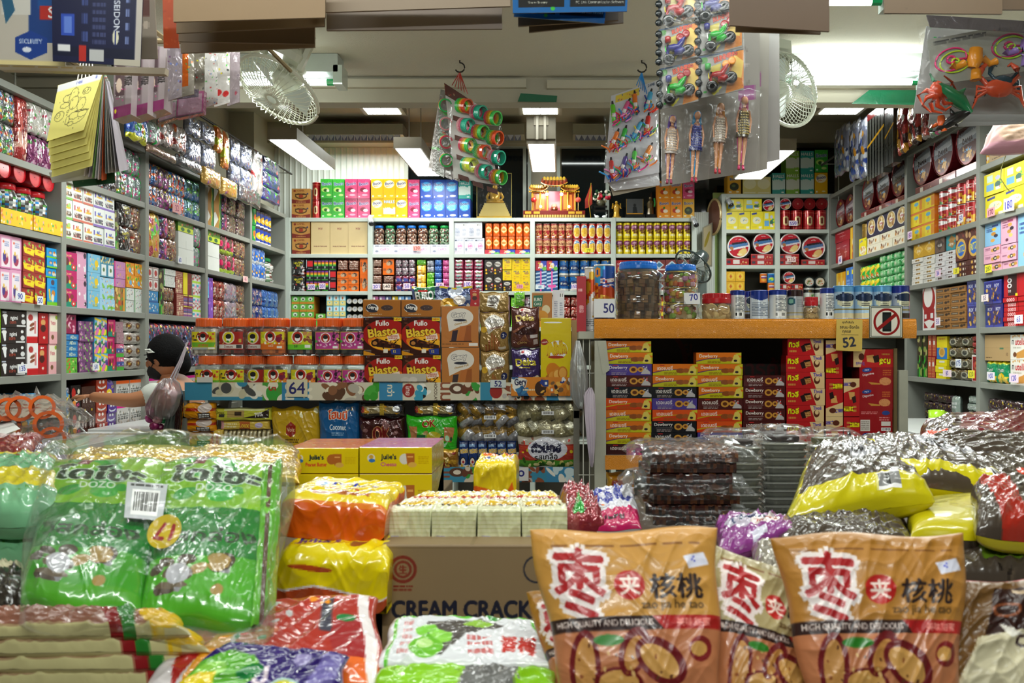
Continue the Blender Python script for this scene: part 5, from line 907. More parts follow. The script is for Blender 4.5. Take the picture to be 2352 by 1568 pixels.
def sheet(name,px0,px1,y0,y1,Y,spec,bg,label,cat='display strip',cs=.0016,matn='matte_paper',rot=0,th=.002,rx=0):
 a,b=P(px0,y0,Y),P(px1,y1,Y);w_,h_=b.x-a.x,a.z-b.z
 cols=canvas(w_,h_,cs,bg,spec);g=front_box(w_,h_,cols);bk=g.copy();bk[...,1]=th
 o=MB().slab(g,cols,bk,bg).obj(name,matn,None,((a.x+b.x)/2,Y,b.z),(math.radians(rx),math.radians(rot),0))
 return tag(o,label,cat)
sheet('printed_strip',424,1318,878,919,YS-.004,COW,'d8d0b8','long strip of cow printed milk cartons along the shelf under the jars',cs=.0019)
sheet('printed_strip',424,1318,1072,1107,YS-.004,'r 0 0 1 1 3a8aa8;'+COW[18:],'d8d0b8','lower strip of cow printed milk cartons below the snack bags',cs=.0022)
sheet('price_card',658,706,871,911,YS-.009,'t 64 .5 .5 .68 2a2a68 .8 0 - .02','d8ceae','cream price card reading 64 below the candy jars','price card',.0012)
sheet('price_card',1126,1162,872,890,YS-.009,'t 52 .5 .5 .7 2a2a68 .7','cfd6d2','small price card reading 52 under the gold wafer boxes','price card',.0012)
sheet('price_card',1186,1214,1073,1104,YS-.009,'t o .4 .45 .45 2a2a78 .5 0 - .04','dcdcd8','white price card reading o below the white peanut bundle','price card',.0014)
sheet('price_card',452,488,866,878,YS-.012,'r 0 0 1 1 d8d4cc','d8d4cc','blank folded paper slip under the leftmost candy jar','paper slip',.004)
sheet('price_card',858,979,858,876,YS-.012,'r 0 .9 1 1 a8a298;e .6 .8 .08 .4 c8c0b4;e .75 .8 .08 .4 d0c8bc','b8b2a4','blank grey card leaning against the lower cone boxes','paper slip',.003)
sheet('advert_card',1174,1310,866,909,YS-.014,'p 0,0 .12,0 .3,1 .12,1 2a5a88;n 0 0 .25 1 8 .2 e8e8e0,3a7aa8;t Gery .16 .3 .45 2a2a48 .2 -4 f0ece4;e .5 .6 .1 .4 3a2418;n .45 .2 .98 .95 30 .16 2a1c1a,7a5a3a,2a3a88,c8781c,e8b04a;r .55 .15 .63 .5 24408a;r .65 .5 .73 .85 d8782a;r .57 .25 .61 .4 f0ece4;r .67 .6 .71 .75 f0ece4;l .2 .6 .4 .75 1 f0d8b0;n .85 0 1 .3 4 .12 e8e8e8','d8842a','orange printed advert card hanging below the purple wafer box','advert card',.0013)
JL=dict(
yellow=('yellow','d8c81c','e .5 .28 .24 .34 f0ecd8;e .5 .28 .2 .28 b02a1a;e .5 .36 .1 .16 f4f4f0;e .5 .22 .11 .12 181414;n 0 .05 .35 .8 9 .1 8a2a1a,2a2a1a,c8a01a;n .65 .1 1 .8 9 .1 a82a1a,e8901a,c83a1a;p 0,.6 1,.6 .95,.85 .05,.85 6ab02a;t มะขาม .5 .76 .14 d8381a .5;r .72 .88 .98 .98 e8e8e0;r 0 .88 .7 1 a8b0a8'),
red=('red','a82418','e .42 .32 .26 .36 e8dcc8;e .42 .32 .21 .3 d8c81c;e .42 .4 .1 .17 f4f4f0;e .42 .26 .12 .14 181414;n 0 .5 .4 .7 6 .06 5a1a10,2a8a2a,d8b060;r .85 .4 .95 .6 c8a83a;r 0 .72 1 .95 dcd8d0;t บ๊วยแดง .42 .83 .13 7a1a14 .45;r .75 .74 .96 .93 3a3a3a'),
fruit=('mixed fruit','d8c41a','n .7 0 1 .6 9 .14 7a1a3a,d8781a,3a8a2a,a82a1a;n 0 0 .3 .6 6 .1 e8e03a,b8c81a;e .42 .28 .24 .34 f0ecd8;e .42 .28 .2 .28 b02a1a;e .42 .36 .1 .16 f4f4f0;e .42 .22 .11 .12 181414;n 0 .55 1 .72 12 .08 c8321a,f0e8d8,e87a2a;r 0 .7 1 1 d86a1a;t ผลไม้ .45 .78 .12 e8d8c8 .4;r .7 .8 .92 .93 e8e8e0'),
lime=('lime green','c8d01e','n .72 0 1 .6 9 .12 c88a4a,8a4a2a,7a3a1a;e .42 .3 .25 .36 f0ecd8;e .42 .3 .21 .3 b02a1a;e .42 .38 .11 .17 f4f4f0;e .42 .24 .12 .13 181414;t ผลไม้รวม .4 .64 .12 d82a6a .7;r 0 .72 1 1 6ac02a;t รส .35 .82 .12 2a3a1a .3;r .72 .74 .95 .9 e8e8e0'),
magenta=('magenta','b83a88','r 0 0 1 .03 d8b83a;r 0 .97 1 1 d8b83a;r 0 0 .02 1 d8b83a;r .98 0 1 1 d8b83a;n 0 .1 .3 .8 7 .08 b8d84a,5ab04a,e8a8c8;n .75 .05 1 .7 12 .08 4a1030,6a1a48,2a0a1a,c8c83a;e .44 .35 .22 .3 f0d8e0;e .44 .35 .18 .25 b02a1a;e .44 .42 .09 .15 f4f4f0;e .44 .3 .1 .12 181414;n .1 .6 .9 .75 9 .07 e8c8d8,8a2a5a;t องุ่น .4 .83 .13 f4dce8 .5;r .74 .8 .94 .94 e8e8e0'))
def candy_jar(kind,cont,px,ybase,Y,lab,wpx=64,hpx=86,fillf=.75):
 p=P(px,ybase,Y);W_,H_=wpx/F*Y,hpx/F*Y
 t=thing('candy_jar',lab,'candy jar',(p.x,Y+W_/2,p.z),(0,0,RN.uniform(-.04,.04)),'orange lidded candy jars on the display stand')
 r=W_/2;g=random.Random(int(px*7+ybase));m=MB()
 n=28;H=H_*.79;a=[0]
 prof=[(r*.86,.002),(r*.93,H*.08)]+[(r*.93,H*fillf*k/5+.02)for k in range(1,5)]+[(r*.8,H*fillf+.02),(r*.1,H*fillf+.025)]
 m.lathe(prof,['888'],n=n,sq=5)
 m.c[0][:]=np.array([hx(g.choice(cont))*g.uniform(.7,1.2)for _ in range(len(m.c[0]))]).clip(0,1);m.v[0][:,:2]*=(1+np.array([g.uniform(-.04,.03)for _ in range(len(m.v[0]))]))[:,None]
 for _ in range(26):
  q=g.uniform(0,6.28);rr=r*.6*g.random();m.ball((rr*math.cos(q),rr*math.sin(q),H*fillf+.02),r*.16,g.choice(cont),6,squash=(1,1,.7))
 m.obj('candy_filling','hard_plastic',t)
 m=MB();m.lathe([(r*.9,0),(r*.99,.004),(r,H*.1),(r,H*.8),(r*.97,H*.9),(r*.86,H*.97),(r*.84,H)],['ccc'],n=n,sq=5,cap=False);m.obj('jar_body','clear_plastic',t,smooth=True)
 nm,bg,ops=JL[kind];cols=canvas(W_*.92,H*.62,.0013,bg,ops)
 ny,nx=cols.shape[:2];X=np.linspace(-r*.86,r*.86,nx+1);Z=np.linspace(H*.8,H*.2,ny+1)
 yy=-r*(1-np.abs(X/r)**5)**(1/5)-.0015
 pts=np.stack([np.broadcast_to(X,(ny+1,nx+1)),np.broadcast_to(yy,(ny+1,nx+1)),np.broadcast_to(Z[:,None],(ny+1,nx+1))],-1)
 MB().grid(pts,cols).obj('paper_label','glossy_carton',t)
 m=MB();k=64;R=r*.9;prof=[(R*.97,H*.97),(R,H*.985),(R,H_*.965),(R*.95,H_),(R*.4,H_*.998)]
 m.lathe(prof,['e8602a','e86428','ee6c30','f07a3c'],n=k);v=m.v[0]
 idx=np.arange(len(v))%k;lay=np.arange(len(v))//k;mk=((lay==1)|(lay==2))&(idx%2==0);v[mk,:2]*=.975
 m.obj('screw_lid','hard_plastic',t)
UP=[(467,'yellow',('c8b8a8','a8988a','d8ccc0'),'whitish candies and a yellow label'),(530,'red',('7a2a24','5a1a18','9a3a30'),'dark red candies and a red label'),(586,'red',('7a2a24','5a1a18','9a3a30'),'dark red candies, tucked behind the fruit jar'),(626,'fruit',('d86a24','c8581a','e87a30'),'orange candies and a fruit label'),(687,'lime',('4a3430','6a4a3a','2a2422','7a7470'),'dark candies and a lime label'),(750,'magenta',('1c1816','2a2422','0e0c0c','4a2a2a'),'black plums and a magenta label, left'),(809,'magenta',('1c1816','2a2422','0e0c0c','4a2a2a'),'black plums and a magenta label, right')]
LOW=[(474,'yellow',('c8b8a8','a8988a'),'pale candies at the left end'),(531,'yellow',('b8aca0','8a8078'),'grey candies, second along'),(586,'red',('8a3a2a','6a2a20'),'red candies, tucked behind the orange one'),(633,'fruit',('8a7a70','c86a34'),'fruit label, fourth along'),(695,'fruit',('a84a24','8a3a1a'),'fruit label, fifth along'),(756,'magenta',('3a3a34','2a2a26'),'magenta label, sixth along'),(812,'magenta',('3a3a34','2a2a26'),'magenta label at the right end')]
for i,(px,k,c,s_)in enumerate(LOW):candy_jar(k,c,px,903,YS+(.05 if i==2 else.01),'lower row candy jar with '+s_,fillf=.5)
for i,(px,k,c,s_)in enumerate(UP):candy_jar(k,c,px,816,YS+(.05 if i==2 else.01),'upper row candy jar with '+s_,fillf=.8 if i>3 else.74)
d('blasto','wafer_box','wafer box','x','box','wrapped_carton','38190f','28120a','e .6 .45 .62 .4 a8201a;e .62 .62 .5 .26 e8781a;e .6 .68 .42 .18 f4b42c;p .2,.62 .35,.55 .98,.74 .98,.84 .35,.78 3a1a10;n .25 .58 .95 .8 26 .035 6a3418,2a120a,8a5028,1a0a06;e .3 .68 .1 .09 2a120a;e .3 .68 .06 .05 b87a3a;t Fullo .5 .15 .13 f4ece4 .34 0 8a1a14 .05;t Blasto .5 .38 .22 f0c83a .8 -7 4a1a10 .05;p .62,.5 .92,.42 .96,.56 .66,.62 f0dcc8;l .66 .47 .9 .57 3 a8281a;r .8 .0 1 .09 f0d42a;t NEW .9 .045 .05 b02a1a;r .52 .84 .64 .94 e8e0d0;p .7,.84 .98,.82 .98,.98 .74,.98 2a3a8a;t 12 .82 .9 .06 f4e04a;e .08 .04 .03 .03 6ab0d8;l .02 .85 .2 .98 3 8a7a70;n 0 .0 .2 .3 5 .05 5a3020,1e0c08;p 0,1 0,.88 .3,.97 .3,1 d8901c')
for i,(a,b)in enumerate(((837,924),(925,1012))):
 s_=['left','right'][i]
 put('blasto',a,b,816,903,YS,f'lower {s_} dark brown and red chocolate cone box beside the jars',.07,.0011,grp='chocolate cone boxes')
 put('blasto',a-2,b-2,729,815.5,YS+.004,f'upper {s_} dark brown and red chocolate cone box beside the jars',.07,.0011,grp='chocolate cone boxes')
d('gery_flat','wafer_box','wafer box','x','box','wrapped_carton','a8682a','7e4c1c','e .24 .5 .17 .26 ece8e0;e .22 .48 .15 .22 34343c;t Gery .24 .48 .34 ece8e0 .26 12;e .26 .68 .12 .08 34343c;e .64 .48 .16 .16 4a3a38;n .5 .38 .78 .6 16 .03 6a5a58,3a2c2a,7a6a60;l .18 .82 .5 .9 1 d8c8a8;r 0 .0 1 .04 c88a48')
for i,(a,b)in enumerate(((834,920),(922,1012))):
 put('gery_flat',a,b,688,727,YS+.006,f"small tan wafer box lying on the {['left', 'right'][i]} stack of cone boxes",.09,.0011)
d('gery_brown','wafer_box','wafer box','x','box','wrapped_carton','b8743a','8a5426','e .5 .27 .36 .22 e0d8cc;p .14,.3 .4,.45 .86,.25 .6,.05 e0d8cc;p .15,.3 .2,.62 .5,.5 e0d8cc;t Gery .46 .22 .15 e0d8cc .52 -6 343440 .06;e .5 .34 .18 .03 343440;t cheese_roll .52 .41 .05 a8803a .44 -14;p .3,.6 .45,.58 .4,.85 .26,.85 3a2c34;p .42,.85 .52,.5 .7,.46 .64,.85 b86a34;p .6,.85 .68,.48 .8,.46 .8,.85 9a5428;r .22 .85 .82 .87 3a2820;r .74 .9 .98 .97 e8e0d8;l .02 .9 .6 .95 1 8a5a30')
put('gery_brown',1015,1101,798,903,YS,'lower orange brown wafer stick box with round cream label',.07,.0011)
put('gery_brown',1014,1099,703,797,YS+.004,'upper orange brown wafer stick box with round cream label',.07,.0011)
d('gery_gold','wafer_box','wafer box','x','bag','foil_film','9a7a42','7a5c2c','e .52 .26 .34 .17 dcd6ca;p .15,.25 .3,.58 .6,.38 dcd6ca;t Gery .52 .24 .14 dcd6ca .5 -6 343440 .06;t chocolatos .55 .4 .06 6a3420 .45 -16 - .06;e .13 .45 .11 .08 e8b83a;e .83 .6 .11 .09 2a2f5a;t 2 .82 .6 .08 e8e8f0;r .4 .55 .46 1 a8683a;r .48 .6 .54 1 9a5c30;r .56 .66 .62 1 a8683a;r .3 .72 .37 1 8a5028;r .64 .74 .7 1 8a5028;r .2 .82 .27 1 8a5028;r .65 .88 .9 .94 c8bca8',edge=.12,wr=.003)
put('gery_gold',1103,1170,806,903,YS,'lower gold wafer pack with round cream label',.06,.0011)
put('gery_gold',1101,1169,716,806,YS+.004,'middle gold wafer pack with round cream label',.06,.0011)
d('gery_goldtop','wafer_box','wafer box','x','bag','foil_film','a0824a','7a5c2c','p .3,.2 .75,.15 .6,.9 .25,.7 dcd6ca;e .5 .42 .16 .2 8a8680;r .3 .65 .5 .72 4a3a30',edge=.12,wr=.003)
put('gery_goldtop',1100,1168,670,716,YS+.004,'small gold wafer pack on top of its column',.06,.0013)
d('deka_brown','wafer_box','wafer box','x','bag','foil_film','5a3028','3e1e18','r .3 .05 .7 .13 d8c4b8;e .4 .09 .05 .03 c04a4a;t Deka .5 .27 .15 d8c060 .65 -3 - .05;l .4 .4 .85 .44 1 8a6058;e .5 .6 .4 .1 3a1c18;p .05,.6 .4,.45 .5,.47 .1,.65 9a6048;p .4,.85 .5,.68 .62,.85 a87a5a;p .3,.85 .45,.72 .7,.85 7a4830;r .68 .68 .95 .76 d8ccc8;r .8 .8 .95 .92 b8a8a0;t Choco .4 .88 .06 c0a05a .4',edge=.12,wr=.0015)
put('deka_brown',1173,1239,704,798,YS,'maroon brown wafer roll pack above the purple one',.06,.0011)
d('deka_purple','wafer_box','wafer box','x','bag','foil_film','3c2a60','2a1a44','r .3 .04 .7 .14 d0ccd4;e .4 .09 .05 .03 c04a4a;t Deka .5 .3 .16 d8c83a .7 -2 - .05;r .25 .42 .65 .44 c8b840;l .5 .48 .8 .52 1 8a7a9a;e .55 .85 .5 .2 5a2050;p .3,.75 .8,.62 .98,.72 .5,.9 d8c890;e .9 .68 .1 .08 e8e0b8;p .05,.7 .35,.58 .4,.62 .1,.75 a89ac8;p 0,1 .1,.85 .3,1 b8905a',edge=.12,wr=.0015)
put('deka_purple',1174,1241,800,903,YS,'purple wafer roll pack with yellow script name',.06,.0011)
d('ahh','biscuit_pack','biscuit pack','x','box','wrapped_carton','e0c80c','c0aa08','r 0 0 1 .01 f8f080;e .55 .42 .33 .12 ecebe8;e .12 .32 .12 .04 9a2418 -10;t rebels .13 .32 .025 f0d8c8 .18 -6;t Ahh .5 .4 .16 e0c018 .62 -8 a83018 .12;e .5 .52 .26 .02 a83018;n .15 .68 .8 .86 3 .1 d8821c;e .3 .8 .14 .06 b8701c;e .4 .78 .14 .07 e09a3a;e .55 .75 .16 .08 d88a2a;e .55 .75 .12 .06 f0b85a;e .72 .73 .16 .09 c8781c;e .72 .73 .12 .07 e8a84a;e .85 .9 .08 .02 a82418;r .6 .94 .75 .99 e8d8b0;e .4 .06 .3 .01 fff')
put('ahh',1242,1312,730,903,YS+.002,'tall bright yellow biscuit pack at the right end of the shelf',.07,.0012)
put('carton_brown',1313,1326,735,900,YS+.02,'brown cardboard edge standing behind the tall yellow pack',.05,.003)
d('euro_bag','cake_bag','cake bag','x','bag','foil_film','3a4a78','2a3658','r 0 0 1 .08 d8b82a;n .3 .1 1 .5 14 .14 8a9ab8,c8d0e0,2a3a68;n .2 .6 1 1 16 .16 d8c8b8,a89888,e8e0d8;r .06 0 .4 .9 176a42;t EURO .22 .3 .28 e8f0e8 .3 -3 1a2a20 .05;t CAKE .2 .66 .26 e8f0e8 .28 -3;r .12 .1 .28 .17 b82a2a;e .62 .72 .17 .34 d8a01c;e .62 .78 .1 .2 f0e8c0;e .8 .45 .1 .16 d8ccc0;p .75,.3 .85,.28 .87,.5 .77,.5 e8e0d8')
put('euro_bag',942,1084,657,728,YS+.2,'green and blue cake bag lying behind the tan wafer boxes',.08,.0014)
put('eurocard_brown',1222,1268,671,735,YS+.2,'orange brown cake box behind the maroon wafer pack',.07,.0014)
put('lime_pack',1180,1205,670,704,YS+.22,'small lime green pack behind the maroon wafer pack',.05,.002)
put('white_tall',1270,1296,666,735,YS+.22,'white carton behind the tall yellow pack',.05,.002)
put('red_tall',1080,1100,664,705,YS+.22,'deep red pack behind the orange brown boxes',.05,.002)
Y2=YS+.03
d('orange_bag','snack_bag','snack bag','x','bag','plastic_film','e8980c','b8700a','r 0 .3 1 .5 b8321a;e .75 .3 .2 .3 d8c8c0;r .55 .6 .9 .95 3a3230;l .58 .65 .88 .9 2 e8e8e8;p 0,0 .2,.2 .1,.9 0,1 f8b82a',wr=.012)
for i,(a,b,y0,y1)in enumerate(((408,489,991,1026),(402,489,962,992),(412,488,926,963))):
 put('orange_bag',a,b,y0,y1,Y2-.02*i,['lowest','middle','topmost'][i]+' crumpled orange snack bag at the stand left end',.08,.0014,seed=i+3,grp=None)
put('blue_pack',408,488,1026,1078,Y2,'blue snack bag under the crumpled orange bags',.07,.002)
d('roll_lime','biscuit_roll','biscuit roll','x','bag','plastic_film','c8c83a','98982a','r .25 .15 .55 .75 b89a58;r .38 .3 .5 .6 3a2a1a;p .5,.8 .75,.55 .97,.1 .97,.8 2a1e1a;t 70% .8 .5 .34 f0ece8 .14 -10;t Doux .12 .35 .3 6a6a1a .16;r .2 .0 .9 .2 dcdc98;r .1 .5 .2 .7 222',wr=.004,edge=.2)
put('roll_lime',487,622,937,966,Y2,'long lime and brown biscuit roll on top of the wafer rows',.05,.0013)
d('roll_cream','biscuit_roll','biscuit roll','x','bag','plastic_film','d8b84a','a88a2a','r .4 .1 .62 .95 b8602a;l .05 .2 .35 .8 2 e8d8a0;r .0 0 .08 1 d8a0a8;t Loux .5 .5 .5 e8c83a .2;e .8 .5 .08 .3 c8b8d8',wr=.004,edge=.2)
put('roll_cream',503,618,966,987,Y2+.01,'golden biscuit roll lying above the upright wafers',.05,.0015)
d('thin_wafer','wafer_pack','wafer pack','x','bag','foil_film','a89a70','4a3428','r 0 .55 1 1 3a241c;r .2 .05 .7 .5 d8d0b0;l .2 .6 .8 .95 3 c8c0b0',wr=.001,edge=.15)
puts('thin_wafer',512,618,987,1078,Y2+.005,11,1,'upright silver and brown wafer sachet',.07,.0016)
put('roll_cream',487,510,987,1078,Y2,'small gold wafer packet beside the upright sachets',.05,.002)
d('gold_bag','biscuit_bag','biscuit bag','x','bag','plastic_film','c8a018','98780c','r 0 .62 1 1 a8a4a8;p .33,.3 .43,.24 .53,.3 .53,.42 .43,.48 .33,.42 982414;t Voiz .43 .36 .06 e8c8a0 .16;l .3 .5 .6 .58 2 6a4a10;e .46 .84 .26 .2 7a5a28;n .25 .68 .68 1 30 .03 9a7838,5a3e18;e .76 .6 .08 .08 8a7a4a;e .76 .6 .05 .05 f0ece0;n .5 .05 .95 .12 3 .04 f8f0c0',wr=.008)
put('gold_bag',619,732,936,1078,Y2,'mustard gold wafer biscuit bag with red emblem',.07,.0014)
d('coco_bag','biscuit_bag','biscuit bag','x','bag','plastic_film','125a94','0c3e68','t โฮมมี่ .5 .18 .14 d8481c .45 0 f0e0d0 .04;t Coconut .5 .37 .08 e8eef4 .4;l .35 .44 .65 .5 2 8ab0d0;e .58 .72 .34 .16 c89a5a;p .2,.7 .5,.55 .9,.6 .85,.9 .3,.85 c89a5a;n .2 .6 .9 .85 16 .05 d8b070,a87838,e8c890;e .3 .82 .1 .1 b8c0c8;e .3 .82 .06 .06 e8ecf0;e .48 .88 .1 .08 98a0a8;n .7 .05 .9 .12 4 .02 c8a05a',wr=.006)
put('coco_bag',728,823,924,1078,Y2,'deep blue coconut biscuit bag with orange lettering',.07,.0013)
d('blackgold','biscuit_pack','biscuit pack','x','bag','foil_film','2a2622','141210','r .05 .25 .9 .75 9a8a60;n .1 .25 .9 .75 12 .14 c8901c,e8e0c8,8a6a2a,e8a82a;r .45 .1 .55 .9 c8a83a;e .85 .4 .1 .3 3a3e50;e .82 .45 .08 .2 e8e8e8;t 8 .05 .5 .4 c82a2a',wr=.004)
put('blackgold',825,929,924,958,Y2-.01,'black and gold biscuit pack above the maroon biscuit bag',.05,.0014);put('blackgold',949,1051,923,958,Y2-.01,'black and gold biscuit pack above the green biscuit bag',.05,.0014,seed=4)
d('ok_brown','biscuit_bag','biscuit bag','x','bag','foil_film','44191a','2c0f10','t OK .5 .33 .26 7a1a1a .36 -4 c8905a .05;t Thin_Biscuit .5 .6 .09 b8904a .5;n .05 .6 .95 1 9 .12 6a3028,8a5040;n .0 .05 .95 .3 5 .06 8a6060',wr=.008)
put('ok_brown',822,930,958,1078,Y2,'maroon thin biscuit bag with red lettering',.06,.0014)
d('ok_green','biscuit_bag','biscuit bag','x','bag','plastic_film','2ab018','1c8010','t OK .45 .2 .15 9a1a1a .36 -4 d8d86a .05;p .05,.25 .22,.24 .2,.7 .1,.7 b87a4a;p .75,.25 .95,.3 .9,.65 .75,.6 b87a4a;n .25 .35 .7 .6 8 .09 a8884a,7ab84a,d8d86a;r .2 .46 .38 .6 1a6a3a;e .55 .5 .14 .12 b8b02a;n .6 .5 .9 .7 8 .06 1a4a2a,a8d8b0;r 0 .74 1 .76 1a9010;r 0 .8 1 .82 1a9010;r 0 .86 1 .88 1a9010;r 0 .92 1 .94 1a9010',wr=.006)
put('ok_green',931,1050,955,1050,Y2-.015,'bright green thin biscuit bag with red lettering',.06,.0014)
d('amber','snack_bag','snack bag','x','bag','foil_film','9a6a1c','6a4610','n 0 0 1 1 18 .12 c89a2a,6a3a14,d8c070,8a1a1a;r .0 .0 1 .15 d8a82a',wr=.008)
put('amber',990,1052,1032,1078,Y2-.03,'amber snack bag under the green biscuit bag',.05,.0016)
def bundle(px0,px1,y0,y1,lab,c1,c2,n,rows,bar):
 a,b=P(px0,y0,Y2),P(px1,y1,Y2);W_,H_=b.x-a.x,a.z-b.z
 t=thing('snack_bundle',lab,'snack bundle',((a.x+b.x)/2,Y2+.04,b.z));g=random.Random(px0+y0)
 pr={}
 for r in range(rows):
  for i in range(n):
   m=MB();col=g.choice(c1);col2=g.choice(c2)
   w_=W_/n*1.35;h_=H_/rows*.9;nx,ny=8,12
   X,Z,f,bk=pillow(w_,h_*1.3,.04,nx,ny,g.randint(0,99),wr=.006)
   cc=np.array([[hx(col if(j>ny*.5)!=(r%2)else col2)*g.uniform(.85,1.1)for i_ in range(nx)]for j in range(ny)]).clip(0,1)
   m.grid(np.stack([X,-f,Z],-1),cc);m.grid(np.stack([X,bk,Z],-1),hx(col)*np.ones((nx*ny,3)),flip=True)
   o=m.obj('sachet','foil_film',t,(-W_/2+W_*(i+.5)/n,g.uniform(-.012,.02),H_*(r+.5)/rows),(g.uniform(-.5,-.1),g.uniform(.3,.9)*(1 if r%2 else-1),0),smooth=True)
 X,Z,f,bk=pillow(W_*1.06,H_*1.05,.11,14,10,px0,wr=.01)
 MB().grid(np.stack([X,-f,Z+H_/2],-1),'ccc' and np.ones((140,3))*.8).obj('outer_film','clear_film',t,smooth=True)
 if bar:sheet('bar',0,1,0,1,1,'','fff','x y z w','x')if 0 else None
 cols=canvas(.05,.016,.0012,'c8c8c8','b .05 .1 .95 .9');gq=front_box(.05,.016,cols);gq[...,1]=-.062;b2=gq.copy();b2[...,1]+=.001
 MB().slab(gq,cols,b2,'c8c8c8').obj('barcode_label','matte_paper',t,(bar*W_,0,H_*.3))
SIL,GOL=('a8a8ac','c8c8cc','8a8a90'),('a8801c','c89a2a','8a6814')
bundle(1052,1188,978,1016,'lower film bundle of silver and gold sachets',SIL,GOL,5,1,.05);bundle(1052,1188,925,978,'upper film bundle of silver and gold sachets',SIL,GOL,5,2,.05)
bundle(1186,1325,965,1008,'lower film bundle of pale gold peanut sachets',('a8a078','c8c098','8a8258'),('b8b088','d8d0a8','e0dcc0'),5,1,.02);bundle(1186,1325,922,965,'upper film bundle of pale gold peanut sachets',('a8a078','c8c098','8a8258'),('b8b088','d8d0a8','e0dcc0'),5,1,.02)
d('blue_sachet','snack_sachet','snack sachet','x','bag','plastic_film','1a3a78','122858','r 0 0 1 .12 16306a;t กรอบ .55 .35 .14 e8b82a .8 -6 e8e8f4 .05;r .1 .1 .7 .2 8ab0d8;e .45 .68 .28 .12 1a1a1a;e .45 .72 .24 .12 f0e0d0;e .48 .74 .12 .05 b82a2a;r 0 .84 1 1 e8e8e8;n .3 .85 .9 1 6 .08 e8b83a')
puts('blue_sachet',1052,1186,1013,1078,Y2,6,1,'dark blue snack sachet in the hanging row',.03,.0015)
d('peanut','snack_bag','snack bag','x','bag','plastic_film','a8342a','78201a','r 0 0 1 .25 b8b0a0;n 0 0 1 .25 12 .06 d83a2a,e8e8e0,8a5a4a;r 0 .3 1 .42 c8402a;n 0 .4 1 .55 14 .05 e8d02a,d8301a;r 0 .75 1 1 4a8a2a;n 0 .75 1 1 18 .08 c8c06a,2a5a1a,e8e0a0;e .5 .4 .34 .36 dcdce8;t ถั่วมิกซ์ .48 .34 .3 16183a .62 0 e8e8f0 .1;t รสเกลือ .48 .64 .2 16181a .5 -4',wr=.004)
put('peanut',1188,1326,1003,1074,Y2-.02,'red and green salted peanut bag with white oval',.06,.0012)
# --- right counter stand with the orange band
YT=3.3
zt,zu=zpx(733,YT),zpx(1046,YT)
mat('orange_webbing',.4,col='d8870e',vary=.06,bump=.5,bscale=260,bkind='VOR',coat=.15)
mat('cream_steel',.5,col='a8a898',vary=.14,vscale=20)
tb=thing('counter_shelf','tall counter shelf with an orange tape edge holding cookie jars','display stand')
x0,x1=P(1365,0,YT).x,P(2105,0,YT).x
MB().box(x0,YT+.004,zt-.02,x1,YT+.5,zt,'b8a88a').obj('tabletop','printed_card',tb)
m=MB();n=60;xs=np.linspace(x0,x1,n+1);zz=np.array([zt+.002,zt-.005,zt-.03,zt-.055,zt-.072]);yy=np.array([.006,0,-.002,-.001,.002])
pts=np.stack(np.broadcast_arrays(xs[None,:],YT+yy[:,None]+.002*np.sin(xs*23)[None,:]*(zz[:,None]<zt-.02),zz[:,None]),-1)
b_=pts.copy();b_[...,1]=YT+.004;m.slab(pts,hx('d8870e')*np.ones((4,n,3)),b_,'d8870e');m.obj('edge_band','orange_webbing',tb)
MB().box(P(1390,0,YT).x,YT+.004,zu-.02,P(2068,0,YT).x,YT+.45,zu,'a89878').obj('shelf_board','printed_card',tb)
MB().box(P(1390,0,YT).x,YT-.002,zpx(1078,YT),P(2060,0,YT).x,YT+.003,zpx(1046,YT)+.001,'e8a80c').obj('edge_band','orange_webbing',tb)
cols=canvas(1.12,.5,.004,'2c2820','t การค้า .62 .35 .16 5a1a1a .3 0;t ขาย .3 .2 .1 4a2a1a .2;e .2 .3 .14 .3 4a2018;e .2 .3 .12 .27 2c2820;n 0 0 1 .1 10 .04 4a4030;l .7 .05 .9 .12 1 6a5a40')
g=front_box(1.12,.5,cols);b_=g.copy();b_[...,1]=.005
MB().slab(g,cols,b_,'2c2820').obj('back_board','printed_card',tb,((P(1390,0,YT).x+P(2068,0,YT).x)/2,YT+.46,zu))
for(a,b,yt)in((1362,1392,782),(2062,2086,850)):
 MB().box(P(a+4,0,YT).x,YT+.002,0,P(b,0,YT).x,YT+.03,zpx(yt,YT),'aaa').box(P(a+4,0,YT).x,YT+.42,0,P(b,0,YT).x,YT+.45,zpx(yt,YT),'aaa').obj('post','cream_steel',tb)
MB().add([P(1372,782,YT)[:],P(1392,782,YT)[:],P(1400,850,YT)[:],P(1385,860,YT)[:],*[(q.x,q.y+.03,q.z)for q in(P(1372,782,YT),P(1392,782,YT),P(1400,850,YT),P(1385,860,YT))]],[(0,1,2,3),(7,6,5,4),(0,3,7,4),(1,5,6,2)],hx('aaa')).obj('corner_brace','cream_steel',tb)
x=P(2056,0,YT).x;MB().box(x,YT+.01,zu,x+.012,YT+.45,zpx(800,YT),'6a5a3a').obj('cardboard_side','printed_card',tb)
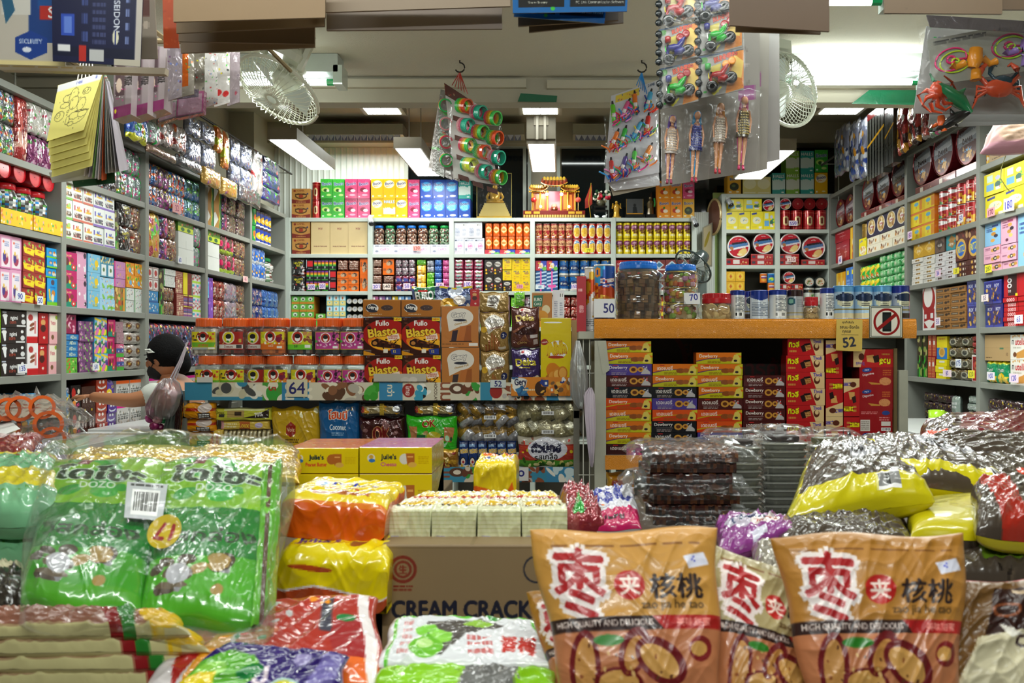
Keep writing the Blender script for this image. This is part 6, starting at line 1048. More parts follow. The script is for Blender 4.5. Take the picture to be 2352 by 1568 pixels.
# --- boxes under the counter
DW=dict(orange=('d8701a','b8b41a','6a3a5a','orange and lime'),purple=('4a3a8a','4a3a8a','3a2a6a','purple'),maroon=('4a1a18','4a1a18','3a1412','maroon'),black=('16181e','16181e','222','black'),redor=('d8501a','c83a14','b8a81a','orange and red'),pinkm=('3a1a1c','3a1a1c','8a1a5a','maroon and magenta'))
for k,(bg,lo,sw,nm)in DW.items():
 ck='8a4a20' if k in('orange','redor')else 'c8903a'
 for th in(0,1):
  txt='เดอเบอรี่' if th else 'Dewberry'
  if k in('orange','redor'):base=f'p 0,.75 .4,.5 1,.42 1,1 0,1 {lo};p 0,.72 .25,.52 .6,.42 .6,.48 .25,.6 0,.82 {sw};e .62 .6 .1 .22 {ck};e .74 .58 .08 .2 9a5424;p .78,.9 .84,.2 .92,.15 .97,.5 .96,.95 d8c45a;e .87 .72 .04 .1 2a2028;p .85,.1 1,0 1,.3 c8c02a;l .25 .72 .55 .92 2 7a5a14'
  else:base=f'e .6 .5 .09 .3 {ck};e .6 .5 .05 .16 5a2a14;e .76 .48 .07 .22 {ck};e .76 .48 .03 .1 6a3418;p .76,.88 .85,.3 .97,.7 .97,.9 b8b4b4;n .8 .2 .92 .5 6 .08 {"c83a3a,d8d0d0" if k == "maroon" else "8a8a98,d8d8e0"};l .12 .72 .45 .95 2 a89a98;r .1 .6 .48 .62 b8a8a8'
  if k=='pinkm':base='r .45 0 1 1 98186a;n .5 .4 .95 .9 9 .14 1a1418,c83a6a,6a1a3a'
  d(f'dew_{k}{th}',*BB,nm,'box','wrapped_carton',bg,bg,base+f';r .15 .08 .26 .15 b82a2a;t {txt} .27 .34 .36 ece4dc .42 0 - .02')
def dstack(px0,px1,ybot,seq,col,hpx=26.2):
 n=len(seq)
 for i,k in enumerate(reversed(seq)):
  j=RN.uniform(-3,3);th=1 if k[-1]=='T' else 0;kk={'o':'orange','p':'purple','m':'maroon','b':'black','r':'redor','k':'pinkm'}[k[0]]
  put(f'dew_{kk}{th}',px0+j,px1+j,ybot-hpx*(i+1)+.4,ybot-hpx*i,YT+.02,f"{DW[kk][3]} soft biscuit box, {ORD[n-1-i]} down the {col} stack under the counter",.09,.0012,grp='soft biscuit boxes under the orange edged counter',rot=RN.uniform(-1,1))
dstack(1392,1497,1045,['o','o','p','mT','bT','r','oT','oT','o','kT'],'leftmost')
dstack(1498,1601,1045,['oT','o','bT','pT','rT','b','bT','mT'],'second')
dstack(1602,1705,1045,['o','o','oT','o','mT','rT','rT','p','p'],'third')
dstack(1707,1803,1045,['mT','m','m','m','mT','m','m'],'fourth')
d('tiwli','wafer_box','wafer box','x','box','wrapped_carton','b81e20','8a1416','p .62,0 1,0 1,1 .78,1 e0c08a;t ทิวลี่ .18 .32 .36 e8e01a .28 0 6a1a10 .05;l .05 .65 .25 .85 1 c8883a;p .36,.45 .5,.3 .52,.75 .42,.8 2a1614;p .48,.4 .62,.3 .66,.6 .52,.75 d8a05a;l .5 .4 .65 .7 3 7a4a20;p .45,.3 .62,.25 .64,.35 .5,.42 1e100e;e .8 .5 .08 .22 5a2a1c;e .81 .42 .05 .14 e0c08a;t Tivoli .82 .16 .2 5a4a9a .22 0 - .05')
for i in range(7):put('tiwli',1806+RN.uniform(-1,3),1892+RN.uniform(-1,3),1045-38.2*(i+1)+.4,1045-38.2*i,YT+.02,f"red and cream wafer box, {ORD[6-i]} down the stack beside the maroon biscuits",.08,.0012,grp='red and cream wafer boxes stacked flat')
d('tiwli_v','wafer_box','wafer box','x','box','wrapped_carton','b81e20','8a1416','p 0,0 1,0 1,.22 0,.38 e0c08a;t Tivoli .2 .15 .2 5a4a9a .2 90;e .6 .16 .2 .07 5a2a1c;p .3,.36 .7,.36 .7,.52 .4,.56 d8a05a;p .5,.5 .75,.45 .8,.62 .6,.66 2a1614;t ทิวลี่ .35 .8 .28 e8e01a .24 90 6a1a10 .05;l .6 .7 .8 .9 2 c8883a')
put('tiwli_v',1897,1935,781,868,YT+.02,'upper upright red and cream wafer box left of the price paper',.08,.0013)
o=put('tiwli_v',1897,1936,869,956,YT+.02,'middle upright red and cream wafer box standing upside down',.08,.0013);o.location.z+=.1435;o.rotation_euler.y=math.pi
put('tiwli_v',1897,1936,957,1045,YT+.02,'lowest upright red and cream wafer box by the shelf',.08,.0013)
put('tiwli_v',1938,1974,869,956,YT+.02,'upright red and cream wafer box left of the red digestive boxes',.08,.0013)
o=put('tiwli_v',1938,1974,957,1045,YT+.02,'lower upright wafer box left of the red digestive boxes',.08,.0013);o.location.z+=.145;o.rotation_euler.y=math.pi
d('tiwli_f','wafer_box','wafer box','x','box','wrapped_carton','b81e20','8a1416','p 0,0 .3,0 .18,1 0,1 e0c08a;e .2 .42 .07 .2 5a2a1c;p .32,.35 .5,.3 .52,.75 .34,.7 d8a05a;p .48,.4 .62,.3 .66,.7 .52,.75 2a1614;t ทิวลี่ .78 .7 .34 e8e01a .26 180 6a1a10 .05;t Tivoli .18 .8 .18 5a4a9a .22 180;l .7 .2 .9 .35 1 c8883a')
d('digestive',*BB,'x','box','wrapped_carton','98141c','700e14','e .22 .13 .14 .1 24408a -8;t McV .22 .13 .08 f0f0f4 .2 -8;t Digestive .26 .33 .13 e8dcd8 .34 -10;e .75 .65 .17 .18 d8905a;n .62 .5 .88 .82 14 .02 b87040;p .25,.68 .6,.74 .62,.8 .35,.8 c8903a;l .68 .1 .92 .4 3 c0602a')
d('digestive_b',*BB,'x','box','wrapped_carton','98141c','700e14','l .05 .06 .55 .2 2 d88080;r .03 .45 .32 .95 d8d0c8;l .05 .5 .3 .9 5 8a8078;l .6 .3 .9 .5 2 d88080;r .66 .52 .94 .72 e0d8d0;e .8 .14 .12 .1 24408a;b .66 .8 .94 .94')
put('digestive',1974,2050,992,1045,YT+.02,'red digestive biscuit box at the bottom of its stack',.09,.0013)
put('digestive_b',1974,2050,941,992,YT+.02,'red digestive biscuit box showing its back label',.09,.0013)
put('digestive',1974,2051,893,941,YT+.02,'red digestive biscuit box above the one showing its back',.09,.0013)
put('digestive',1974,2053,843,893,YT+.02,'topmost red digestive box directly under the wafer box',.09,.0013)
put('tiwli_f',1960,2053,802,843,YT+.02,'red and cream wafer box lying on the digestive boxes',.08,.0013)
# --- handwritten price paper and no-phones sign
sheet('price_paper',1920,1980,733,806,YT-.012,'t คุกกี้-สินใจ .45 .1 .1 2a2418 .8 0 - .02;t รสนม-ช็อกโก .5 .24 .1 2a2418 .9;t ทุกรส .4 .4 .1 2a2418 .5;r .2 .48 .85 .495 2a2418;t 52 .5 .72 .3 2a2c3a .6 -8 - .04;p 0,1 .0,.97 .5,1 8a6a20','c8aa52','yellow handwritten price paper reading 52 taped to the orange edge','price paper',.0009,th=.001,rot=1)
sg=sheet('warning_sign',1997,2073,702,776,YT-.016,'r 0 0 1 1 1a3028;r .02 .02 .98 .98 d8d4c4;r .045 .045 .955 .955 1a3028;r .06 .06 .94 .94 d8d4c4;e .52 .5 .4 .42 8a1818;e .52 .5 .33 .35 d8d4c4;r .39 .2 .66 .8 0e1416;r .42 .27 .63 .72 1c2424;p .23,.68 .3,.76 .82,.32 .75,.24 8a1818','d8d4c4','white square sign with a crossed out mobile phone','sign',.001,'hard_plastic',th=.004)
# --- things standing on the counter
zc=733
def lidded(px0,px1,ytop,ybot,Y,lab,lidc,kind,grp=None,name='cookie_jar'):
 a,b=P(px0,ytop,Y),P(px1,ybot,Y);W_,H_=b.x-a.x,a.z-b.z;r=W_/2;g=random.Random(px0)
 t=thing(name,lab,'cookie jar',((a.x+b.x)/2,Y+r,b.z))
 if kind=='biscuit':
  prof=[(r*.8,0),(r*.9,H_*.02),(r*.92,H_*.1),(r*.86,H_*.16),(r*.93,H_*.22),(r*.93,H_*.34),(r*.87,H_*.4),(r*.93,H_*.47),(r*.93,H_*.6),(r,H_*.68),(r*.95,H_*.78),(r*.78,H_*.86),(r*.72,H_*.88)]
 elif kind=='tub':prof=[(r*.9,0),(r*.95,H_*.02),(r*.95,H_*.31),(r*.9,H_*.33),(r*.95,H_*.35),(r*.95,H_*.58),(r*.9,H_*.6),(r*.95,H_*.62),(r*.95,H_*.86),(r*.8,H_*.9)]
 else:prof=[(r*.8,0),(r*.98,H_*.12),(r,H_*.3),(r*.98,H_*.45),(r*.78,H_*.6),(r*.74,H_*.64)]
 zl=prof[-1][1]
 if kind=='biscuit':
  for lay in range(6):
   zz=H_*(.02+lay*.135)
   for k in range(11):
    an=k*2*math.pi/11+lay*.2;m=MB();c=g.choice(('8a6440','7a5634','9a744c','6a4828'))
    m.box(-.011,-.006,0,.011,.006,H_*.125,c)
    m.box(-.011,-.008,H_*.04,.011,-.006,H_*.05,'5a3c20')
    m.obj('biscuit','matte_paper',t,(r*.76*math.cos(an),r*.76*math.sin(an),zz),(g.uniform(-.15,.15),g.uniform(-.15,.15),an+math.pi/2+g.uniform(-.2,.2)))
  MB().lathe([(r*.62,.004),(r*.66,H_*.78)],['5a4028'],n=14).obj('biscuit_core','matte_paper',t)
 elif kind=='tub':
  cs_=('d8783a','a8c84a','c888b0','e8d8a8','d84a3a','8ab83a','e8c0d0','c8a02a')
  for lay in range(3):
   m=MB();z0=H_*(.03+.29*lay)
   m.lathe([(r*.7,z0),(r*.72,z0+H_*.2)],['a88a5a'],n=12)
   for k in range(60):
    an=g.uniform(0,6.28);rr=r*.78*g.uniform(.85,1);m.ball((rr*math.cos(an),rr*math.sin(an),z0+H_*.02+g.random()*H_*.19),r*g.uniform(.12,.2),g.choice(cs_),6)
   m.obj('candy_layer','hard_plastic',t)
  for lay in range(3):MB().lathe([(r*.9,H_*(.27+.29*lay)),(r*.93,H_*(.275+.29*lay)),(r*.93,H_*(.285+.29*lay)),(r*.9,H_*(.29+.29*lay))],['c8a83a'],n=24).obj('divider_tray','tin_metal',t)
 else:
  for k in range(26):
   an=k*2*math.pi/13+g.uniform(-.2,.2);M=Matrix.Translation((r*.66*math.cos(an),r*.66*math.sin(an),H_*(.16+.24*(k//13))))@Matrix.Rotation(an+math.pi/2,4,'Z')@Matrix.Rotation(math.pi/2+g.uniform(-.4,.4),4,'X')
   m=MB();m.lathe([(.001,-.004),(r*.3,-.004),(r*.32,0),(r*.3,.004),(.001,.004)],[g.choice(('c8a468','d8b87c','b8925a'))]*4,n=14,M=M,cap=False);m.obj('cookie','matte_paper',t)
  MB().lathe([(r*.5,.004),(r*.5,H_*.4)],['a8845a'],n=12).obj('cookie_core','matte_paper',t)
 MB().lathe(prof,['ccc'],n=36,cap=False).obj('jar_body','clear_plastic',t,smooth=True)
 R=prof[-1][0]*1.04;k=72;m=MB();m.lathe([(R*.98,zl-.004),(R*1.02,zl),(R*1.02,zl+(H_-zl)*.45),(R,zl+(H_-zl)*.5),(R,H_*.975),(R*.95,H_),(R*.3,H_)],[lidc]*6,n=k)
 v=m.v[0];idx=np.arange(len(v))%k;lay=np.arange(len(v))//k;v[((lay==3)|(lay==4))&(idx%2==0),:2]*=.985
 m.obj('screw_lid','hard_plastic',t)
 return t
lidded(1412,1530,597,zc,YT+.03,'large clear jar of brown biscuits with blue lid','1c6cc8','biscuit')
lidded(1526,1612,605,zc,YT+.05,'tiered clear tub of coloured sweets with blue lid','1c6cc8','tub')
lidded(1610,1698,672,zc,YT+.02,'squat clear jar of round cookies with red lid','b01820','cookie')
lidded(1849,1889,681,zc,YT+.06,'small clear cookie jar with red lid among the cans','b01820','cookie')
d('cheese_ring','snack_can','snack can','x','can','tin_metal','1e4a98','14336a','p 0,0 .5,.0 .3,.4 0,.5 3a9ad0;p 0,.45 .6,.35 1,.5 1,.6 0,.7 b8401a;r 0 .62 1 1 d8b03a;n 0 .6 1 .8 14 .08 e8902a,f0c04a,b86a1a;e .25 .12 .12 .1 e8902a;e .25 .12 .06 .05 1e4a98;e .2 .42 .12 .1 e8902a;e .2 .42 .06 .05 b8401a;e .7 .2 .0 .0 fff;t Cheese .62 .27 .1 e8e4e0 .5 -10 b82a1a .04;t Ring_Cut .65 .38 .06 e8d8d8 .45 -10 2a2a8a;r 0 .9 1 1 1e4a98;e .5 .95 .15 .04 e8902a',lid='d8d8d4')
put('cheese_ring',1365,1414,606,zc,YT+.03,'blue cheese ring snack can behind the white 50 card',0,.0012)
d('cheese_ball','snack_can','snack can','x','can','tin_metal','e0dcd8','b8b4b0','p 0,.2 .8,.1 .9,.5 .1,.6 d8501a;n 0 .1 1 .75 14 .1 e8a82a,e8b83a,2a5aa8,e8e4e0,c8901a;r 0 .8 1 1 e8e8e8;l .2 .82 .9 .95 4 8a8a8a',lid='e0e0dc')
put('cheese_ball',1343,1378,612,762,YT+.06,'white and orange snack can left of the blue can',0,.0013)
put('box_red',1325,1346,634,762,YT+.03,'narrow red biscuit carton left of the white snack can',.06,.002)
sheet('price_card',1364,1412,686,729,YT+.008,'t 50 .72 .5 .5 2a2c6a .5 0 - .02','dcdcdc','white price card reading 50 in front of the blue can','price card',.001)
sheet('price_card',1571,1608,672,698,YT+.03,'t 70 .6 .4 .55 2a2c8a .5 -8 - .02;p 0,.6 .15,1 0,1 b8b8b8','dcdcdc','torn white price card reading 70 on the tiered tub','price card',.001)
d('wafer_blue','wafer_can','can','x','can','tin_metal','d4dce4','b8c4d0','r 0 0 1 .1 1c3488;p 0,.1 1,.1 1,.2 .5,.35 0,.2 1c3488;l .15 .4 .85 .92 9 7a8698',lid='1c3488')
d('wafer_text','wafer_can','can','x','can','tin_metal','d8dce0','b8c4d0','r 0 0 1 .14 1c3488;r .3 .16 .9 .95 e4e4e0;l .33 .2 .88 .75 11 6a7078;b .35 .78 .7 .93',lid='1c3488')
d('wafer_brown','wafer_can','can','x','can','tin_metal','a8acb0','8a8e94','r 0 0 1 .2 2e1a18;e .25 .38 .2 .14 1a4a5a;e .25 .38 .14 .08 7ab0a0;l .5 .3 .9 .6 4 8a8e94;r 0 .78 1 .82 9a8a5a;r 0 .9 1 1 c8b890',lid='2e1a18')
d('wafer_sky','wafer_can','can','x','can','tin_metal','a8c4dc','88a8c4','r 0 0 1 .16 5a9ac8;e .5 .42 .32 .24 d8d8b8;e .5 .34 .36 .13 1c2c4a;n .3 .2 .7 .32 7 .04 3a4a6a,1c2c4a;l .35 .44 .65 .62 3 4a4a4a;r 0 .7 1 .74 8a7a3a;r 0 .84 1 1 d8cca8',lid='5a9ac8')
d('wafer_deep','wafer_can','can','x','can','tin_metal','9aa4b8','7a849a','r 0 0 1 .2 1c2c80;e .6 .4 .32 .24 d8d8b8;e .6 .34 .36 .13 1c2c4a;l .4 .5 .7 .64 3 4a4a4a;r 0 .72 1 .76 8a7a3a;r 0 .84 1 1 3a2a22',lid='1c2c80')
for key,a,b,yt,Y,lab in(('wafer_text',1680,1714,666,.05,'white can with blue lid right of the squat cookie jar'),('wafer_deep',1712,1730,668,.1,'dark can half hidden between two white blue-lidded cans'),('wafer_blue',1727,1769,666,.05,'white blue-lidded can with plain text, first of two alike'),('wafer_text',1770,1812,665,.05,'white blue-lidded can left of the brown-lidded can'),('wafer_brown',1812,1850,665,.06,'grey can with dark brown lid on the counter'),('wafer_text',1888,1922,661,.05,'white blue-lidded can right of the small red-lidded jar'),('wafer_sky',1921,1968,655,.03,'light blue wafer can above the yellow price paper'),('wafer_sky',1967,2011,655,.04,'second light blue wafer can, just left of the sign'),('wafer_sky',2010,2056,655,.05,'third light blue wafer can, behind the sign'),('wafer_deep',2054,2097,655,.05,'dark blue wafer can at the right end of the counter')):
 put(key,a,b,yt,zc,YT+Y,lab,0,.0012)
t=thing('wire_frame','white wire side frame between the two display stands','wire frame',(P(1347,0,3.34).x,3.34,0))
MB().box(-.03,-.02,zpx(778,3.34),.065,.3,zpx(761,3.34),'7a7a6c').obj('ledge','cream_steel',t)
for dx in(-.012,.012):MB().tube([(dx,0,.4),(dx,0,zpx(778,3.34))],.0025,'c8c8bc',5).obj('wire','painted_steel',t)
for k in range(6):MB().tube([(-.03,0,.6+k*.13),(.04,0,.6+k*.13)],.002,'c8c8bc',5).obj('wire','painted_steel',t)
def hangbag(name,pts,Y,matn,col,lab,cat,th=.05,seed=1):
 """soft bag hanging from its first point; pts = outline left/right edges down the bag as (y, xl, xr) pixels"""
 n=len(pts);nx=14;V=np.zeros((n,nx+1,3));W=V.copy()
 for i,(py,xl_,xr_)in enumerate(pts):
  for j in range(nx+1):
   u=j/nx*2-1;q=P(xl_+(xr_-xl_)*j/nx,py,Y);f=math.sqrt(max(0,1-u*u))*th*math.sin(math.pi*min(1,(i+.6)/n))**.7
   wz=.006*math.sin(j*2.1+seed+i*.6)+.004*math.sin(j*4.3+i)
   V[i,j]=(q.x,q.y-f-wz,q.z);W[i,j]=(q.x,q.y+f,q.z)
 m=MB().grid(V,hx(col)*np.ones(((n-1)*nx,3)));m.grid(W,hx(col)*np.ones(((n-1)*nx,3)),flip=True)
 return tag(m.obj(name,matn,smooth=True),lab,cat)if lab else m
hangbag('plastic_bag',[(782,1322,1332),(800,1318,1338),(830,1310,1346),(870,1308,1352),(905,1310,1350),(925,1318,1345),(938,1328,1342)],3.33,'white_bag_film','ccc','crumpled clear plastic bag hanging beside the tall yellow pack','plastic bag',.05)
hangbag('cloth_bag',[(890,1352,1360),(905,1340,1366),(940,1342,1368),(990,1346,1368),(1030,1350,1366),(1060,1354,1364),(1072,1357,1362)],3.29,'matte_paper','c8bcc8','pale lilac bag hanging from the wire frame','bag',.03,3)
put('orange_bag',1393,1460,1088,1140,3.4,'dark orange bag on the floor level under the counter',.1,.003)
def counter(name,lab,x0,x1,y0,y1,z):
 t=thing(name,lab,'counter',((x0+x1)/2,(y0+y1)/2,0));w_,l_=(x1-x0)/2,(y1-y0)/2
 bevel(MB().box(-w_,-l_,z-.03,w_,l_,z,'e4e6e4').obj('countertop','counter_white',t),.003)
 MB().box(-w_+.02,-l_+.02,0,w_-.03,l_-.02,z-.03,'8a8c8c').obj('cabinet_body','painted_steel',t)
mat('counter_white',.3,col='dfe2e0',vary=.03,coat=.2)
counter('display_counter','white topped counter along the left shelves, nearer section',-2.2,-1.9,3.0,4.02,.96)
counter('display_counter','white topped counter along the left shelves, farther section',-2.2,-1.9,4.04,5.1,.97)
counter('display_counter','white topped counter along the right shelves',1.66,2.12,3.2,4.9,.95)
p=P(2153,950,4.5)
t=thing('mug','lime green mug on the right counter','mug',(P(2151,0,4.5).x,4.5,.95))
MB().lathe([(.034,0),(.038,.004),(.04,.075),(.036,.075),(.034,.006),(.001,.006)],['a8d82a'],n=24,cap=False).obj('mug_body','hard_plastic',t,smooth=True)
MB().tube([(.038,0,.065),(.06,0,.06),(.066,0,.04),(.055,0,.02),(.038,0,.016)],.005,'a8d82a',8).obj('handle','hard_plastic',t,smooth=True)
o=MB().box(-.16,-.04,0,.16,.04,.012,'222826').obj('scanner_tray','hard_plastic',None,(1.95,4.1,.951),(0,0,-.35));tag(bevel(o,.004),'flat black device on the right counter','device')
o=MB().box(-.12,-.05,0,.12,.05,.006,'e8e8e8').obj('paper_pad','matte_paper',None,(2.0,3.9,.951),(0,0,-.25));tag(o,'white paper pad beside the black device on the counter','paper')
# --- cards and cartons hanging over the counter
def quad(c,Y,nx,ny):
 """bilinear grid from four pixel corners (tl,tr,br,bl), Y one depth or four"""
 Ys=Y if isinstance(Y,(tuple,list))else(Y,)*4
 q=[np.array(P(x,y,d_)[:])for(x,y),d_ in zip(c,Ys)]
 u=np.linspace(0,1,nx+1)[None,:,None];v=np.linspace(0,1,ny+1)[:,None,None]
 return(q[0]*(1-u)+q[1]*u)*(1-v)+(q[3]*(1-u)+q[2]*u)*v
def card(name,c,Y,bg,spec='',label=None,cat='card',matn='printed_card',cs=.002,th=.003,side=None,bend=0,parent=None,group=None):
 g=quad(c,Y,1,1);w_=np.linalg.norm(g[0,1]-g[0,0]);h_=np.linalg.norm(g[1,0]-g[0,0])
 cols=canvas(w_,h_,cs,bg,spec);ny,nx=cols.shape[:2];g=quad(c,Y,nx,ny)
 if bend:g[...,1]+=bend*np.sin(np.linspace(0,3.1,nx+1))[None,:]*np.linspace(.3,1,ny+1)[:,None]
 b=g.copy();b[...,1]+=th
 o0=g.reshape(-1,3).mean(0)if parent is None else np.array(parent.location)
 o=MB().slab(g-o0,cols,b-o0,side or bg).obj(name,matn,parent,Vector(o0)if parent is None else None)
 return tag(o,label,cat,group)if label else o
KR='n 0 0 1 1 5 .004 5a4c3c;r 0 0 1 .02 7a6a54'
def flap(px0,px1,yb,Y,lab,bg='8a7458',yt=-60,tilt=0,spec=KR):card('cardboard_flap',[(px0,yt),(px1,yt),(px1,yb+tilt),(px0,yb)],Y,bg,spec,lab,'cardboard',cs=.004,th=.006,side='6a5842',group=None)
flap(398,747,50,1.75,'nearest wide brown cardboard sheet hanging at the top','8f7658',tilt=-10)
flap(405,745,76,1.82,'second brown cardboard sheet behind the nearest wide one','7f684c',tilt=-16)
flap(410,723,95,1.89,'third brown cardboard sheet hanging at the top','6f5a44',tilt=6)
flap(415,723,122,1.96,'lowest hanging brown cardboard sheet left of the ceiling','85705a',tilt=-14)
flap(745,1172,28,1.8,'wide grey brown cardboard sheet at the top middle','8c7a66',tilt=-14);flap(750,1153,70,1.88,'grey cardboard sheet hanging lowest at the top middle','8a7c72',tilt=-4)
flap(1190,1420,60,1.86,'brown cardboard sheet under the blue printed covers','5e5244',tilt=-14);flap(1215,1432,74,1.9,'tilted dark cardboard sheet sticking out lowest there','54483c',tilt=-22)
BL='r 0 0 1 1 145a98;n 0 0 1 .5 8 .03 2a8ac8,c8d8e0,e8a890;r .05 .62 .45 .86 14161a;r .5 .62 .98 .86 14161a;t Use_in:_Grocery .22 .74 .07 b8b8a8 .3;t PC_Link_Communication_Software .76 .74 .07 a8a8a0 .42;e .35 .9 .02 .05 3aa83a;e .28 .6 .2 .05 3a9ac0;n .5 .5 .8 .6 4 .015 e8c0a8'
card('printed_cover',[(1176,-60),(1445,-60),(1440,26),(1178,30)],1.8,'145a98',BL,'upper blue printed cover sheet hanging at the top middle','printed sheet','plastic_film',.0016)
card('printed_cover',[(1184,-40),(1400,-40),(1388,54),(1180,38)],1.83,'145a98',BL,'lower blue printed cover sheet reading Use in Grocery','printed sheet','plastic_film',.0016)
flap(1676,1905,58,1.85,'dark brown cardboard sheet right of the motorbike toys','5c4632',tilt=14);flap(1690,1885,72,1.9,'lower brown cardboard sheet behind the dark brown one','6a5640',tilt=6)
flap(2032,2302,30,1.85,'brown cardboard sheet hanging at the upper right','75604a',tilt=2);flap(2298,2420,22,1.9,'brown cardboard sheet in the upper right corner','6a5642')
card('printed_carton',[(-60,-60),(150,-60),(150,152),(-60,146)],1.9,'b8b0a4','r .6 0 1 .75 1c3c78;r .3 .2 .62 .45 c8c4bc;r .7 .15 1 .38 1a4a88;r .72 .35 .98 .5 b02a22;t S .85 .42 .12 e8e8e8;p .45,.7 .62,.62 .8,.7 .8,.86 .62,.94 .45,.86 1c3c88;t SECURITY .62 .74 .05 c8d0e0 .25;e .58 .83 .05 .03 d8dce8;p .25,0 .35,0 .45,.4 .35,.55 2a5a78;r 0 .95 1 1 d8c890','white and blue printed carton hanging at the upper left corner','printed carton',cs=.0022)
card('printed_carton',[(118,-60),(330,-60),(322,153),(121,140)],1.86,'14183a','r .93 0 1 1 b8b0a8;r 0 .82 .93 .93 10142e;r .1 .45 .25 .7 2a48a8;r .13 .48 .22 .67 5a78c8;l .33 .2 .4 .8 3 3a4880;l .45 .3 .6 .8 6 3a4068;t POSEIDON .72 .4 .07 c8ccd8 .5 90;e .71 .7 .035 .08 d8d4b8;r .7 .62 .72 .78 2a3a78;r .3 .8 .38 .98 b02a22;r .42 .84 .58 .97 b8b8b8;r .06 .8 .2 .88 d8d8d8;r .7 .93 1 1 b8b0a0;l .82 .2 .86 .8 4 6a78a8;p .25,0 .5,0 .4,.15 b8c8d0','dark navy printed carton hanging at the upper left','printed carton',cs=.0018)
card('printed_carton',[(330,-60),(352,-60),(362,135),(322,135)],2.0,'8a7e70','r 0 .3 .6 .5 5a3028;e .3 .6 .2 .05 b8a898','greyish carton edge behind the navy printed carton','printed carton',cs=.003)
card('orange_card',[(372,-60),(402,-60),(411,110),(376,110)],1.98,'b8481c','n 0 0 1 1 9 .02 c8582a,a83e16','narrow orange card hanging beside the brown cardboard','card',cs=.003)
card('display_shelf_lip',[(0,146),(380,156),(378,170),(0,160)],2.1,'b8ac98','l 0 .3 .5 .5 1 a8843a','pale shelf lip along the bottom of the printed cartons','display lip',cs=.004,th=.02)
for i,(x,yb)in enumerate(((262,274),(300,272),(338,262))):
 card('doll_box',[(x,105),(x+44,107),(x+38,yb-12),(x-2,yb)],2.2+.03*i,'8a7a80','r .1 .05 .6 .7 5a464c;e .3 .55 .16 .1 d8c0b0;n .1 .5 .7 .85 10 .012 e8e0e4,c8508a,e8e8e8;r .0 .84 1 1 8a2a68;e .12 .9 .06 .03 e8d83a;r .66 0 1 .84 a89ca0;t VOGUE .82 .5 .12 2a2428 .5 90;n .1 0 .3 .5 5 .01 c8c0c4',['left','middle','right'][i]+' grey and magenta doll box hanging at the upper left','toy box','plastic_film',.0016,th=.05,side='b8acb0')
for i,(x0,x1,yt,yb,bg,sp,s_)in enumerate(((384,418,110,232,'8a8088','n 0 0 1 1 20 .02 b8a8b8,5a2a5a,6a7ab8','violet tinted'),(400,446,112,226,'9a9488','r .2 .1 .7 .8 b8581c;n .2 .1 .9 .6 12 .02 3a9a5a,e8b83a,e86a2a','orange and green'),(372,456,205,232,'6a6070','n 0 0 1 1 12 .02 8a8088,4a3a4a','dark folded'),(440,470,120,250,'7a7468','n 0 0 1 1 20 .018 e8e0e8,c83a3a,2a2a2a,b8b82a','clown printed'),(466,500,122,248,'c8c4c0','n 0 0 1 1 26 .014 b82a2a,2a2a2a,3aa83a,3a6ab8','white letter printed'),(490,528,122,246,'d0ccc8','n 0 0 1 .6 12 .02 d8c82a,3ac83a,3a3a3a;e .3 .75 .2 .06 c82a2a;e .75 .8 .2 .06 c82a2a','white flower printed'),(520,551,120,244,'a89aa0','n 0 0 1 1 8 .02 b8acb0,8a7a88;e .7 .8 .1 .04 a84a5a','mauve'))):
 card('film_packet',[(x0,yt),(x1,yt),(x1-1,yb-10),(x0+2,yb)],2.25+.04*i,bg,sp,f'{s_} film packet in the row hanging under the brown cardboard','toy packet','foil_film',.0022)
for i,(x0,x1,y0,y1,bg)in enumerate(((368,406,236,282,'787c70'),(408,468,214,272,'8a4468'))):
 card('blister_pack',[(x0,y0),(x1,y0-6),(x1-2,y1-12),(x0-4,y1)],2.36,bg,'r .05 .1 .95 .9 9a7a88;n .1 .1 .9 .9 14 .014 c85a8a,e8c8d8,a83a5a,e8e8e8;r 0 .92 1 1 5a4a50',['grey green','pink'][i]+' blister pack hanging lowest beside the doll boxes','toy packet','foil_film',.002,th=.02)
t=thing('hanging_pole','thin pole above the doll boxes from which film packets hang','pole',(-1.1,2.32,2.165));MB().tube([(-.35,0,0),(.4,0,0)],.008,'8a7a5a',8).tube([(-.3,-.1,.0),(-.3,.25,0)],.006,'8a7a5a',6).tube([(.05,-.14,.0),(.05,.25,0)],.006,'8a7a5a',6).tube([(.3,-.1,.0),(.3,.25,0)],.006,'8a7a5a',6).obj('bamboo_rod','matte_paper',t)
for x in(-.33,.38):MB().tube([(x,0,0),(x,0,.485)],.002,'8a8a80',4).obj('wire','painted_steel',t)
CB='r 0 0 1 .12 e8e8ec;t 5 .88 .05 .05 3a4ab8;t 1405 .5 .06 .04 3a4ab8; '
t=thing('colouring_book_bundle','bundle of colouring sheets with yellow front pages hanging by white string','colouring books',P(200,300,2.3))
LINES=[]
def ring(cx,cy,rx,ry,bg='f6ec86',c='3a3420',w_=.008):return f'e {cx} {cy} {rx} {ry} {c};e {cx} {cy} {rx-w_} {ry-w_} {bg};'
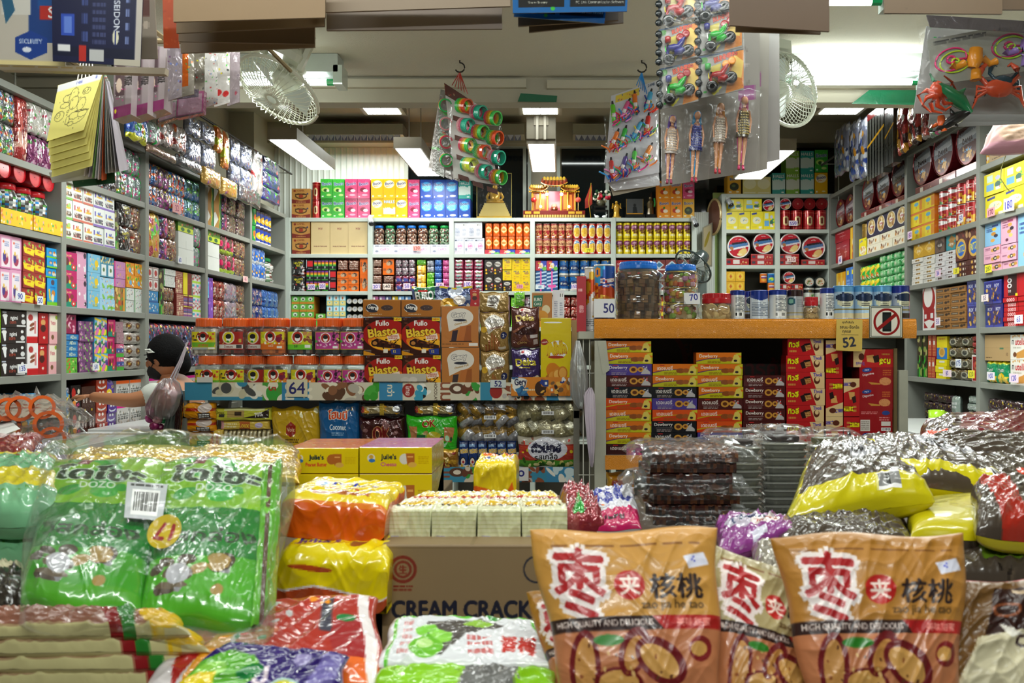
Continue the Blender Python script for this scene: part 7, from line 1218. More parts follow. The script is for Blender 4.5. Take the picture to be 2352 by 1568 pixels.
art=''.join(ring(*q)for q in((.3,.3,.1,.07),(.28,.42,.12,.05),(.45,.3,.1,.16),(.5,.42,.11,.12),(.2,.6,.12,.09),(.16,.58,.06,.05),(.74,.26,.1,.06),(.72,.24,.06,.045),(.7,.48,.1,.12),(.68,.7,.22,.12),(.6,.66,.14,.07),(.8,.66,.12,.07),(.44,.72,.05,.08),(.55,.8,.08,.04),(.4,.55,.03,.03)))+'n .1 .2 .9 .9 16 .012 4a4228;p .6,.6 .95,.62 .94,.63 .6,.61 3a3420;e .7 .25 .01 .01 222;e .77 .25 .01 .01 222;e .14 .58 .01 .01 222;e .2 .58 .01 .01 222'
for i in range(6):
 yy=407-i*16.5;k=5-i
 card('yellow_page',[(133+i*.2,196),(236,166),(194+k*3.8-2,yy-26),(107+k*2.2,yy)],[2.33-.006*i]*4,'f6ec86',CB+art if i==5 else art,matn='matte_paper',cs=.0022,th=.001,parent=t)
for i,(dx,bg)in enumerate(((0,'d8d4d0'),(10,'c8b8d0'),(18,'8ab86a'),(24,'e0e0e4'),(30,'e8e4e8'),(38,'c8541c'),(46,'8a9a98'),(52,'c8c4c0'),(60,'a8a49c'),(68,'b8b4b8'),(76,'d8d0e0'))):
 f=.6 if i>6 else 1
 card('page',[(236+dx*.1,168+dx*.25),(241+dx*.12,168+dx*.25),(206+dx*1.08+6,398+i*(2 if i<6 else-1)),(200+dx*1.08-8,404+i*(2 if i<6 else-1))],[2.36,2.4,2.42+.01*i,2.36],bg,'n 0 0 1 1 16 .01 e8e8e8,8a5ac8,3a8a8a,e8c83a',matn='matte_paper',cs=.006,th=.004,parent=t)
card('back_cover',[(160,392),(262,384),(264,420),(170,430)],2.42,'1e4a2c','n 0 0 1 1 9 .01 a89a4a',matn='printed_card',cs=.004,parent=t)
card('under_page',[(112,396),(232,380),(230,408),(120,420)],2.38,'a8a49c','n 0 0 .6 .5 12 .01 e8d83a,3aa85a,d84a8a',matn='matte_paper',cs=.004,parent=t)
o0=np.array(t.location);m=MB()
for k in range(5):m.tube([(np.array(P(193+k*4,98,2.33))-o0).tolist(),(np.array(P(178+k*9,186-k*2,2.33))-o0).tolist()],.0016,'d8d4d8',5)
m.obj('string','matte_paper',t)
def hook(px,py,Y,col,y2,spread,t,n=6):
 o0=np.array(t.location);zc_=2.65;p=P(px,py,Y);m=MB()
 pts=[(p.x,Y,zc_)]+[(p.x+.022*math.sin(a),Y,p.z-.0+.022*math.cos(a)+.01)for a in np.linspace(0,4.2,9)]
 m.tube([(np.array(q)-o0).tolist()for q in pts],.0035,'26221e',6);m.obj('ceiling_hook','painted_steel',t)
 m=MB()
 for k in range(n):m.tube([(np.array(P(px,py+6,Y))-o0).tolist(),(np.array(P(px-spread+2*spread*k/(n-1),y2+k*4,Y))-o0).tolist()],.0022,col,5)
 m.obj('string','hard_plastic',t)
YC=3.95
t=thing('toy_card','card of twelve rainbow coil springs hanging from a red string','toy card',P(1080,320,YC));hook(1056,160,YC,'b83a34',196,18,t)
HD='r 0 0 .7 .13 5a2418;n 0 .02 .7 .12 26 .008 d8b83a,c83a2a,e8e0a0,3a1a10'
card('backing_card',[(1020,190),(1112,250),(1145,426),(1043,408)],[YC]*4,'d4d0cc',HD,matn='printed_card',cs=.004,parent=t)
SL=[('e8502a','f0a02a','6ad82a','3ac86a'),('2ab898','2ab898','e86a8a','f0a8b0'),('4ac85a','e8c82a','f08a2a','e84a6a')]
for r in range(4):
 for c in range(3):
  px=1056+c*33+r*4;py=242+r*45+c*13+(2 if c else 0);q=P(px,py,YC-.012);cs4=SL[(r+c)%3];m=MB()
  if r==3 and c==0:cs4=('c8d83a','e8e05a','b8d84a','2ab888')
  ax=Vector((.75,-.6,-.22)).normalized();M=ax.to_track_quat('Z','Y').to_matrix().to_4x4()
  for k in range(9):m.lathe([(.027,k*.0065),(.033,k*.0065),(.033,k*.0065+.0048),(.027,k*.0065+.0048),(.027,k*.0065)],[cs4[min(3,(8-k)*4//9)]]*4,n=20,M=M,cap=False)
  m.obj('coil_spring','hard_plastic',t,Vector(q)-t.location)
  card('small_label',[(px-16,py+22),(px+8,py+30),(px+10,py+42),(px-15,py+33)],YC-.006,'5a2a1a','n 0 0 1 1 8 .006 d8b83a,e8e8e8,a82a2a',cs=.003,parent=t)
X,Z,f,b=pillow(.25,.48,.07,12,18,5,wr=.01);pts=np.stack([X,-f-.02,Z+X*-.32],-1)
MB().grid(pts,np.ones((216,3))*.8).obj('film_cover','clear_film',t,(.02,0,-.01),smooth=True)
t=thing('toy_card','grey backed coil spring cards seen edge on behind the front one','toy card',P(1000,310,YC+.05))
for i,(x0,x1)in enumerate(((1008,1020),(998,1024),(988,1028))):
 card('backing_card',[(1012-i*2,205+i*12),(1022,208),(x1+i*14,408+i*5),(x0-8+i*2,398-i*6)],YC+.03+.02*i,['8a8a84','9a9490','c0b8b4'][i],'n 0 0 1 1 14 .012 b8b4b0,e8502a,5ad85a,d8d8d8',matn='foil_film',cs=.006,parent=t)
for k in range(4):
 q=P(1021-k*-1,241+k*42,YC+.02);m=MB()
 for j in range(5):m.lathe([(.024,j*.006),(.03,j*.006),(.03,j*.006+.0045),(.024,j*.006+.0045)],[SL[k%3][min(3,j)]]*3,n=18,M=Matrix.Rotation(1.9,4,'X')@Matrix.Rotation(.3,4,'Y'),cap=False)
 m.obj('coil_spring','hard_plastic',t,Vector(q)-t.location)
t=thing('toy_card','white card of balloon pumps and coloured balloons hanging from a blue string','toy card',P(1450,310,YC));hook(1474,160,YC,'2a8ad8',196,12,t)
card('backing_card',[(1404,220),(1512,183),(1514,396),(1388,420)],YC,'d4d4dc','p .1,.02 .6,.02 .6,.1 .1,.1 e8c82a;n .12 .03 .6 .09 12 .008 b82a5a,e87a1a,3a5aa8;t 2498 .85 .03 .03 3a4a6a',matn='printed_card',cs=.003,parent=t)
g=random.Random(9);PC=['6ad02a','e85a9a','f07a1c','4ab0e0','f0781c','38b848','4ab0e0','d82a24','c8201c','4a2a8a','48c838','f08a1c']
for k in range(12):
 r,c=k//4,k%4;px=1410+c*26+g.uniform(-3,3)-r*3;py=266+r*62-c*11+g.uniform(-4,4);q=P(px,py,YC-.014);m=MB()
 M=Matrix.Rotation(g.uniform(-.2,.5),4,'Y');m.lathe([(.004,.065),(.006,.05),(.011,.045),(.012,-.03),(.01,-.034)],['28242c',PC[k],PC[k],PC[k]],n=12,M=M);m.box(-.008,-.0125,-.01,.008,-.0118,.008,'f0e8e8',M=M)
 m.obj('balloon_pump','hard_plastic',t,Vector(q)-t.location,smooth=True)
 m=MB()
 for j in range(9):
  a=g.uniform(-.9,.9);L=g.uniform(.03,.06);bx,bz=g.uniform(-.02,.02),g.uniform(-.05,-.02);m.tube([(bx,-.004-j*.001,bz),(bx+L*.5*math.sin(a)+.01,-.008,bz+L*.5*math.cos(a)),(bx+L*math.sin(a),-.005,bz+L*.9*math.cos(a))],.0038,g.choice(('e82a8a','f0d82a','2a9ae8','e8301c','2ab84a','f08ac8','1c3aa8','f0781c')),6)
 m.obj('balloons','hard_plastic',t,Vector(q)-t.location,smooth=True)
X,Z,f,b=pillow(.25,.42,.05,12,18,8,wr=.008);MB().grid(np.stack([X,-f-.012,Z+X*.25],-1),np.ones((216,3))*.8).obj('film_cover','clear_film',t,(0,0,0),smooth=True)
t=thing('toy_card','grey reverse sides of toy cards under the balloon pump card','toy card',P(1460,420,YC+.06))
card('backing_card',[(1392,415),(1512,392),(1516,425),(1410,438)],YC+.03,'b0acb0','n 0 0 1 1 12 .01 a83a6a,3a2a2a,c8c8d0',matn='plastic_film',cs=.004,parent=t);card('backing_card',[(1400,425),(1506,408),(1506,428),(1408,450)],YC+.05,'a89c88','',cs=.008,parent=t)
t=thing('toy_card','long printed card of blistered toy motorbikes hanging at the top','toy card',P(1610,120,2.5))
MC='r 0 0 1 1 8a8884;p .75,0 1,0 1,.95 .6,1 c8781c;p .8,.1 1,.3 .95,.7 .7,.6 d8b85a;n .6 .7 1 1 8 .02 e88a1c,b8581a;e .12 .12 .09 .08 3a7a2a;p .25,.3 .5,.25 .45,.75 .3,.8 b8a83a;t RUNNING .6 .1 .13 c8401c .5 -12 14161c .06;r 0 0 .06 1 16242c;l .3 .9 .45 .95 1 d8d82a;n .7 .9 .95 .94 5 .004 f0f0f0;p 0,0 1,0 1,.02 0,.05 1a3a5a;e .15 .88 .04 .03 3a8a3a;p .3,.95 .5,.8 .52,.84 .35,1 d8d02a'
RED,BLU,GRN='9a1a1e','2a2a7a','1fa030'
def motorbike(col,acc,px,py,Y,s,par):
 m=MB();R=Matrix.Rotation(-.45,4,'Y');ln=lambda pts,r,c,n=7:m.tube([R@Vector((x*s,y*s,z*s))for x,y,z in pts],[q*s for q in r],c,n)
 for wx in(-.036,.036):
  m.lathe([(.008*s,-.005*s),(.017*s,-.006*s),(.02*s,-.003*s),(.02*s,.003*s),(.017*s,.006*s),(.008*s,.005*s)],['141414']*5,n=18,M=R@Matrix.Translation((wx*s,-.004*s,-.014*s))@Matrix.Rotation(math.pi/2,4,'X'))
  m.lathe([(.002*s,.0),(.009*s,.0)],[acc]*2,n=10,M=R@Matrix.Translation((wx*s,-.011*s,-.014*s))@Matrix.Rotation(math.pi/2,4,'X'))
 ln([(-.038,-.004,-.014),(-.03,-.006,.01),(-.02,-.008,.022)],[.003,.006,.008],col);ln([(-.022,-.008,.02),(-.005,-.01,.012),(.01,-.01,.008),(.03,-.008,.022),(.045,-.006,.03)],[.009,.014,.012,.009,.003],col)
 ln([(-.01,-.009,.0),(.008,-.01,-.008),(.022,-.008,-.006)],[.012,.014,.009],col);ln([(.0,-.01,-.016),(.03,-.01,-.018),(.05,-.008,-.01)],[.004,.005,.004],'7a7a7a');ln([(-.03,-.008,.016),(-.018,-.008,.03)],[.003,.004],'222');ln([(-.036,-.012,.012),(-.03,-.012,.03)],[.002,.002],acc)
 q=P(px,py,Y);m.obj('toy_motorbike','hard_plastic',par,Vector(q)-par.location,smooth=True)
cells=[(1512,1600,-30,60,RED),(1512,1602,60,150,BLU),(1514,1604,150,252,GRN),(1601,1680,-40,30,BLU),(1602,1704,30,128,GRN),(1604,1708,122,226,RED)]
for i,(x0,x1,y0,y1,col)in enumerate(cells):
 card('printed_panel',[(x0,y0+8),(x1,y0-10),(x1,y1-20),(x0,y1)],2.5,'8a8884',MC,cs=.0016,parent=t)
 m=MB()
 for k in range(4):m.ball((0,0,0),.011,'10181c',8,squash=(1,.4,1));m.v[-1]+=np.array(Vector(P(x0+1,y0+18+k*(y1-y0)/4.2,2.497))-t.location)
 m.obj('tyre_border','hard_plastic',t,smooth=True)
 motorbike(col,{RED:'d8c83a',BLU:'3ac84a',GRN:'e8e8e8'}[col],(x0+x1)/2-3,y0+58,2.49,.85,t)
 ac=[RED,RED,BLU,RED,BLU,GRN][i];q=Vector(P(x0+22,y0+32,2.49))-t.location;MB().lathe([(.008,-.008),(.009,.008),(.006,.01)],[ac]*2,n=12).obj('toy_wheel','hard_plastic',t,q,smooth=True)
 c2='e8901c' if i==5 else RED;q=Vector(P(x1-34,y0+22,2.488))-t.location;m=MB()
 for dx in(-.008,.009):m.lathe([(.005,-.003),(.011,-.004),(.011,.004),(.005,.003)],[c2]*3,n=14,M=Matrix.Translation((dx,0,dx*.6))@Matrix.Rotation(1.5,4,'X'))
 m.obj('toy_goggles','hard_plastic',t,q,smooth=True)
X,Z,f,b=pillow(.25,.36,.06,14,18,3,wr=.008);MB().grid(np.stack([X,-f-.015,Z+X*.1],-1),np.ones((252,3))*.8).obj('blister_film','thin_film',t,Vector(P(1610,110,2.49))-t.location,smooth=True)
def doll(px,pyt,pyb,Y,hair,dress,dots,legs,lab):
 t=thing('fashion_doll',lab,'doll',P(px,(pyt+pyb)/2,Y));H_=(pyb-pyt)/F*Y;SK='c8906c'
 tilt=Matrix.Rotation(.06,4,'Y');zt_=H_/2
 m=MB();hd=.052*H_
 m.ball((0,-.002,zt_-hd*1.3),hd,SK,14,squash=(.86,.85,1.1));m.tube([(0,0,zt_-hd*2.2),(0,0,zt_-hd*3)],[.018*H_,.02*H_],SK,8)
 m.tube([(0,0,zt_-.17*H_),(0,0,zt_-.22*H_),(0,0,zt_-.33*H_),(0,0,zt_-.42*H_)],[.035*H_,.06*H_,.04*H_,.062*H_],SK,12)
 for s_ in(-1,1):
  m.tube([(s_*.065*H_,0,zt_-.2*H_),(s_*.095*H_,-.004,zt_-.34*H_),(s_*.085*H_,-.008,zt_-.46*H_),(s_*.085*H_,-.008,zt_-.5*H_)],[.018*H_,.015*H_,.011*H_,.013*H_],SK,8)
  m.tube([(s_*.035*H_,0,zt_-.42*H_),(s_*.032*H_,-.003,zt_-.68*H_),(s_*.025*H_,0,zt_-.94*H_)],[.034*H_,.024*H_,.014*H_],SK,8)
 m.obj('doll_body','skin',t,smooth=True)
 m=MB();yf=-hd*.8
 for s_ in(-1,1):m.ball((s_*hd*.32,yf,zt_-hd*1.25),hd*.13,'20202a',6,squash=(1.2,.4,.8));m.ball((s_*hd*.34,yf,zt_-hd*1.0),hd*.12,'5a3a2a',6,squash=(1.3,.3,.2))
 m.ball((0,yf,zt_-hd*1.72),hd*.14,'b83a4a',6,squash=(1.2,.4,.5));m.ball((0,yf-hd*.08,zt_-hd*1.45),hd*.1,SK,6);m.obj('face','hard_plastic',t)
 m=MB();m.ball((0,.004,zt_-hd*1.05),hd*1.1,hair,14,squash=(.95,.9,1.05));v=m.v[0];k=(v[:,1]<-hd*.35)&(v[:,2]<zt_-hd*.75);v[k,1]=hd*.1
 for s_ in(-1,0,1):m.tube([(s_*hd*.7,.006,zt_-hd*1.2),(s_*hd*1.0,.006,zt_-.3*H_),(s_*hd*.9,.004,zt_-.62*H_),(s_*hd*.5,0,zt_-.9*H_)],[hd*.4,hd*.5,hd*.45,hd*.12],hair,8)
 m.obj('hair','hard_plastic',t,smooth=True)
 m=MB();pr=[(.058*H_,zt_-.2*H_),(.074*H_,zt_-.24*H_),(.07*H_,zt_-.33*H_),(.085*H_,zt_-.46*H_),(.095*H_,zt_-.56*H_)];m.lathe(pr,[dress]*4,n=18);m.v[0][:,1]*=.85
 if dots:
  for r in range(9):
   for c in range(-3,4):
    z=zt_-(.23+.036*r)*H_;wd=np.interp(-z,[-q[1]for q in pr],[q[0]for q in pr]);x=c*.022*H_
    if abs(x)<wd*.9:m.box(x-.006*H_,-.85*math.sqrt(max(wd*wd-x*x,0))-.0022,z-.009*H_,x+.006*H_,-.85*math.sqrt(max(wd*wd-x*x,0))+.001,z+.009*H_,dots)
 m.obj('dress','hard_plastic',t)
 m=MB()
 for s_ in(-1,1):m.tube([(s_*.025*H_,0,zt_-.93*H_),(s_*.03*H_,-.006,zt_-.99*H_)],[.018*H_,.02*H_],legs,8)
 m.obj('shoes','hard_plastic',t,smooth=True)
 X,Z,f,b=pillow(H_*.42,H_*1.16,.035,10,24,int(px),wr=.006);MB().grid(np.stack([X,-f-.012,Z],-1),np.ones((240,3))*.8).obj('clear_bag','clear_film',t,smooth=True)
 t.rotation_euler=(0,.06,0)
t=thing('doll_backing_card','large grey backing cards behind the four bagged dolls','backing card',P(1680,250,2.66))
card('backing_card',[(1515,60),(1745,50),(1745,392),(1520,428)],2.64,'8a847c','r .78 .42 .95 .52 8a2a78;n .6 .1 1 .4 9 .02 a89c94,b8c0c4,7a7068',cs=.006,parent=t,matn='glossy_carton');card('backing_card',[(1700,60),(1768,58),(1762,388),(1700,400)],2.7,'8f887e','r .4 .32 .7 .42 8a2a78',cs=.006,parent=t);card('backing_card',[(1700,62),(1790,60),(1791,366),(1700,386)],2.76,'96908c','r .3 .4 .5 .5 8a2a78',cs=.008,parent=t)
doll(1541,264,424,2.56,'4a2a88','a89c94','d8b890','9a3a5a','doll with purple hair and silver studded dress')
doll(1598,254,420,2.56,'1c8ac0','141a68','2a3a98','b82a4a','doll with blue hair and dark blue dress')
doll(1652,236,400,2.56,'b87a28','9a8c80','c8b8a0','c83a4a','doll with golden hair and silver beige dress')
doll(1706,220,392,2.56,'b84a7a','4a4028','c8b060','c83a6a','doll with pink hair and gold studded dress')
t=thing('toy_card','clear bags with orange crabs and green shark on grey card','toy card',P(2225,170,2.6))
card('backing_card',[(2128,60),(2420,60),(2400,262),(2098,260)],2.62,'a8a8a8','n 0 0 1 .2 16 .01 c83a3a,2a2a7a,e8e8e8,3aa85a',cs=.004,parent=t,matn='printed_card');card('upper_card',[(2130,92),(2400,40),(2390,158),(2144,196)],2.55,'98988e','l .05 .05 .5 .15 2 4a4a4a',cs=.004,parent=t,matn='plastic_film');card('lower_card',[(2136,262),(2400,262),(2400,282),(2132,294)],2.66,'9a9a98','',cs=.006,parent=t)
card('folded_bag',[(2128,34),(2420,52),(2420,78),(2136,62)],2.5,'6a6468','n 0 0 1 1 26 .012 2a2a4a,c83a2a,e8e8e8,e8a02a,3a8ac8',cs=.004,parent=t,matn='foil_film')
def creature(kind,px,py,col,s,rot=0,nm='toy_crab'):
 m=MB();R=Matrix.Rotation(rot,4,'Y');T=lambda pts,r:m.tube([R@Vector((x*s,-.01,z*s))for x,z in pts],[q*s for q in r],col,7)
 if kind=='crab':
  m.ball((0,-.01,0),.03*s,col,12,squash=(1.3,.4,.8))
  for s_ in(-1,1):
   T([(s_*.03,.01),(s_*.05,.03),(s_*.045,.05)],[.006,.007,.01]);T([(s_*.045,.05),(s_*.03,.062),(s_*.022,.055)],[.008,.005,.002])
   for k in range(3):T([(s_*.03,-.004*k),(s_*.055,.005-.014*k),(s_*.06+s_*.004*k,-.025-.014*k)],[.005,.004,.002])
 elif kind=='octopus':
  m.ball((0,-.01,.012),.02*s,col,10,squash=(1,.5,1.2))
  for k in range(7):a=math.pi*(.9+k*.2);T([(.01*math.cos(a),.01*math.sin(a)),(.03*math.cos(a),.03*math.sin(a)),(.05*math.cos(a+.4),.045*math.sin(a+.4)),(.045*math.cos(a+.9),.05*math.sin(a+.9))],[.008,.006,.004,.002])
 elif kind=='shark':
  T([(-.05,.035),(-.02,.01),(.02,-.02),(.05,-.05)],[.003,.016,.02,.006]);T([(0,-.0),(-.01,-.03)],[.01,.002]);T([(.02,.0),(.035,.015)],[.01,.002]);T([(-.05,.035),(-.06,.055)],[.005,.002])
 elif kind=='rotor':
  m.tube([R@Vector((.04*s*math.cos(a),-.012,.026*s*math.sin(a)))for a in np.linspace(0,6.28,28)[:-1]],.0022*s,col,6,closed=True)
  m.tube([R@Vector((.01*s*math.cos(a),-.012,.008*s*math.sin(a)))for a in np.linspace(0,6.28,14)[:-1]],.003*s,col,6,closed=True)
  for a in(.3,2.4,4.5):m.box(0,-.013,-.002*s,.038*s,-.011,.002*s,col,M=R@Matrix.Rotation(a,4,'Y')@Matrix.Scale(.75 if abs(math.sin(a))>.6 else 1,4))
 else:
  T([(0,.03),(.002,.0),(0,-.02)],[.016,.02,.014]);T([(-.02,-.01),(-.04,-.025),(-.05,-.02)],[.01,.008,.012]);T([(.02,.01),(.04,.0),(.055,.01)],[.01,.008,.01]);T([(.01,-.02),(.015,-.045)],[.012,.014])
 m.obj(nm,'hard_plastic',t,Vector(P(px,py,2.56))-t.location,smooth=True)
creature('crab',2290,205,'d8502a',1.15);creature('octopus',2150,218,'d8481c',1.15,nm='toy_octopus');creature('shark',2184,218,'1a7a48',1.1,nm='toy_shark');creature('crab',2300,190,'1a3a48',.8,nm='toy_crab')
creature('rotor',2190,145,'b8d82a',1.15,-.3,'toy_rotor');creature('rotor',2180,140,'e82a7a',1.2,-.4,'toy_rotor');creature('figure',2232,142,'f0981c',1.2,.2,'toy_launcher');creature('rotor',2318,112,'a8d82a',1.2,-.2,'toy_rotor');creature('rotor',2312,108,'b82a68',1.25,-.3,'toy_rotor');creature('figure',2350,115,'9a7ac8',1.1,.3,'toy_launcher');creature('shark',2180,278,'1c1a1c',.9,-1.2,nm='toy_shark');creature('figure',2158,282,'d85a1c',.6,nm='toy_figure')
X,Z,f,b=pillow(.34,.3,.06,14,14,31,wr=.012);MB().grid(np.stack([X,-f-.03,Z],-1),np.ones((196,3))*.8).obj('film_cover','clear_film',t,Vector(P(2230,170,2.56))-t.location,smooth=True)
o=MB().tube([P(2310,358,2.72),P(2300,385,2.72),P(2298,410,2.72),P(2312,432,2.72),P(2320,440,2.72)],.0015,'d8d88a',5).obj('string','hard_plastic');tag(o,'pale yellow string dangling below the pink bag','string')
def rail(side,items,lab):
 for i,(px0,px1,y0,y1,key,s_)in enumerate(items):
  X0=-2.1 if side=='L' else 2.03;Ya=abs(X0)*F/abs(px0-CX);Yb_=abs(X0)*F/abs(px1-CX);q=D[key];Ym=(Ya+Yb_)/2
  w_=abs(Yb_-Ya);h_=(y1-y0)/F*Ym;z=P(0,y1,Ym).z
  me=make(key,w_,h_,.05,.005,seed=i+3)
  o=link('hanging_toy_packet',me,None,(X0+.0*i,Ym,z),(0,0,math.pi/2 if side=='L' else-math.pi/2));tag(o,f"{q['desc']} {s_} {lab}",'toy packet')
rail('L',[(300,345,262,325,'t_duck','nearest'),(342,372,280,330,'t_neon','second'),(373,402,278,336,'t_redglass','nearer one'),(403,432,290,348,'t_redglass','farther one'),(434,466,268,312,'t_blister','nearest in the upper tier'),(466,498,284,328,'t_blister','second in the upper tier'),(434,466,318,372,'t_blister','nearest in the lower tier'),(466,500,334,386,'t_blister','second in the lower tier'),(500,515,290,350,'t_bubble','nearer one'),(515,530,300,386,'t_bubble','farther one'),(532,556,318,372,'t_blister','third in the upper tier'),(557,583,334,386,'t_blister','fourth in the upper tier'),(532,556,376,422,'t_blister','third in the lower tier'),(557,583,390,440,'t_blister','fourth in the lower tier'),(584,607,346,452,'t_stick','before the sponge balls'),(608,645,366,402,'t_ball','highest'),(610,648,402,436,'t_ball','middle'),(608,648,436,466,'t_ball','lowest'),(346,412,344,362,'t_picture','nearest under the blisters'),(414,470,366,390,'t_spider','second under the blisters'),(472,512,388,428,'t_rainbow','third under the blisters'),(513,550,412,452,'t_rainbow','fourth under the blisters'),(552,604,430,470,'t_spider','last under the blisters')],'hung above left rack')
d('bats','toy_packet','toy packet','card of black toy bats','box','plastic_film','6a6c66','4a4a44','r 0 0 1 .1 8a2a2a;r .05 .1 .15 1 161818;r .22 .1 .32 1 161818;r .4 .1 .5 1 161818;r .57 .1 .67 1 161818;r .75 .1 .85 1 161818;r .93 .1 1 1 161818;p 0,.48 1,.3 1,.34 0,.52 e8b02a')
toys('t_redblue','strip of red blue and yellow toys','4a2028','9a1a2a,c83a3a,2a4a9a,e8e8e8,5a0c18,e8a82a',26,.16)
rail('R',[(1912,1944,290,400,'t_blister','farthest'),(1946,1968,278,412,'t_blister','second farthest'),(1968,1986,272,408,'t_blister','third farthest'),(1992,2030,250,406,'bats','larger'),(2032,2052,246,378,'bats','smaller'),(2056,2078,238,352,'t_redblue','farther'),(2080,2108,238,330,'t_redblue','nearer'),(2112,2128,235,318,'t_redglass','narrow'),(2130,2150,268,312,'t_neon','beside it')],'hung above right rack')
t=thing('hanging_rail','black pipe rail above the right wall rack','rail');MB().tube([(2.06,4.2,2.79),(2.06,6.9,2.79)],.008,'2a2a28',8).obj('pipe','painted_steel',t)
for y in(4.4,5.3,6.2,6.85):MB().tube([(2.06,y,2.79),(2.18,y,2.79),(2.18,y,2.5)],.005,'9a9a90',6).obj('bracket','painted_steel',t)
t=thing('hanging_rail','black pipe rail above the left wall rack','rail');MB().tube([(-2.14,3.4,2.72),(-2.14,6.9,2.72)],.008,'2a2a28',8).obj('pipe','painted_steel',t)
for y in(3.6,4.8,6.0,6.85):MB().tube([(-2.14,y,2.72),(-2.26,y,2.72),(-2.26,y,2.4)],.005,'9a9a90',6).obj('bracket','painted_steel',t)
# --- fans, cameras, shrine, person
def fan(name,lab,loc,rot,R,col,n=44,cage=.11):
 t=thing(name,lab,'fan',loc,rot);m=MB()
 m.tube([(R*math.cos(a),0,R*math.sin(a))for a in np.linspace(0,2*math.pi,40)[:-1]],.008,col,6,closed=True);m.obj('cage_ring','hard_plastic',t)
 for s_,nm in((-1,'front_grille'),(1,'rear_grille')):
  m=MB()
  for k in range(n):
   a=2*math.pi*k/n
   m.tube([(R*q*math.cos(a+.25*(1-q)),s_*cage*.5*math.sqrt(max(0,1-q**3)),R*q*math.sin(a+.25*(1-q)))for q in(1,.85,.6,.3,.12)],.0018,col,4)
  m.obj(nm,'painted_steel',t)
 m=MB().lathe([(.001,-cage*.52),(R*.17,-cage*.5),(R*.18,-cage*.4)],[col]*2,n=20,M=Matrix.Rotation(math.pi/2,4,'X')@Matrix.Scale(1,4));v=m.v[0];m.obj('hub_badge','hard_plastic',t).scale=(1,1,1)
 for k in range(3):
  a=k*2.094;m=MB();P_=[(.03*math.cos(a),-.01,.03*math.sin(a)),(R*.8*math.cos(a-.35),-.025,R*.8*math.sin(a-.35)),(R*.86*math.cos(a+.2),0,R*.86*math.sin(a+.2)),(R*.7*math.cos(a+.5),.02,R*.7*math.sin(a+.5))]
  m.add(P_+[(x,y+.003,z)for x,y,z in P_],[(0,1,2,3),(7,6,5,4),(0,4,5,1),(1,5,6,2),(2,6,7,3),(3,7,4,0)],hx('c8d0cc'));m.obj('blade','hard_plastic',t)
 MB().lathe([(.03,.02),(.055,.03),(.06,.09),(.05,.14),(.02,.15)],[col]*4,n=20,M=Matrix.Rotation(-math.pi/2,4,'X')).obj('motor_housing','hard_plastic',t,smooth=True)
 return t
p=P(640,208,3.55);t=fan('wall_fan','cream ceiling fan tilted downward at the upper left',p,(math.radians(62),math.radians(24),0),.175,'d4d6c4')
o=MB().box(-.06,-.07,.05,.06,.07,.14,'d0d2c0').box(-.09,-.012,-.02,-.07,.012,.1,'d0d2c0').box(.07,-.012,-.02,.09,.012,.1,'d0d2c0').lathe([(.075,.0),(.08,.03),(.06,.06)],['c8cab8']*2,n=20).obj('fan_bracket','hard_plastic',t);o.rotation_euler=(-math.radians(62),0,0);o.location=(0,.06,.13)
p=P(1808,205,3.5);t=fan('wall_fan','cream ceiling fan facing the shop at the upper right',p,(math.radians(-6),0,math.radians(28)),.152,'d0d4c6')
MB().box(-.05,.05,.1,.07,.15,.2,'c8ccb8').box(-.035,.05,.15,.09,.16,.24,'d4d8c8').obj('fan_bracket','hard_plastic',t)
MB().tube([(.04,.06,.2),(.08,.05,.17),(.09,.06,.1),(.06,.08,.02)],.003,'2a3230',5).obj('power_cord','hard_plastic',t)
p=P(1592,612,6.4);t=fan('wall_fan','grey wall fan mounted on the green column',p,(math.radians(10),math.radians(-42),math.radians(60)),.15,'3c4644',20,.08)
t.rotation_euler=Vector((-.62,-.42,-.66)).to_track_quat('-Y','Z').to_euler()
R=t.rotation_euler.to_matrix().to_4x4().inverted()
MB().tube([R@Vector(q)for q in((.07,.06,.06),(.12,.25,-.02),(.165,.62,-.06))],.014,'4a5654',8).obj('neck','hard_plastic',t,smooth=True)
MB().box(.13,.6,-.17,.2,.64,.03,'59645f',M=R).obj('wall_plate','hard_plastic',t)
t2=[(849,500,'left end of the back rack'),(1592,503,'right end of the back rack'),(1672,458,'rack by the mirror')]
for i,(px,py,w_)in enumerate(t2):
 t=thing('security_camera',f'small silver security camera on the {w_}','camera',P(px,py,6.96),(math.radians(20),math.radians(150),math.radians(-20)))
 MB().lathe([(.012,0),(.02,.005),(.022,.06),(.018,.075)],['b8bcc0','c8ccd0','2a2c30'],n=16).obj('camera_body','tin_metal',t,smooth=True);MB().ball((0,.015,-.015),.02,'c8ccc8',10).obj('camera_mount','hard_plastic',t)
t=thing('oval_mirror','oval mirror with a gold frame hanging beside the right rack','mirror',P(1640,498,7.0),(0,0,math.radians(-74)))
m=MB();m.tube([(.17*math.cos(a),0,.3*math.sin(a)*.47)for a in np.linspace(0,6.283,40)[:-1]],.011,'b8a070',8,closed=True);m.obj('gold_frame','tin_metal',t,smooth=True);t.scale=(.72,1,1)
MB().lathe([(.165,0),(.001,0)],['8a5a48'],n=32,M=Matrix.Scale(.84,4,(0,0,1))@Matrix.Rotation(math.pi/2,4,'X')).obj('mirror_face','glossy_carton',t)
card('framed_picture',[(1614,522),(1637,510),(1636,612),(1613,612)],[6.95,7.02,7.02,6.95],'a89c7c','r 0 0 .12 1 8a8674;r .88 0 1 1 8a8674;r 0 0 1 .04 8a8674;r 0 .96 1 1 8a8674;e .45 .35 .15 .2 8a7a2a 30','narrow framed picture on the ribbed panel behind the grey fan','picture',th=.01)
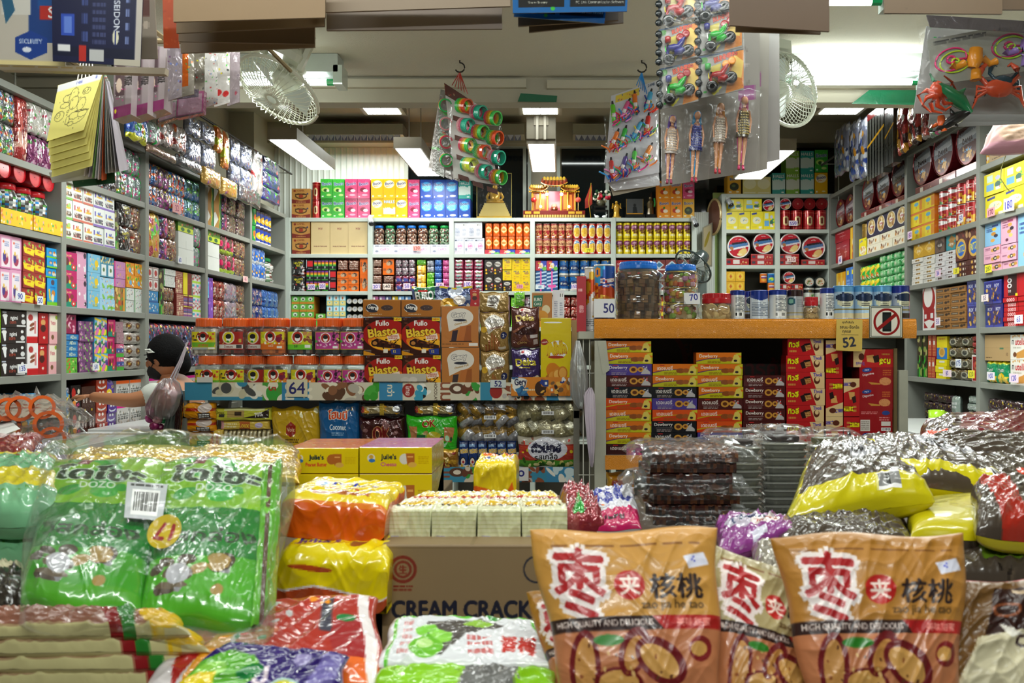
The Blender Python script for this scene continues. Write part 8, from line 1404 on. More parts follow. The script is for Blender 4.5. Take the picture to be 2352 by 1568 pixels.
zt_=2.392;G,RD='c89a2c','6a1a14'
def fig(name,lab,cat,px,parts,Y=7.12):
 t=thing(name,lab,cat,(bpx(px)/YB*Y,Y,zt_));return t
t=fig('buddha_statue','golden seated buddha statue on a stepped pedestal','statue',1137,None)
m=MB()
for z0,z1,w_ in((0,.018,.14),(.018,.04,.125),(.04,.058,.115),(.058,.075,.108),(.075,.092,.1),(.092,.11,.092),(.11,.128,.085)):m.box(-w_,-.05*w_/.1,z0,w_,.05*w_/.1,z1,'e0c878' if z0 else 'd8b038')
m.obj('pedestal','tin_metal',t)
m=MB();m.ball((0,0,.145),.07,G,14,squash=(1.1,.7,.3));m.lathe([(.045,.14),(.04,.17),(.05,.215),(.02,.235),(.015,.245)],[G]*4,n=14,M=Matrix.Identity(4));m.ball((0,-.003,.262),.024,G,12,squash=(.9,.9,1.15));m.ball((0,0,.288),.01,G,8);m.tube([(0,0,.29),(0,0,.312)],[.007,.001],G,6)
for s_ in(-1,1):m.tube([(s_*.045,0,.215),(s_*.065,-.01,.18),(s_*.055,-.03,.155),(s_*.01,-.045,.152)],[.014,.012,.01,.009],G,8)
m.obj('buddha_body','tin_metal',t,smooth=True)
t=fig('glass_case','clear glass case around the golden buddha statue','display case',1137,None)
m=MB()
for x in(-.14,.14):m.tube([(x,-.09,0),(x,-.09,.36)],.0025,'b8a860',5)
m.tube([(-.14,-.09,.36),(.14,-.09,.36)],.0025,'b8a860',5);m.obj('brass_edge','tin_metal',t)
MB().box(-.143,-.093,-.001,.143,-.06,.006,'d8b038').obj('gold_plinth','tin_metal',t)
MB().add([(-.14,-.09,0),(.14,-.09,0),(.14,-.09,.36),(-.14,-.09,.36)],[(0,1,2,3)],hx('fff')).obj('glass_pane','thin_film',t)
t=fig('house_shrine','red and gold lit chinese house shrine with tiled roof','shrine',1273,None)
m=MB().box(-.25,-.1,0,.25,.1,.025,'7a5a2a').box(-.25,-.095,.025,.25,.1,.06,RD)
for k in range(24):m.box(-.245+k*.0207,-.106,.004,-.233+k*.0207,-.1,.024,'c8a85a')
for x in(-.21,-.14,.14,.2):m.box(x-.025,-.099,.033,x+.025,-.095,.052,G)
m.obj('shrine_base','hard_plastic',t)
m=MB().box(-.18,-.02,.06,-.05,.06,.22,'a84a1c').box(.05,-.02,.06,.17,.06,.22,'a84a1c').box(-.05,.04,.06,.05,.06,.24,'a83a5a')
for x in(-.18,-.115,-.055,.055,.11,.17):m.tube([(x,-.035,.06),(x,-.035,.23)],.007,G,8)
for x in(-.115,.11):m.box(x-.035,-.025,.08,x+.035,-.021,.2,'d87a2a')
m.ball((0,.02,.11),.025,'c8a890',8);m.box(-.02,.01,.06,.02,.03,.1,'c8b0a0');m.obj('shrine_hall','hard_plastic',t)
def roof(x0,x1,z,h,nm):
 m=MB();n=14;xs=np.linspace(x0,x1,n+1);cv_=np.abs(np.linspace(-1,1,n+1))**3*.02
 pts=np.stack([np.stack([xs*1.0,0*xs+.0,z+h+cv_],-1),np.stack([xs*1.08-(x0+x1)*.04,0*xs-.06,z+cv_*1.4],-1)]);b=pts.copy();b[...,2]-=.008;b[0,:,1]+=.07
 m.slab(pts,np.array([[hx('5a1c14')if k%2 else hx('8a3a24')for k in range(n)]]),b,G)
 for x in np.linspace(x0,x1,9):m.ball((x,-.05,z-.004),.009,G,6)
 for x in np.linspace(x0*.9+x1*.1,x1*.9+x0*.1,7):m.ball((x,0,z+h+.014),.014,'e0b83a',6,squash=(1,.6,1.4))
 m.obj(nm,'hard_plastic',t)
roof(-.1,.1,.27,.05,'upper_roof');roof(-.2,-.06,.225,.03,'side_roof');roof(.06,.2,.225,.03,'side_roof')
for x,z in((-.06,.2),(.06,.2),(-.11,.1),(.12,.1)):
 MB().ball((x,-.045,z),.013 if z>.15 else.01,'fff',8).obj('lit_bulb','lamp_glow',t)
for s_ in(-1,1):
 m=MB();m.ball((s_*.165+.03*(s_>0),-.07,.15),.024,'c82a2a' if s_<0 else 'e8584a',12,squash=(1,1,.9));m.tube([(s_*.165+.03*(s_>0),-.07,.2),(s_*.165+.03*(s_>0),-.07,.05)],.0025,G,5);m.obj('red_lantern','hard_plastic',t)
MB().lathe([(.02,.06),(.03,.07),(.028,.085),(.02,.09)],['7a3a1c']*3,n=14).obj('incense_bowl','tin_metal',t,(0,-.07,0))
area('shrine_bulbs',(t.location.x,6.98,2.55),.1,.05,.5,(1,.8,.6),(math.radians(90),0,0))
t=fig('flag_pennant','small red and yellow pennant leaning beside the shrine','flag',1352,None)
MB().tube([(.02,0,0),(.0,0,.15),(.02,0,.3)],.003,'c8a030',5).obj('flag_pole','hard_plastic',t);g=np.array([[(.02,0,.29),(.026,0,.28)],[(-.03,-.01,.16),(.03,.01,.13)],[(-.03,-.01,.09),(.0,0,.1)]]);b=g.copy();b[...,1]+=.002
MB().slab(g,np.array([[hx('b83a2a')],[hx('a8342a')]]),b,'c8a030').obj('flag_cloth','matte_paper',t)
t=fig('flower_vase','white and red flowers in a dark carved pot on black stand','flower arrangement',1380,None)
m=MB().box(-.06,-.04,.06,.06,.04,.075,'14110f').box(-.05,-.03,.095,.05,.03,.11,'14110f').box(-.06,-.03,0,-.05,.03,.06,'14110f').box(.05,-.03,0,.06,.03,.06,'14110f');m.obj('black_stand','hard_plastic',t)
MB().lathe([(.02,.11),(.035,.13),(.03,.155),(.02,.16)],['5a5640']*3,n=14).obj('carved_pot','hard_plastic',t)
g=random.Random(4);m=MB()
for k in range(34):m.ball((g.uniform(-.05,.07),g.uniform(-.04,.02),g.uniform(.15,.23)),g.uniform(.008,.02),g.choice(('f0ecd8','e8e0c0','c82a2a','2a5a2a','1c4a24','d8304a')),6)
m.obj('flowers','matte_paper',t)
for i,s_ in enumerate((-1,1)):
 t=thing('ceramic_bird',f"small white ceramic bird, {['left', 'right'][i]} one under the black flower stand",'figurine',(bpx(1380)*7.0/YB+s_*.03,7.03,zt_));m=MB();m.ball((0,0,.012),.013,'f0f0f0',8,squash=(1.5,.8,.8));m.tube([(s_*.012,0,.014),(s_*.018,0,.026),(s_*.024,0,.027)],[.005,.004,.002],'f0f0f0',6);m.obj('bird_body','hard_plastic',t,smooth=True)
t=fig('deity_statue','small gilded standing deity statue right of the flowers','statue',1416,None);m=MB();m.box(-.035,-.03,0,.035,.03,.02,'b89a4a');m.lathe([(.028,.02),(.022,.06),(.026,.1),(.02,.12),(.008,.13)],[G]*4,n=10);m.ball((0,0,.14),.013,G,8)
for s_ in(-1,1):m.tube([(s_*.02,0,.115),(s_*.035,-.01,.09),(s_*.03,-.02,.13)],.006,G,6)
m.obj('statue_body','tin_metal',t)
t=fig('framed_portrait','gold framed dark portrait of a seated person on black stand','picture',1458,None)
cols=canvas(.13,.12,.004,'46484a','r 0 .9 1 1 c8901c;r 0 0 .03 1 8a6a20;r .97 0 1 1 8a6a20;e .5 .4 .08 .1 1a1c1e;p .38,.9 .4,.5 .6,.5 .66,.9 14181a');g=front_box(.14,.13,cols);b=g.copy();b[...,1]=.01;MB().slab(g,cols,b,'8a6a20').obj('portrait_frame','glossy_carton',t,(0,0,.04))
MB().box(-.08,-.03,0,-.07,.03,.03,'120f0d').box(.07,-.03,0,.08,.03,.03,'120f0d').box(-.08,-.03,.028,.08,.03,.04,'120f0d').obj('black_stand','hard_plastic',t)
t=fig('deity_statue','dark bronze statue with green sash left of the orange boxes','statue',1494,None);m=MB();m.box(-.04,-.03,0,.04,.03,.04,'120f0d');m.lathe([(.03,.04),(.024,.09),(.03,.13),(.02,.15),(.008,.16)],['5a4a28']*4,n=10);m.ball((0,0,.172),.015,'5a4a28',8);m.obj('statue_body','tin_metal',t);MB().tube([(.03,-.02,.17),(.035,-.03,.13),(.03,-.03,.1)],.007,'1c8a3a',6).obj('green_sash','matte_paper',t)
def skin(name,pts,edges,rad,matn,parent,lev=2):
 me=bpy.data.meshes.new(name);me.from_pydata(pts,edges,[]);me.materials.append(MAT[matn])
 o=link(name,me,parent);md=o.modifiers.new('skin','SKIN');md.use_smooth_shade=True
 me.skin_vertices.new()if not me.skin_vertices else None
 for i,r in enumerate(rad):v=me.skin_vertices[0].data[i];v.radius=r if isinstance(r,tuple)else(r,r);v.use_root=(i==0)
 s_=o.modifiers.new('sub','SUBSURF');s_.levels=lev;s_.render_levels=lev;return o
mat('skin_tone',.55,col='a8714e',vary=.04);mat('shirt_cloth',.8,col='c8ccc4',vary=.12,vscale=14);mat('trouser_cloth',.85,col='2c3038',vary=.1);mat('black_hair',.75,col='0a090a',vary=.1,bump=.5,bscale=120,spec=.15)
t=thing('person','black haired person in white patterned shirt reaching toward the left shelves','person',(-1.72,4.05,0))
pts=[(0,0,.78),(-.01,0,.92),(-.05,0,1.06),(-.085,-.01,1.17),(-.1,-.01,1.215),(-.115,-.02,1.25),(-.12,-.02,1.3),(-.09,-.13,1.14),(-.2,-.16,1.11),(-.32,-.15,1.12),(-.4,-.14,1.13),(-.07,.13,1.13),(-.04,.17,.96),(-.12,.2,.98),(.0,-.07,.72),(-.01,-.08,.42),(.0,-.09,.08),(-.07,-.09,.04),(0,.07,.72),(-.01,.08,.42),(0,.09,.08),(-.07,.09,.04)]
ed=[(0,1),(1,2),(2,3),(3,4),(4,5),(5,6),(3,7),(7,8),(8,9),(9,10),(3,11),(11,12),(12,13),(0,14),(14,15),(15,16),(16,17),(0,18),(18,19),(19,20),(20,21)]
skin('body',pts,ed,[(.1,.12),(.09,.11),(.1,.12),(.085,.1),.04,.038,.045,.045,.036,.028,.022,.045,.034,.026,.07,.048,.034,.026,.07,.048,.034,.026],'skin_tone',t)
skin('shirt',[(.005,0,.72),(-.01,0,.84),(-.02,0,.98),(-.06,0,1.08),(-.085,-.01,1.17),(-.1,-.13,1.14),(-.17,-.15,1.11),(-.08,.13,1.13),(-.06,.165,1.02)],[(0,1),(1,2),(2,3),(3,4),(4,5),(5,6),(4,7),(7,8)],[(.13,.14),(.125,.135),(.12,.135),(.12,.135),(.09,.1),.062,.055,.062,.055],'shirt_cloth',t)
skin('trousers',[(0,0,.8),(.0,-.07,.7),(-.01,-.08,.42),(0,-.09,.1),(0,.07,.7),(-.01,.08,.42),(0,.09,.1)],[(0,1),(1,2),(2,3),(0,4),(4,5),(5,6)],[(.12,.13),.085,.06,.05,.085,.06,.05],'trouser_cloth',t)
H0=Vector((-.115,-.02,1.3));M=Matrix.Translation(H0)@Matrix.Rotation(math.radians(-14),4,'Y')
m=MB();m.ball((0,0,0),.078,'a8714e',20,M=M,squash=(1.0,.82,1.15));m.ball((0,0,0),.05,'a8714e',14,M=M@Matrix.Translation((-.035,0,-.045)),squash=(1,.85,.9));m.ball((0,0,0),.013,'a8714e',8,M=M@Matrix.Translation((-.083,0,-.01)),squash=(1,.7,1.4))
for s_ in(-1,1):m.ball((0,0,0),.02,'9a6444',8,M=M@Matrix.Translation((-.012,s_*.066,-.012)),squash=(.7,.35,1.2))
m.obj('head','skin',t,smooth=True)
m=MB()
for s_ in(-1,1):m.ball((0,0,0),.009,'1a1614',8,M=M@Matrix.Translation((-.07,s_*.03,.012)),squash=(.6,1.2,.7));m.ball((0,0,0),.01,'1a1210',6,M=M@Matrix.Translation((-.072,s_*.03,.032)),squash=(.4,1.5,.3))
m.obj('eyes','hard_plastic',t)
m=MB();m.ball((0,0,0),.086,'0d0c0d',22,M=M@Matrix.Translation((.014,0,.022)),squash=(1.02,.93,1.05));m.ball((0,0,0),.05,'0d0c0d',12,M=M@Matrix.Translation((.07,0,-.03)),squash=(.8,1,1.3));m.obj('hair','black_hair',t,smooth=True)
MB().tube([M@Vector(q)for q in((-.04,-.082,.05),(-.03,-.086,.035),(-.005,-.088,.03),(-.02,-.088,.045))],.005,'e0e4dc',6,closed=True).obj('hair_clip','hard_plastic',t)
m=MB();m.ball((0,0,0),.052,'15171a',14,M=M@Matrix.Translation((-.047,0,-.05)),squash=(.9,.95,.8));m.tube([M@Vector(q)for q in((-.05,-.05,-.03),(-.02,-.073,-.01))],.002,'15171a',5);m.obj('face_mask','matte_paper',t,smooth=True)
for k in range(5):
 a=(-.03+.014*k)if k<4 else-.03;skin('finger',[(-.4,-.14+a,1.13),(-.435,-.14+a*1.3,1.13 if k<4 else 1.115),(-.46+(.02 if k==4 else 0),-.14+a*1.3,1.12)],[(0,1),(1,2)],[.009,.008,.006],'skin_tone',t,1)
Yh=3.42
t=hangbag('plastic_bag',[(868,378,398),(880,365,410),(905,348,418),(930,336,414),(950,336,404),(962,350,392)],Yh,'pink_bag_film','d8a0b8','pink translucent bag hanging on the stand post before the person','plastic bag',.06,2)
o=hangbag('bag_contents',[(895,360,385),(915,350,392),(940,348,392),(955,356,384)],Yh,'hard_plastic','9a6450',None,None,.03,4).obj('bag_contents','hard_plastic',t)
m=MB()
for k,(a,b)in enumerate(((385,372),(392,388),(400,412))):m.tube([P(430,786,Yh),P((430+a)/2+4,830,Yh),P(a,880,Yh)],.0028,'d8ccd8',6)
m.obj('bag_handle','hard_plastic',t)
t=thing('toy_bundle','shiny pink and green toy balls in film below the pink bag','toy packet',P(360,955,Yh));o0=np.array(t.location)
for k,(px,py,r,c)in enumerate(((352,945,.026,'b82a88'),(368,940,.022,'a8207a'),(380,938,.018,'1a6a88'),(345,960,.02,'c84a98'),(362,962,.02,'d8a0a8'),(376,962,.018,'1aa85a'),(355,978,.02,'8a1a58'),(368,982,.018,'7a1a4a'))):MB().ball((np.array(P(px,py,Yh+.02*(k%2)))-o0).tolist(),r,c,12).obj('toy_ball','foil_film',t,smooth=True)
MB().tube([(np.array(P(430,800,Yh))-o0).tolist(),(np.array(P(375,925,Yh))-o0).tolist()],.0015,'c8c8c8',4).obj('string','hard_plastic',t)
hangbag('umbrella_packet',[(925,402,416),(945,390,414),(980,380,410),(1020,368,404),(1060,362,400)],3.45,'foil_film','4a5450','dark film wrapped umbrella packs leaning on the stand post','toy packet',.04,7)
hangbag('umbrella_packet',[(905,412,420),(930,404,420),(975,404,416),(1010,400,412)],3.44,'foil_film','2a1214','dark red film packet hanging behind the umbrella packs','toy packet',.025,9)
# --- the heaped counter in front
mat('table_top',.6,col='8a7a66',vary=.1)
t=thing('market_table','wooden market table under the heap of snack bags','table',(0,1.7,0))
MB().box(-1.75,-.95,.7,1.95,.85,.73,'8a7a66').obj('tabletop','table_top',t)
for x in(-1.65,1.85):
 for y in(-.85,.75):MB().box(x-.03,y-.03,0,x+.03,y+.03,.7,'7a6a56').obj('leg','table_top',t)
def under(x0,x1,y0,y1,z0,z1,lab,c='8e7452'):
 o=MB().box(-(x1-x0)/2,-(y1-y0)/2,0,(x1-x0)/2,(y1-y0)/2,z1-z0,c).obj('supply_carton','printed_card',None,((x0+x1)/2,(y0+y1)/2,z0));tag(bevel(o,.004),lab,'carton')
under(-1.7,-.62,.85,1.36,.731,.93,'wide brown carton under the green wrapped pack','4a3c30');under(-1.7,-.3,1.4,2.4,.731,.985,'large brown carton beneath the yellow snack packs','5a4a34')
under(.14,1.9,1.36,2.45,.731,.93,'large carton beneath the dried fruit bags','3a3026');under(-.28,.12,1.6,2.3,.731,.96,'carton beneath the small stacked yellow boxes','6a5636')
def fbag(name,c,Y,T,bg,spec,label,cat,matn='plastic_film',cs=.0022,wr=.012,seed=1,edge=.3,back=None,parent=None,fringe=0):
 """soft bag laid on four pixel corners at four depths, puffed by T along its normal"""
 Ys=Y if isinstance(Y,(tuple,list))else(Y,)*4;g=quad(c,Ys,1,1);w_=np.linalg.norm(g[0,1]-g[0,0]+g[1,1]-g[1,0])/2;h_=np.linalg.norm(g[1,0]-g[0,0]+g[1,1]-g[0,1])/2
 cols=canvas(w_,h_,cs,bg,spec);ny,nx=cols.shape[:2];g=quad(c,Ys,nx,ny)
 nrm=np.cross(g[0,-1]-g[0,0],g[-1,0]-g[0,0]);nrm=nrm/np.linalg.norm(nrm);nrm=-nrm if nrm[1]>0 else nrm
 U,V=np.meshgrid(np.linspace(-1,1,nx+1),np.linspace(-1,1,ny+1));pf=lambda q:np.clip(1-np.abs(q)**3,0,1)**edge
 th=pf(U)*pf(V)*T/2;wz=wrink(U*1.3,V*1.3,seed)*wr*np.clip((1-np.abs(U))*8,.15,1)*np.clip((1-np.abs(V))*8,.15,1)
 tx=(g[0,-1]-g[0,0])/np.linalg.norm(g[0,-1]-g[0,0]);ty=(g[-1,0]-g[0,0])/np.linalg.norm(g[-1,0]-g[0,0])
 wb=(np.sin(V*5+seed)*np.abs(U)**3)[...,None]*tx*w_*.012+(np.sin(U*4+seed*2)*np.abs(V)**3)[...,None]*ty*h_*.018
 f=g+nrm*(th+wz)[...,None]+wb;b=g-nrm*(th*.8)[...,None]+wb;o0=g.reshape(-1,3).mean(0)if parent is None else np.array(parent.location)
 m=MB().grid(f-o0,cols);m.grid(b-o0,cols if back=='art' else np.tile(hx(back or bg),(ny*nx,1)),flip=True)
 o=m.obj(name,matn,parent,Vector(o0)if parent is None else None,smooth=True);return tag(o,label,cat)if label else o
def loaf(name,px0,px1,yback,yedge,ybot,Y,dep,bg,spec,label,cat,matn='wrapped_carton',cs=.002,rnd=.012,wr=0,seed=1,skew=0,side=None,pinch=0,tilt=0):
 """box like pack seen from above its front: artwork runs over the top and down the front; pixel rows yback/yedge/ybot"""
 a,b=P(px0,yedge,Y),P(px1,ybot,Y);w_,h_=b.x-a.x,a.z-b.z;L=dep+h_;s1,s2=spec.split('|');c1,c2=canvas(w_,dep,cs,bg,s1),canvas(w_,h_,cs,bg,s2);cols=np.concatenate([c1,c2]);ny,nx=cols.shape[:2];v=np.concatenate([np.linspace(0,dep,len(c1)+1),np.linspace(dep,L,len(c2)+1)[1:]]);k=rnd
 yy=np.where(v<dep-k,dep-v,np.where(v<dep+k,k*(1-np.sin(np.clip((v-dep+k)/(2*k),0,1)*math.pi/2)),0));zz=np.where(v<dep-k,h_,np.where(v<dep+k,h_-k*(1-np.cos(np.clip((v-dep+k)/(2*k),0,1)*math.pi/2)),h_-(v-dep)))
 X=np.linspace(-w_/2,w_/2,nx+1);U,V=np.meshgrid(np.linspace(-1,1,nx+1),np.linspace(-1,1,ny+1));wz=wrink(U,V,seed)*wr
 pin=1-pinch*np.clip((np.abs(U)-.82)/.18,0,1)**2;pts=np.stack([np.broadcast_to(X,U.shape)+skew*yy[:,None],yy[:,None]-wz*(yy[:,None]<.01),(zz[:,None]-h_*.5)*pin+h_*.5+wz*(yy[:,None]>.01)],-1)
 bk=pts.copy();bk[...,1]=dep;bk[...,2]=np.where(pts[...,1]<dep-.001,0.0,pts[...,2]);bk[-1,:,2]=0;bk[...,1]=np.where(V>-1,np.maximum(pts[...,1],.0)+np.where(V==1,dep,0),dep)
 m=MB().slab(pts,cols,bk,side or bg);return tag(m.obj(name,matn,None,((a.x+b.x)/2,Y,b.z),(0,math.radians(tilt),0),smooth=wr>0),label,cat)
fbag('snack_pack',[(235,1026),(440,1028),(470,1062),(210,1058)],(2.1,2.1,1.85,1.85),.03,'d8b82a','n 0 0 1 1 12 .03 6ac83a,e87a1c,f0e8d8,8a5ac8','flat green and yellow snack packs behind the big green pack','snack pack')
fbag('snack_pack',[(430,1042),(690,1040),(690,1110),(420,1100)],(1.95,1.95,1.65,1.65),.05,'d0a82a','n 0 0 1 1 16 .04 e8e0c0,f0c83a,b88a1c,f4f0e0','golden yellow snack pack in clear film behind the green pack','snack pack','foil_film',wr=.012)
fbag('snack_pack',[(160,1050),(440,1048),(430,1100),(150,1100)],(1.9,1.9,1.6,1.6),.05,'c8a83a','n 0 0 1 1 16 .04 e8e4d0,d8b02a,b8b4a0','pale golden film pack left of the golden yellow pack','snack pack','foil_film',wr=.012,seed=5)
JF='r 0 0 1 1 %s;n .1 .1 .9 .9 8 .02 a85a2a,e8e0d8,e8d01c|e .16 .42 .055 .15 e8e4d8;e .16 .38 .03 .08 d8a83a;e .17 .52 .045 .07 3a7ac0;t Julie\'s .4 .4 .24 1a2a3a .26 0 - .04;t %s .4 .66 .14 %s .3;e .62 .46 .07 .2 %s;p .64,.25 .76,.25 .76,.7 .66,.7 b8682a;r .66 .35 .74 .41 e8a85a;e .73 .68 .06 .1 e0b050;l .81 .35 .96 .65 5 d0a80c'
loaf('biscuit_box',826,992,1085,1088,1190,2.0,.2,'e8cc12',JF%('b870a8','Cheese','c83a9a','e0dcd0'),'yellow cheese biscuit box under the one with a pink lid','biscuit box',cs=.0016,rnd=.003,side='c8b00c')
loaf('biscuit_box',660,823,1085,1088,1190,2.0,.2,'e8cc12',JF%('d8801c','Peanut_Butter','d83a2a','b8682a'),'lower yellow peanut butter biscuit box, mostly hidden','biscuit box',cs=.003,rnd=.003)
loaf('biscuit_box',826,992,998,1026,1086.5,2.0,.2,'e8cc12',JF%('b870a8','Cheese','c83a9a','e0dcd0'),'yellow cheese biscuit box with pink top','biscuit box',cs=.0014,rnd=.003,side='c8b00c')
loaf('biscuit_box',662,823,1000,1028,1086.5,2.0,.2,'e8cc12',JF%('c86a1c','Peanut_Butter','d83a2a','b8682a'),'yellow peanut butter biscuit box with orange top','biscuit box',cs=.0014,rnd=.003,side='c8b00c')
loaf('biscuit_pack',1088,1186,1030,1062,1207,1.9,.13,'e0c41c','r 0 0 1 .2 d8681c;r .45 .4 .9 .7 e8e8e8;r .2 .5 .35 .65 5a6a9a;r .3 .85 .9 .9 e8e4e8|p 0,.35 .5,.45 .5,.65 0,.6 e0641c;p .55,.8 .9,.3 .95,.45 .65,.95 e0641c','small crumpled yellow and orange biscuit pack behind the crackers','biscuit pack','plastic_film',wr=.01,pinch=.2)
for i,(a,b)in enumerate(((886,988),(992,1093),(1097,1196),(1199,1303))):
 loaf('cracker_pack',a,b,1112,1168,1247,1.46,.17,'d8dab4','r 0 0 1 1 dcdcb8;r .03 .03 .97 .35 e0c01c;r .0 .35 1 .44 a83018;r .4 .08 .8 .25 e8e8e0;n .1 .5 .9 .6 6 .01 a8481c,c86a28;r .1 .65 .9 .85 d8b01c;l .1 .8 .9 .9 1 4a4428|'+'; '.join(f'r 0 {.08+k*.12:.3f} 1 {.11+k*.12:.3f} c4c890' for k in range(8))+';r .1 .78 .3 1 b8b8c8',['leftmost','second','third','rightmost'][i]+' stack of pale wrapped crackers on the brown carton','cracker pack','foil_film' if i>4 else 'wrapped_carton',cs=.0016,rnd=.006,wr=.006,seed=i+2,skew=[.25,.12,0,-.15][i])
loaf('cracker_carton',878,1290,1240,1250,1568,1.4,.2,'8a7454','r .49 0 .51 1 7e6a4a|r 0 .02 1 .03 7a6446;e .115 .18 .078 .1 7a2a1c;e .115 .18 .06 .077 8a7454;e .115 .18 .05 .064 7a3020;e .115 .18 .035 .045 8a7454;t 生 .115 .18 .06 7a2a1c;l .06 .29 .17 .34 2 7a2a1c;e .86 .18 .075 .1 2a2a34;e .86 .18 .065 .086 8a7454;t CREAM_CRACKERS .53 .47 .125 14182c .95 0 - .05','large brown corrugated carton printed CREAM CRACKERS','carton','printed_card',cs=.0016,rnd=.004,side='7a6444')
loaf('biscuit_bag',632,888,1226,1262,1405,1.36,.16,'e8d00c',"t Julie's .3 .7 .2 1a2a8a .4 -4;e .68 .75 .08 .1 8a5a2a|e .3 .3 .2 .05 b8481c 6;p 0,.72 .35,.6 .7,.72 1,.84 1,1 0,1 b8481c;p 0,.68 .35,.56 .7,.68 1,.8 1,.84 .7,.72 .35,.6 0,.72 e8d8d8",'lower yellow and orange crumpled biscuit bag','biscuit bag','plastic_film',cs=.0022,wr=.008,rnd=.03,pinch=.3,tilt=2)
loaf('biscuit_bag',640,882,1085,1140,1240,1.42,.17,'d8580c',"r 0 0 1 1 e8cc10;t Julie's .55 .35 .2 1a2a9a .5 4;e .22 .35 .08 .12 e8e8e0;e .24 .4 .04 .06 3a7ac0;l .3 .6 .7 .68 1 c8501c;r .75 .6 .92 .74 a8a8b0;p .2,.75 .8,.78 .8,.9 .25,.88 a8581c|p 0,0 1,.0 1,.22 0,.06 e0781a",'upper orange biscuit bag with yellow top','biscuit bag','plastic_film',cs=.0022,wr=.007,rnd=.03,pinch=.35,seed=4,tilt=4)
t=thing('wrapped_snack_pack','large bright green snack packs wrapped in clear film with a yellow 17 sticker','snack pack',P(340,1240,1.3))
DZ='p 0,.0 1,.0 1,.55 0,.5 7ab81e;n .25 .02 .75 .4 16 .05 1f9a2a,2aaa30;r 0 .45 1 .74 0e7a26;p .6,0 1,0 1,.4 .8,.45 8ac02a;n .1 .75 .95 .92 16 .04 6a5a48,a8884a,8a8a90,4a3a30;e .3 .83 .1 .05 b8b8c0;r 0 .92 1 1 4aa01c;t โดโซะ .5 .2 .13 10301a .75 6 c8e0c8 .05;t DOZO .5 .31 .05 d8ecd8 .3;p .35,0 .45,0 .38,.12 .28,.12 7a1a2a;t วิสกล่อง .5 .62 .09 0c3a1a .8'
fbag('inner_pack',[(118,1075),(385,1070),(330,1440),(48,1400)],(1.52,1.5,1.1,1.1),.07,'3a9a1c',DZ,None,None,cs=.0018,wr=.0035,parent=t,edge=.25)
fbag('inner_pack',[(375,1068),(648,1075),(592,1446),(322,1446)],(1.5,1.5,1.1,1.1),.07,'4aa81c',DZ,None,None,cs=.0018,wr=.0035,seed=6,parent=t,edge=.25)
fbag('pack_edge',[(600,1080),(650,1060),(635,1400),(575,1448)],(1.46,1.5,1.16,1.08),.04,'5ab01c','r .3 0 .5 1 5a3a2a;n 0 0 1 1 12 .02 7ac83a,e8f0d8',None,None,cs=.004,parent=t)
fbag('outer_film',[(100,1042),(690,1032),(620,1462),(35,1425)],(1.5,1.5,1.03,1.03),.12,'ccc','',None,None,'clear_film',cs=.008,wr=.02,seed=9,parent=t)
def sticker(name,c,Y,bg,spec,par,cs=.0012):card(name,c,Y,bg,spec,matn='printed_card',cs=cs,th=.001,parent=par)
sticker('barcode_label',[(292,1105),(385,1112),(372,1195),(285,1188)],(1.36,1.36,1.26,1.26),'c8ccd0','l .1 .02 .9 .14 1 3a3a3a;b .15 .2 .85 .9',t)
m=MB();cols=canvas(.05,.05,.0011,'e8c81a','t 17 .5 .5 .5 b01a1c .6 185 - .05');n_,q_=cols.shape[:2];X,Z=np.meshgrid(np.linspace(-1,1,q_+1),np.linspace(1,-1,n_+1));kx=X*np.sqrt(1-Z*Z/2);kz=Z*np.sqrt(1-X*X/2);pts=np.stack([kx*.023,kz*0+.012*-kz*-1,kz*.021],-1);bk=pts+[0,.001,0];m.slab(pts,cols,bk,'e8c81a');m.obj('price_sticker','printed_card',t,P(377,1220,1.21)-t.location)
t=thing('toy_packet','clear film packets of orange coil springs lying at the left edge','toy packet',P(110,965,2.2))
card('backing_card',[(-40,915),(112,912),(150,958),(-40,962)],(2.5,2.5,2.2,2.2),'a89a88','l .1 .3 .8 .6 2 8a3a2a',parent=t,cs=.006)
for px,py,r,c in((20,940,.024,0),(48,938,.026,0),(98,935,.024,0),(112,974,.028,0),(120,1008,.026,2),(20,980,.024,1)):
 m=MB();[m.lathe([(r*.9,k*.006),(r*1.22,k*.006),(r*1.22,k*.006+.0052),(r*.9,k*.006+.0052)],[('e8641c','e8701c','3a9a5a','c83a4a','e8701c','e8641c')[k%6 if c else min(5,k)]]*3,n=20,M=Matrix.Rotation(1.5,4,'X')@Matrix.Rotation(.5,4,'Y'),cap=False)for k in range(6)]
 m.obj('coil_spring','hard_plastic',t,P(px,py,2.18)-t.location)
for i,c in enumerate(([(-40,925),(120,925),(218,962),(-40,985)],[(-40,975),(150,972),(205,1000),(-40,1020)],[(40,1005),(140,1000),(180,1025),(60,1040)])):fbag('film_cover',c,(2.4,2.4,2.1,2.1),.045,'ccc','',None,None,'clear_film',cs=.014,wr=.03,seed=i+3,parent=t)
card('paper_sheet',[(-30,965),(18,962),(45,985),(-30,1012)],(2.2,2.2,2.05,2.05),'e0e0dc','','white paper sheet between the coil spring packets','paper','matte_paper',cs=.02)
fbag('snack_bag',[(-60,1012),(102,1004),(60,1052),(-60,1085)],(1.9,1.9,1.6,1.6),.03,'7a0c14','p 0,0 1,0 .8,.2 0,.3 c8b8b8','dark red snack bag with a pointed corner at the left edge','snack bag',cs=.004)
fbag('snack_bag',[(-60,1045),(165,1035),(150,1105),(-60,1120)],(1.85,1.85,1.6,1.6),.05,'8a8490','n 0 0 1 1 14 .03 e8e8e8,2a1a4a,6a5a58','silver violet film bag under the dark red one','snack bag','foil_film',wr=.02)
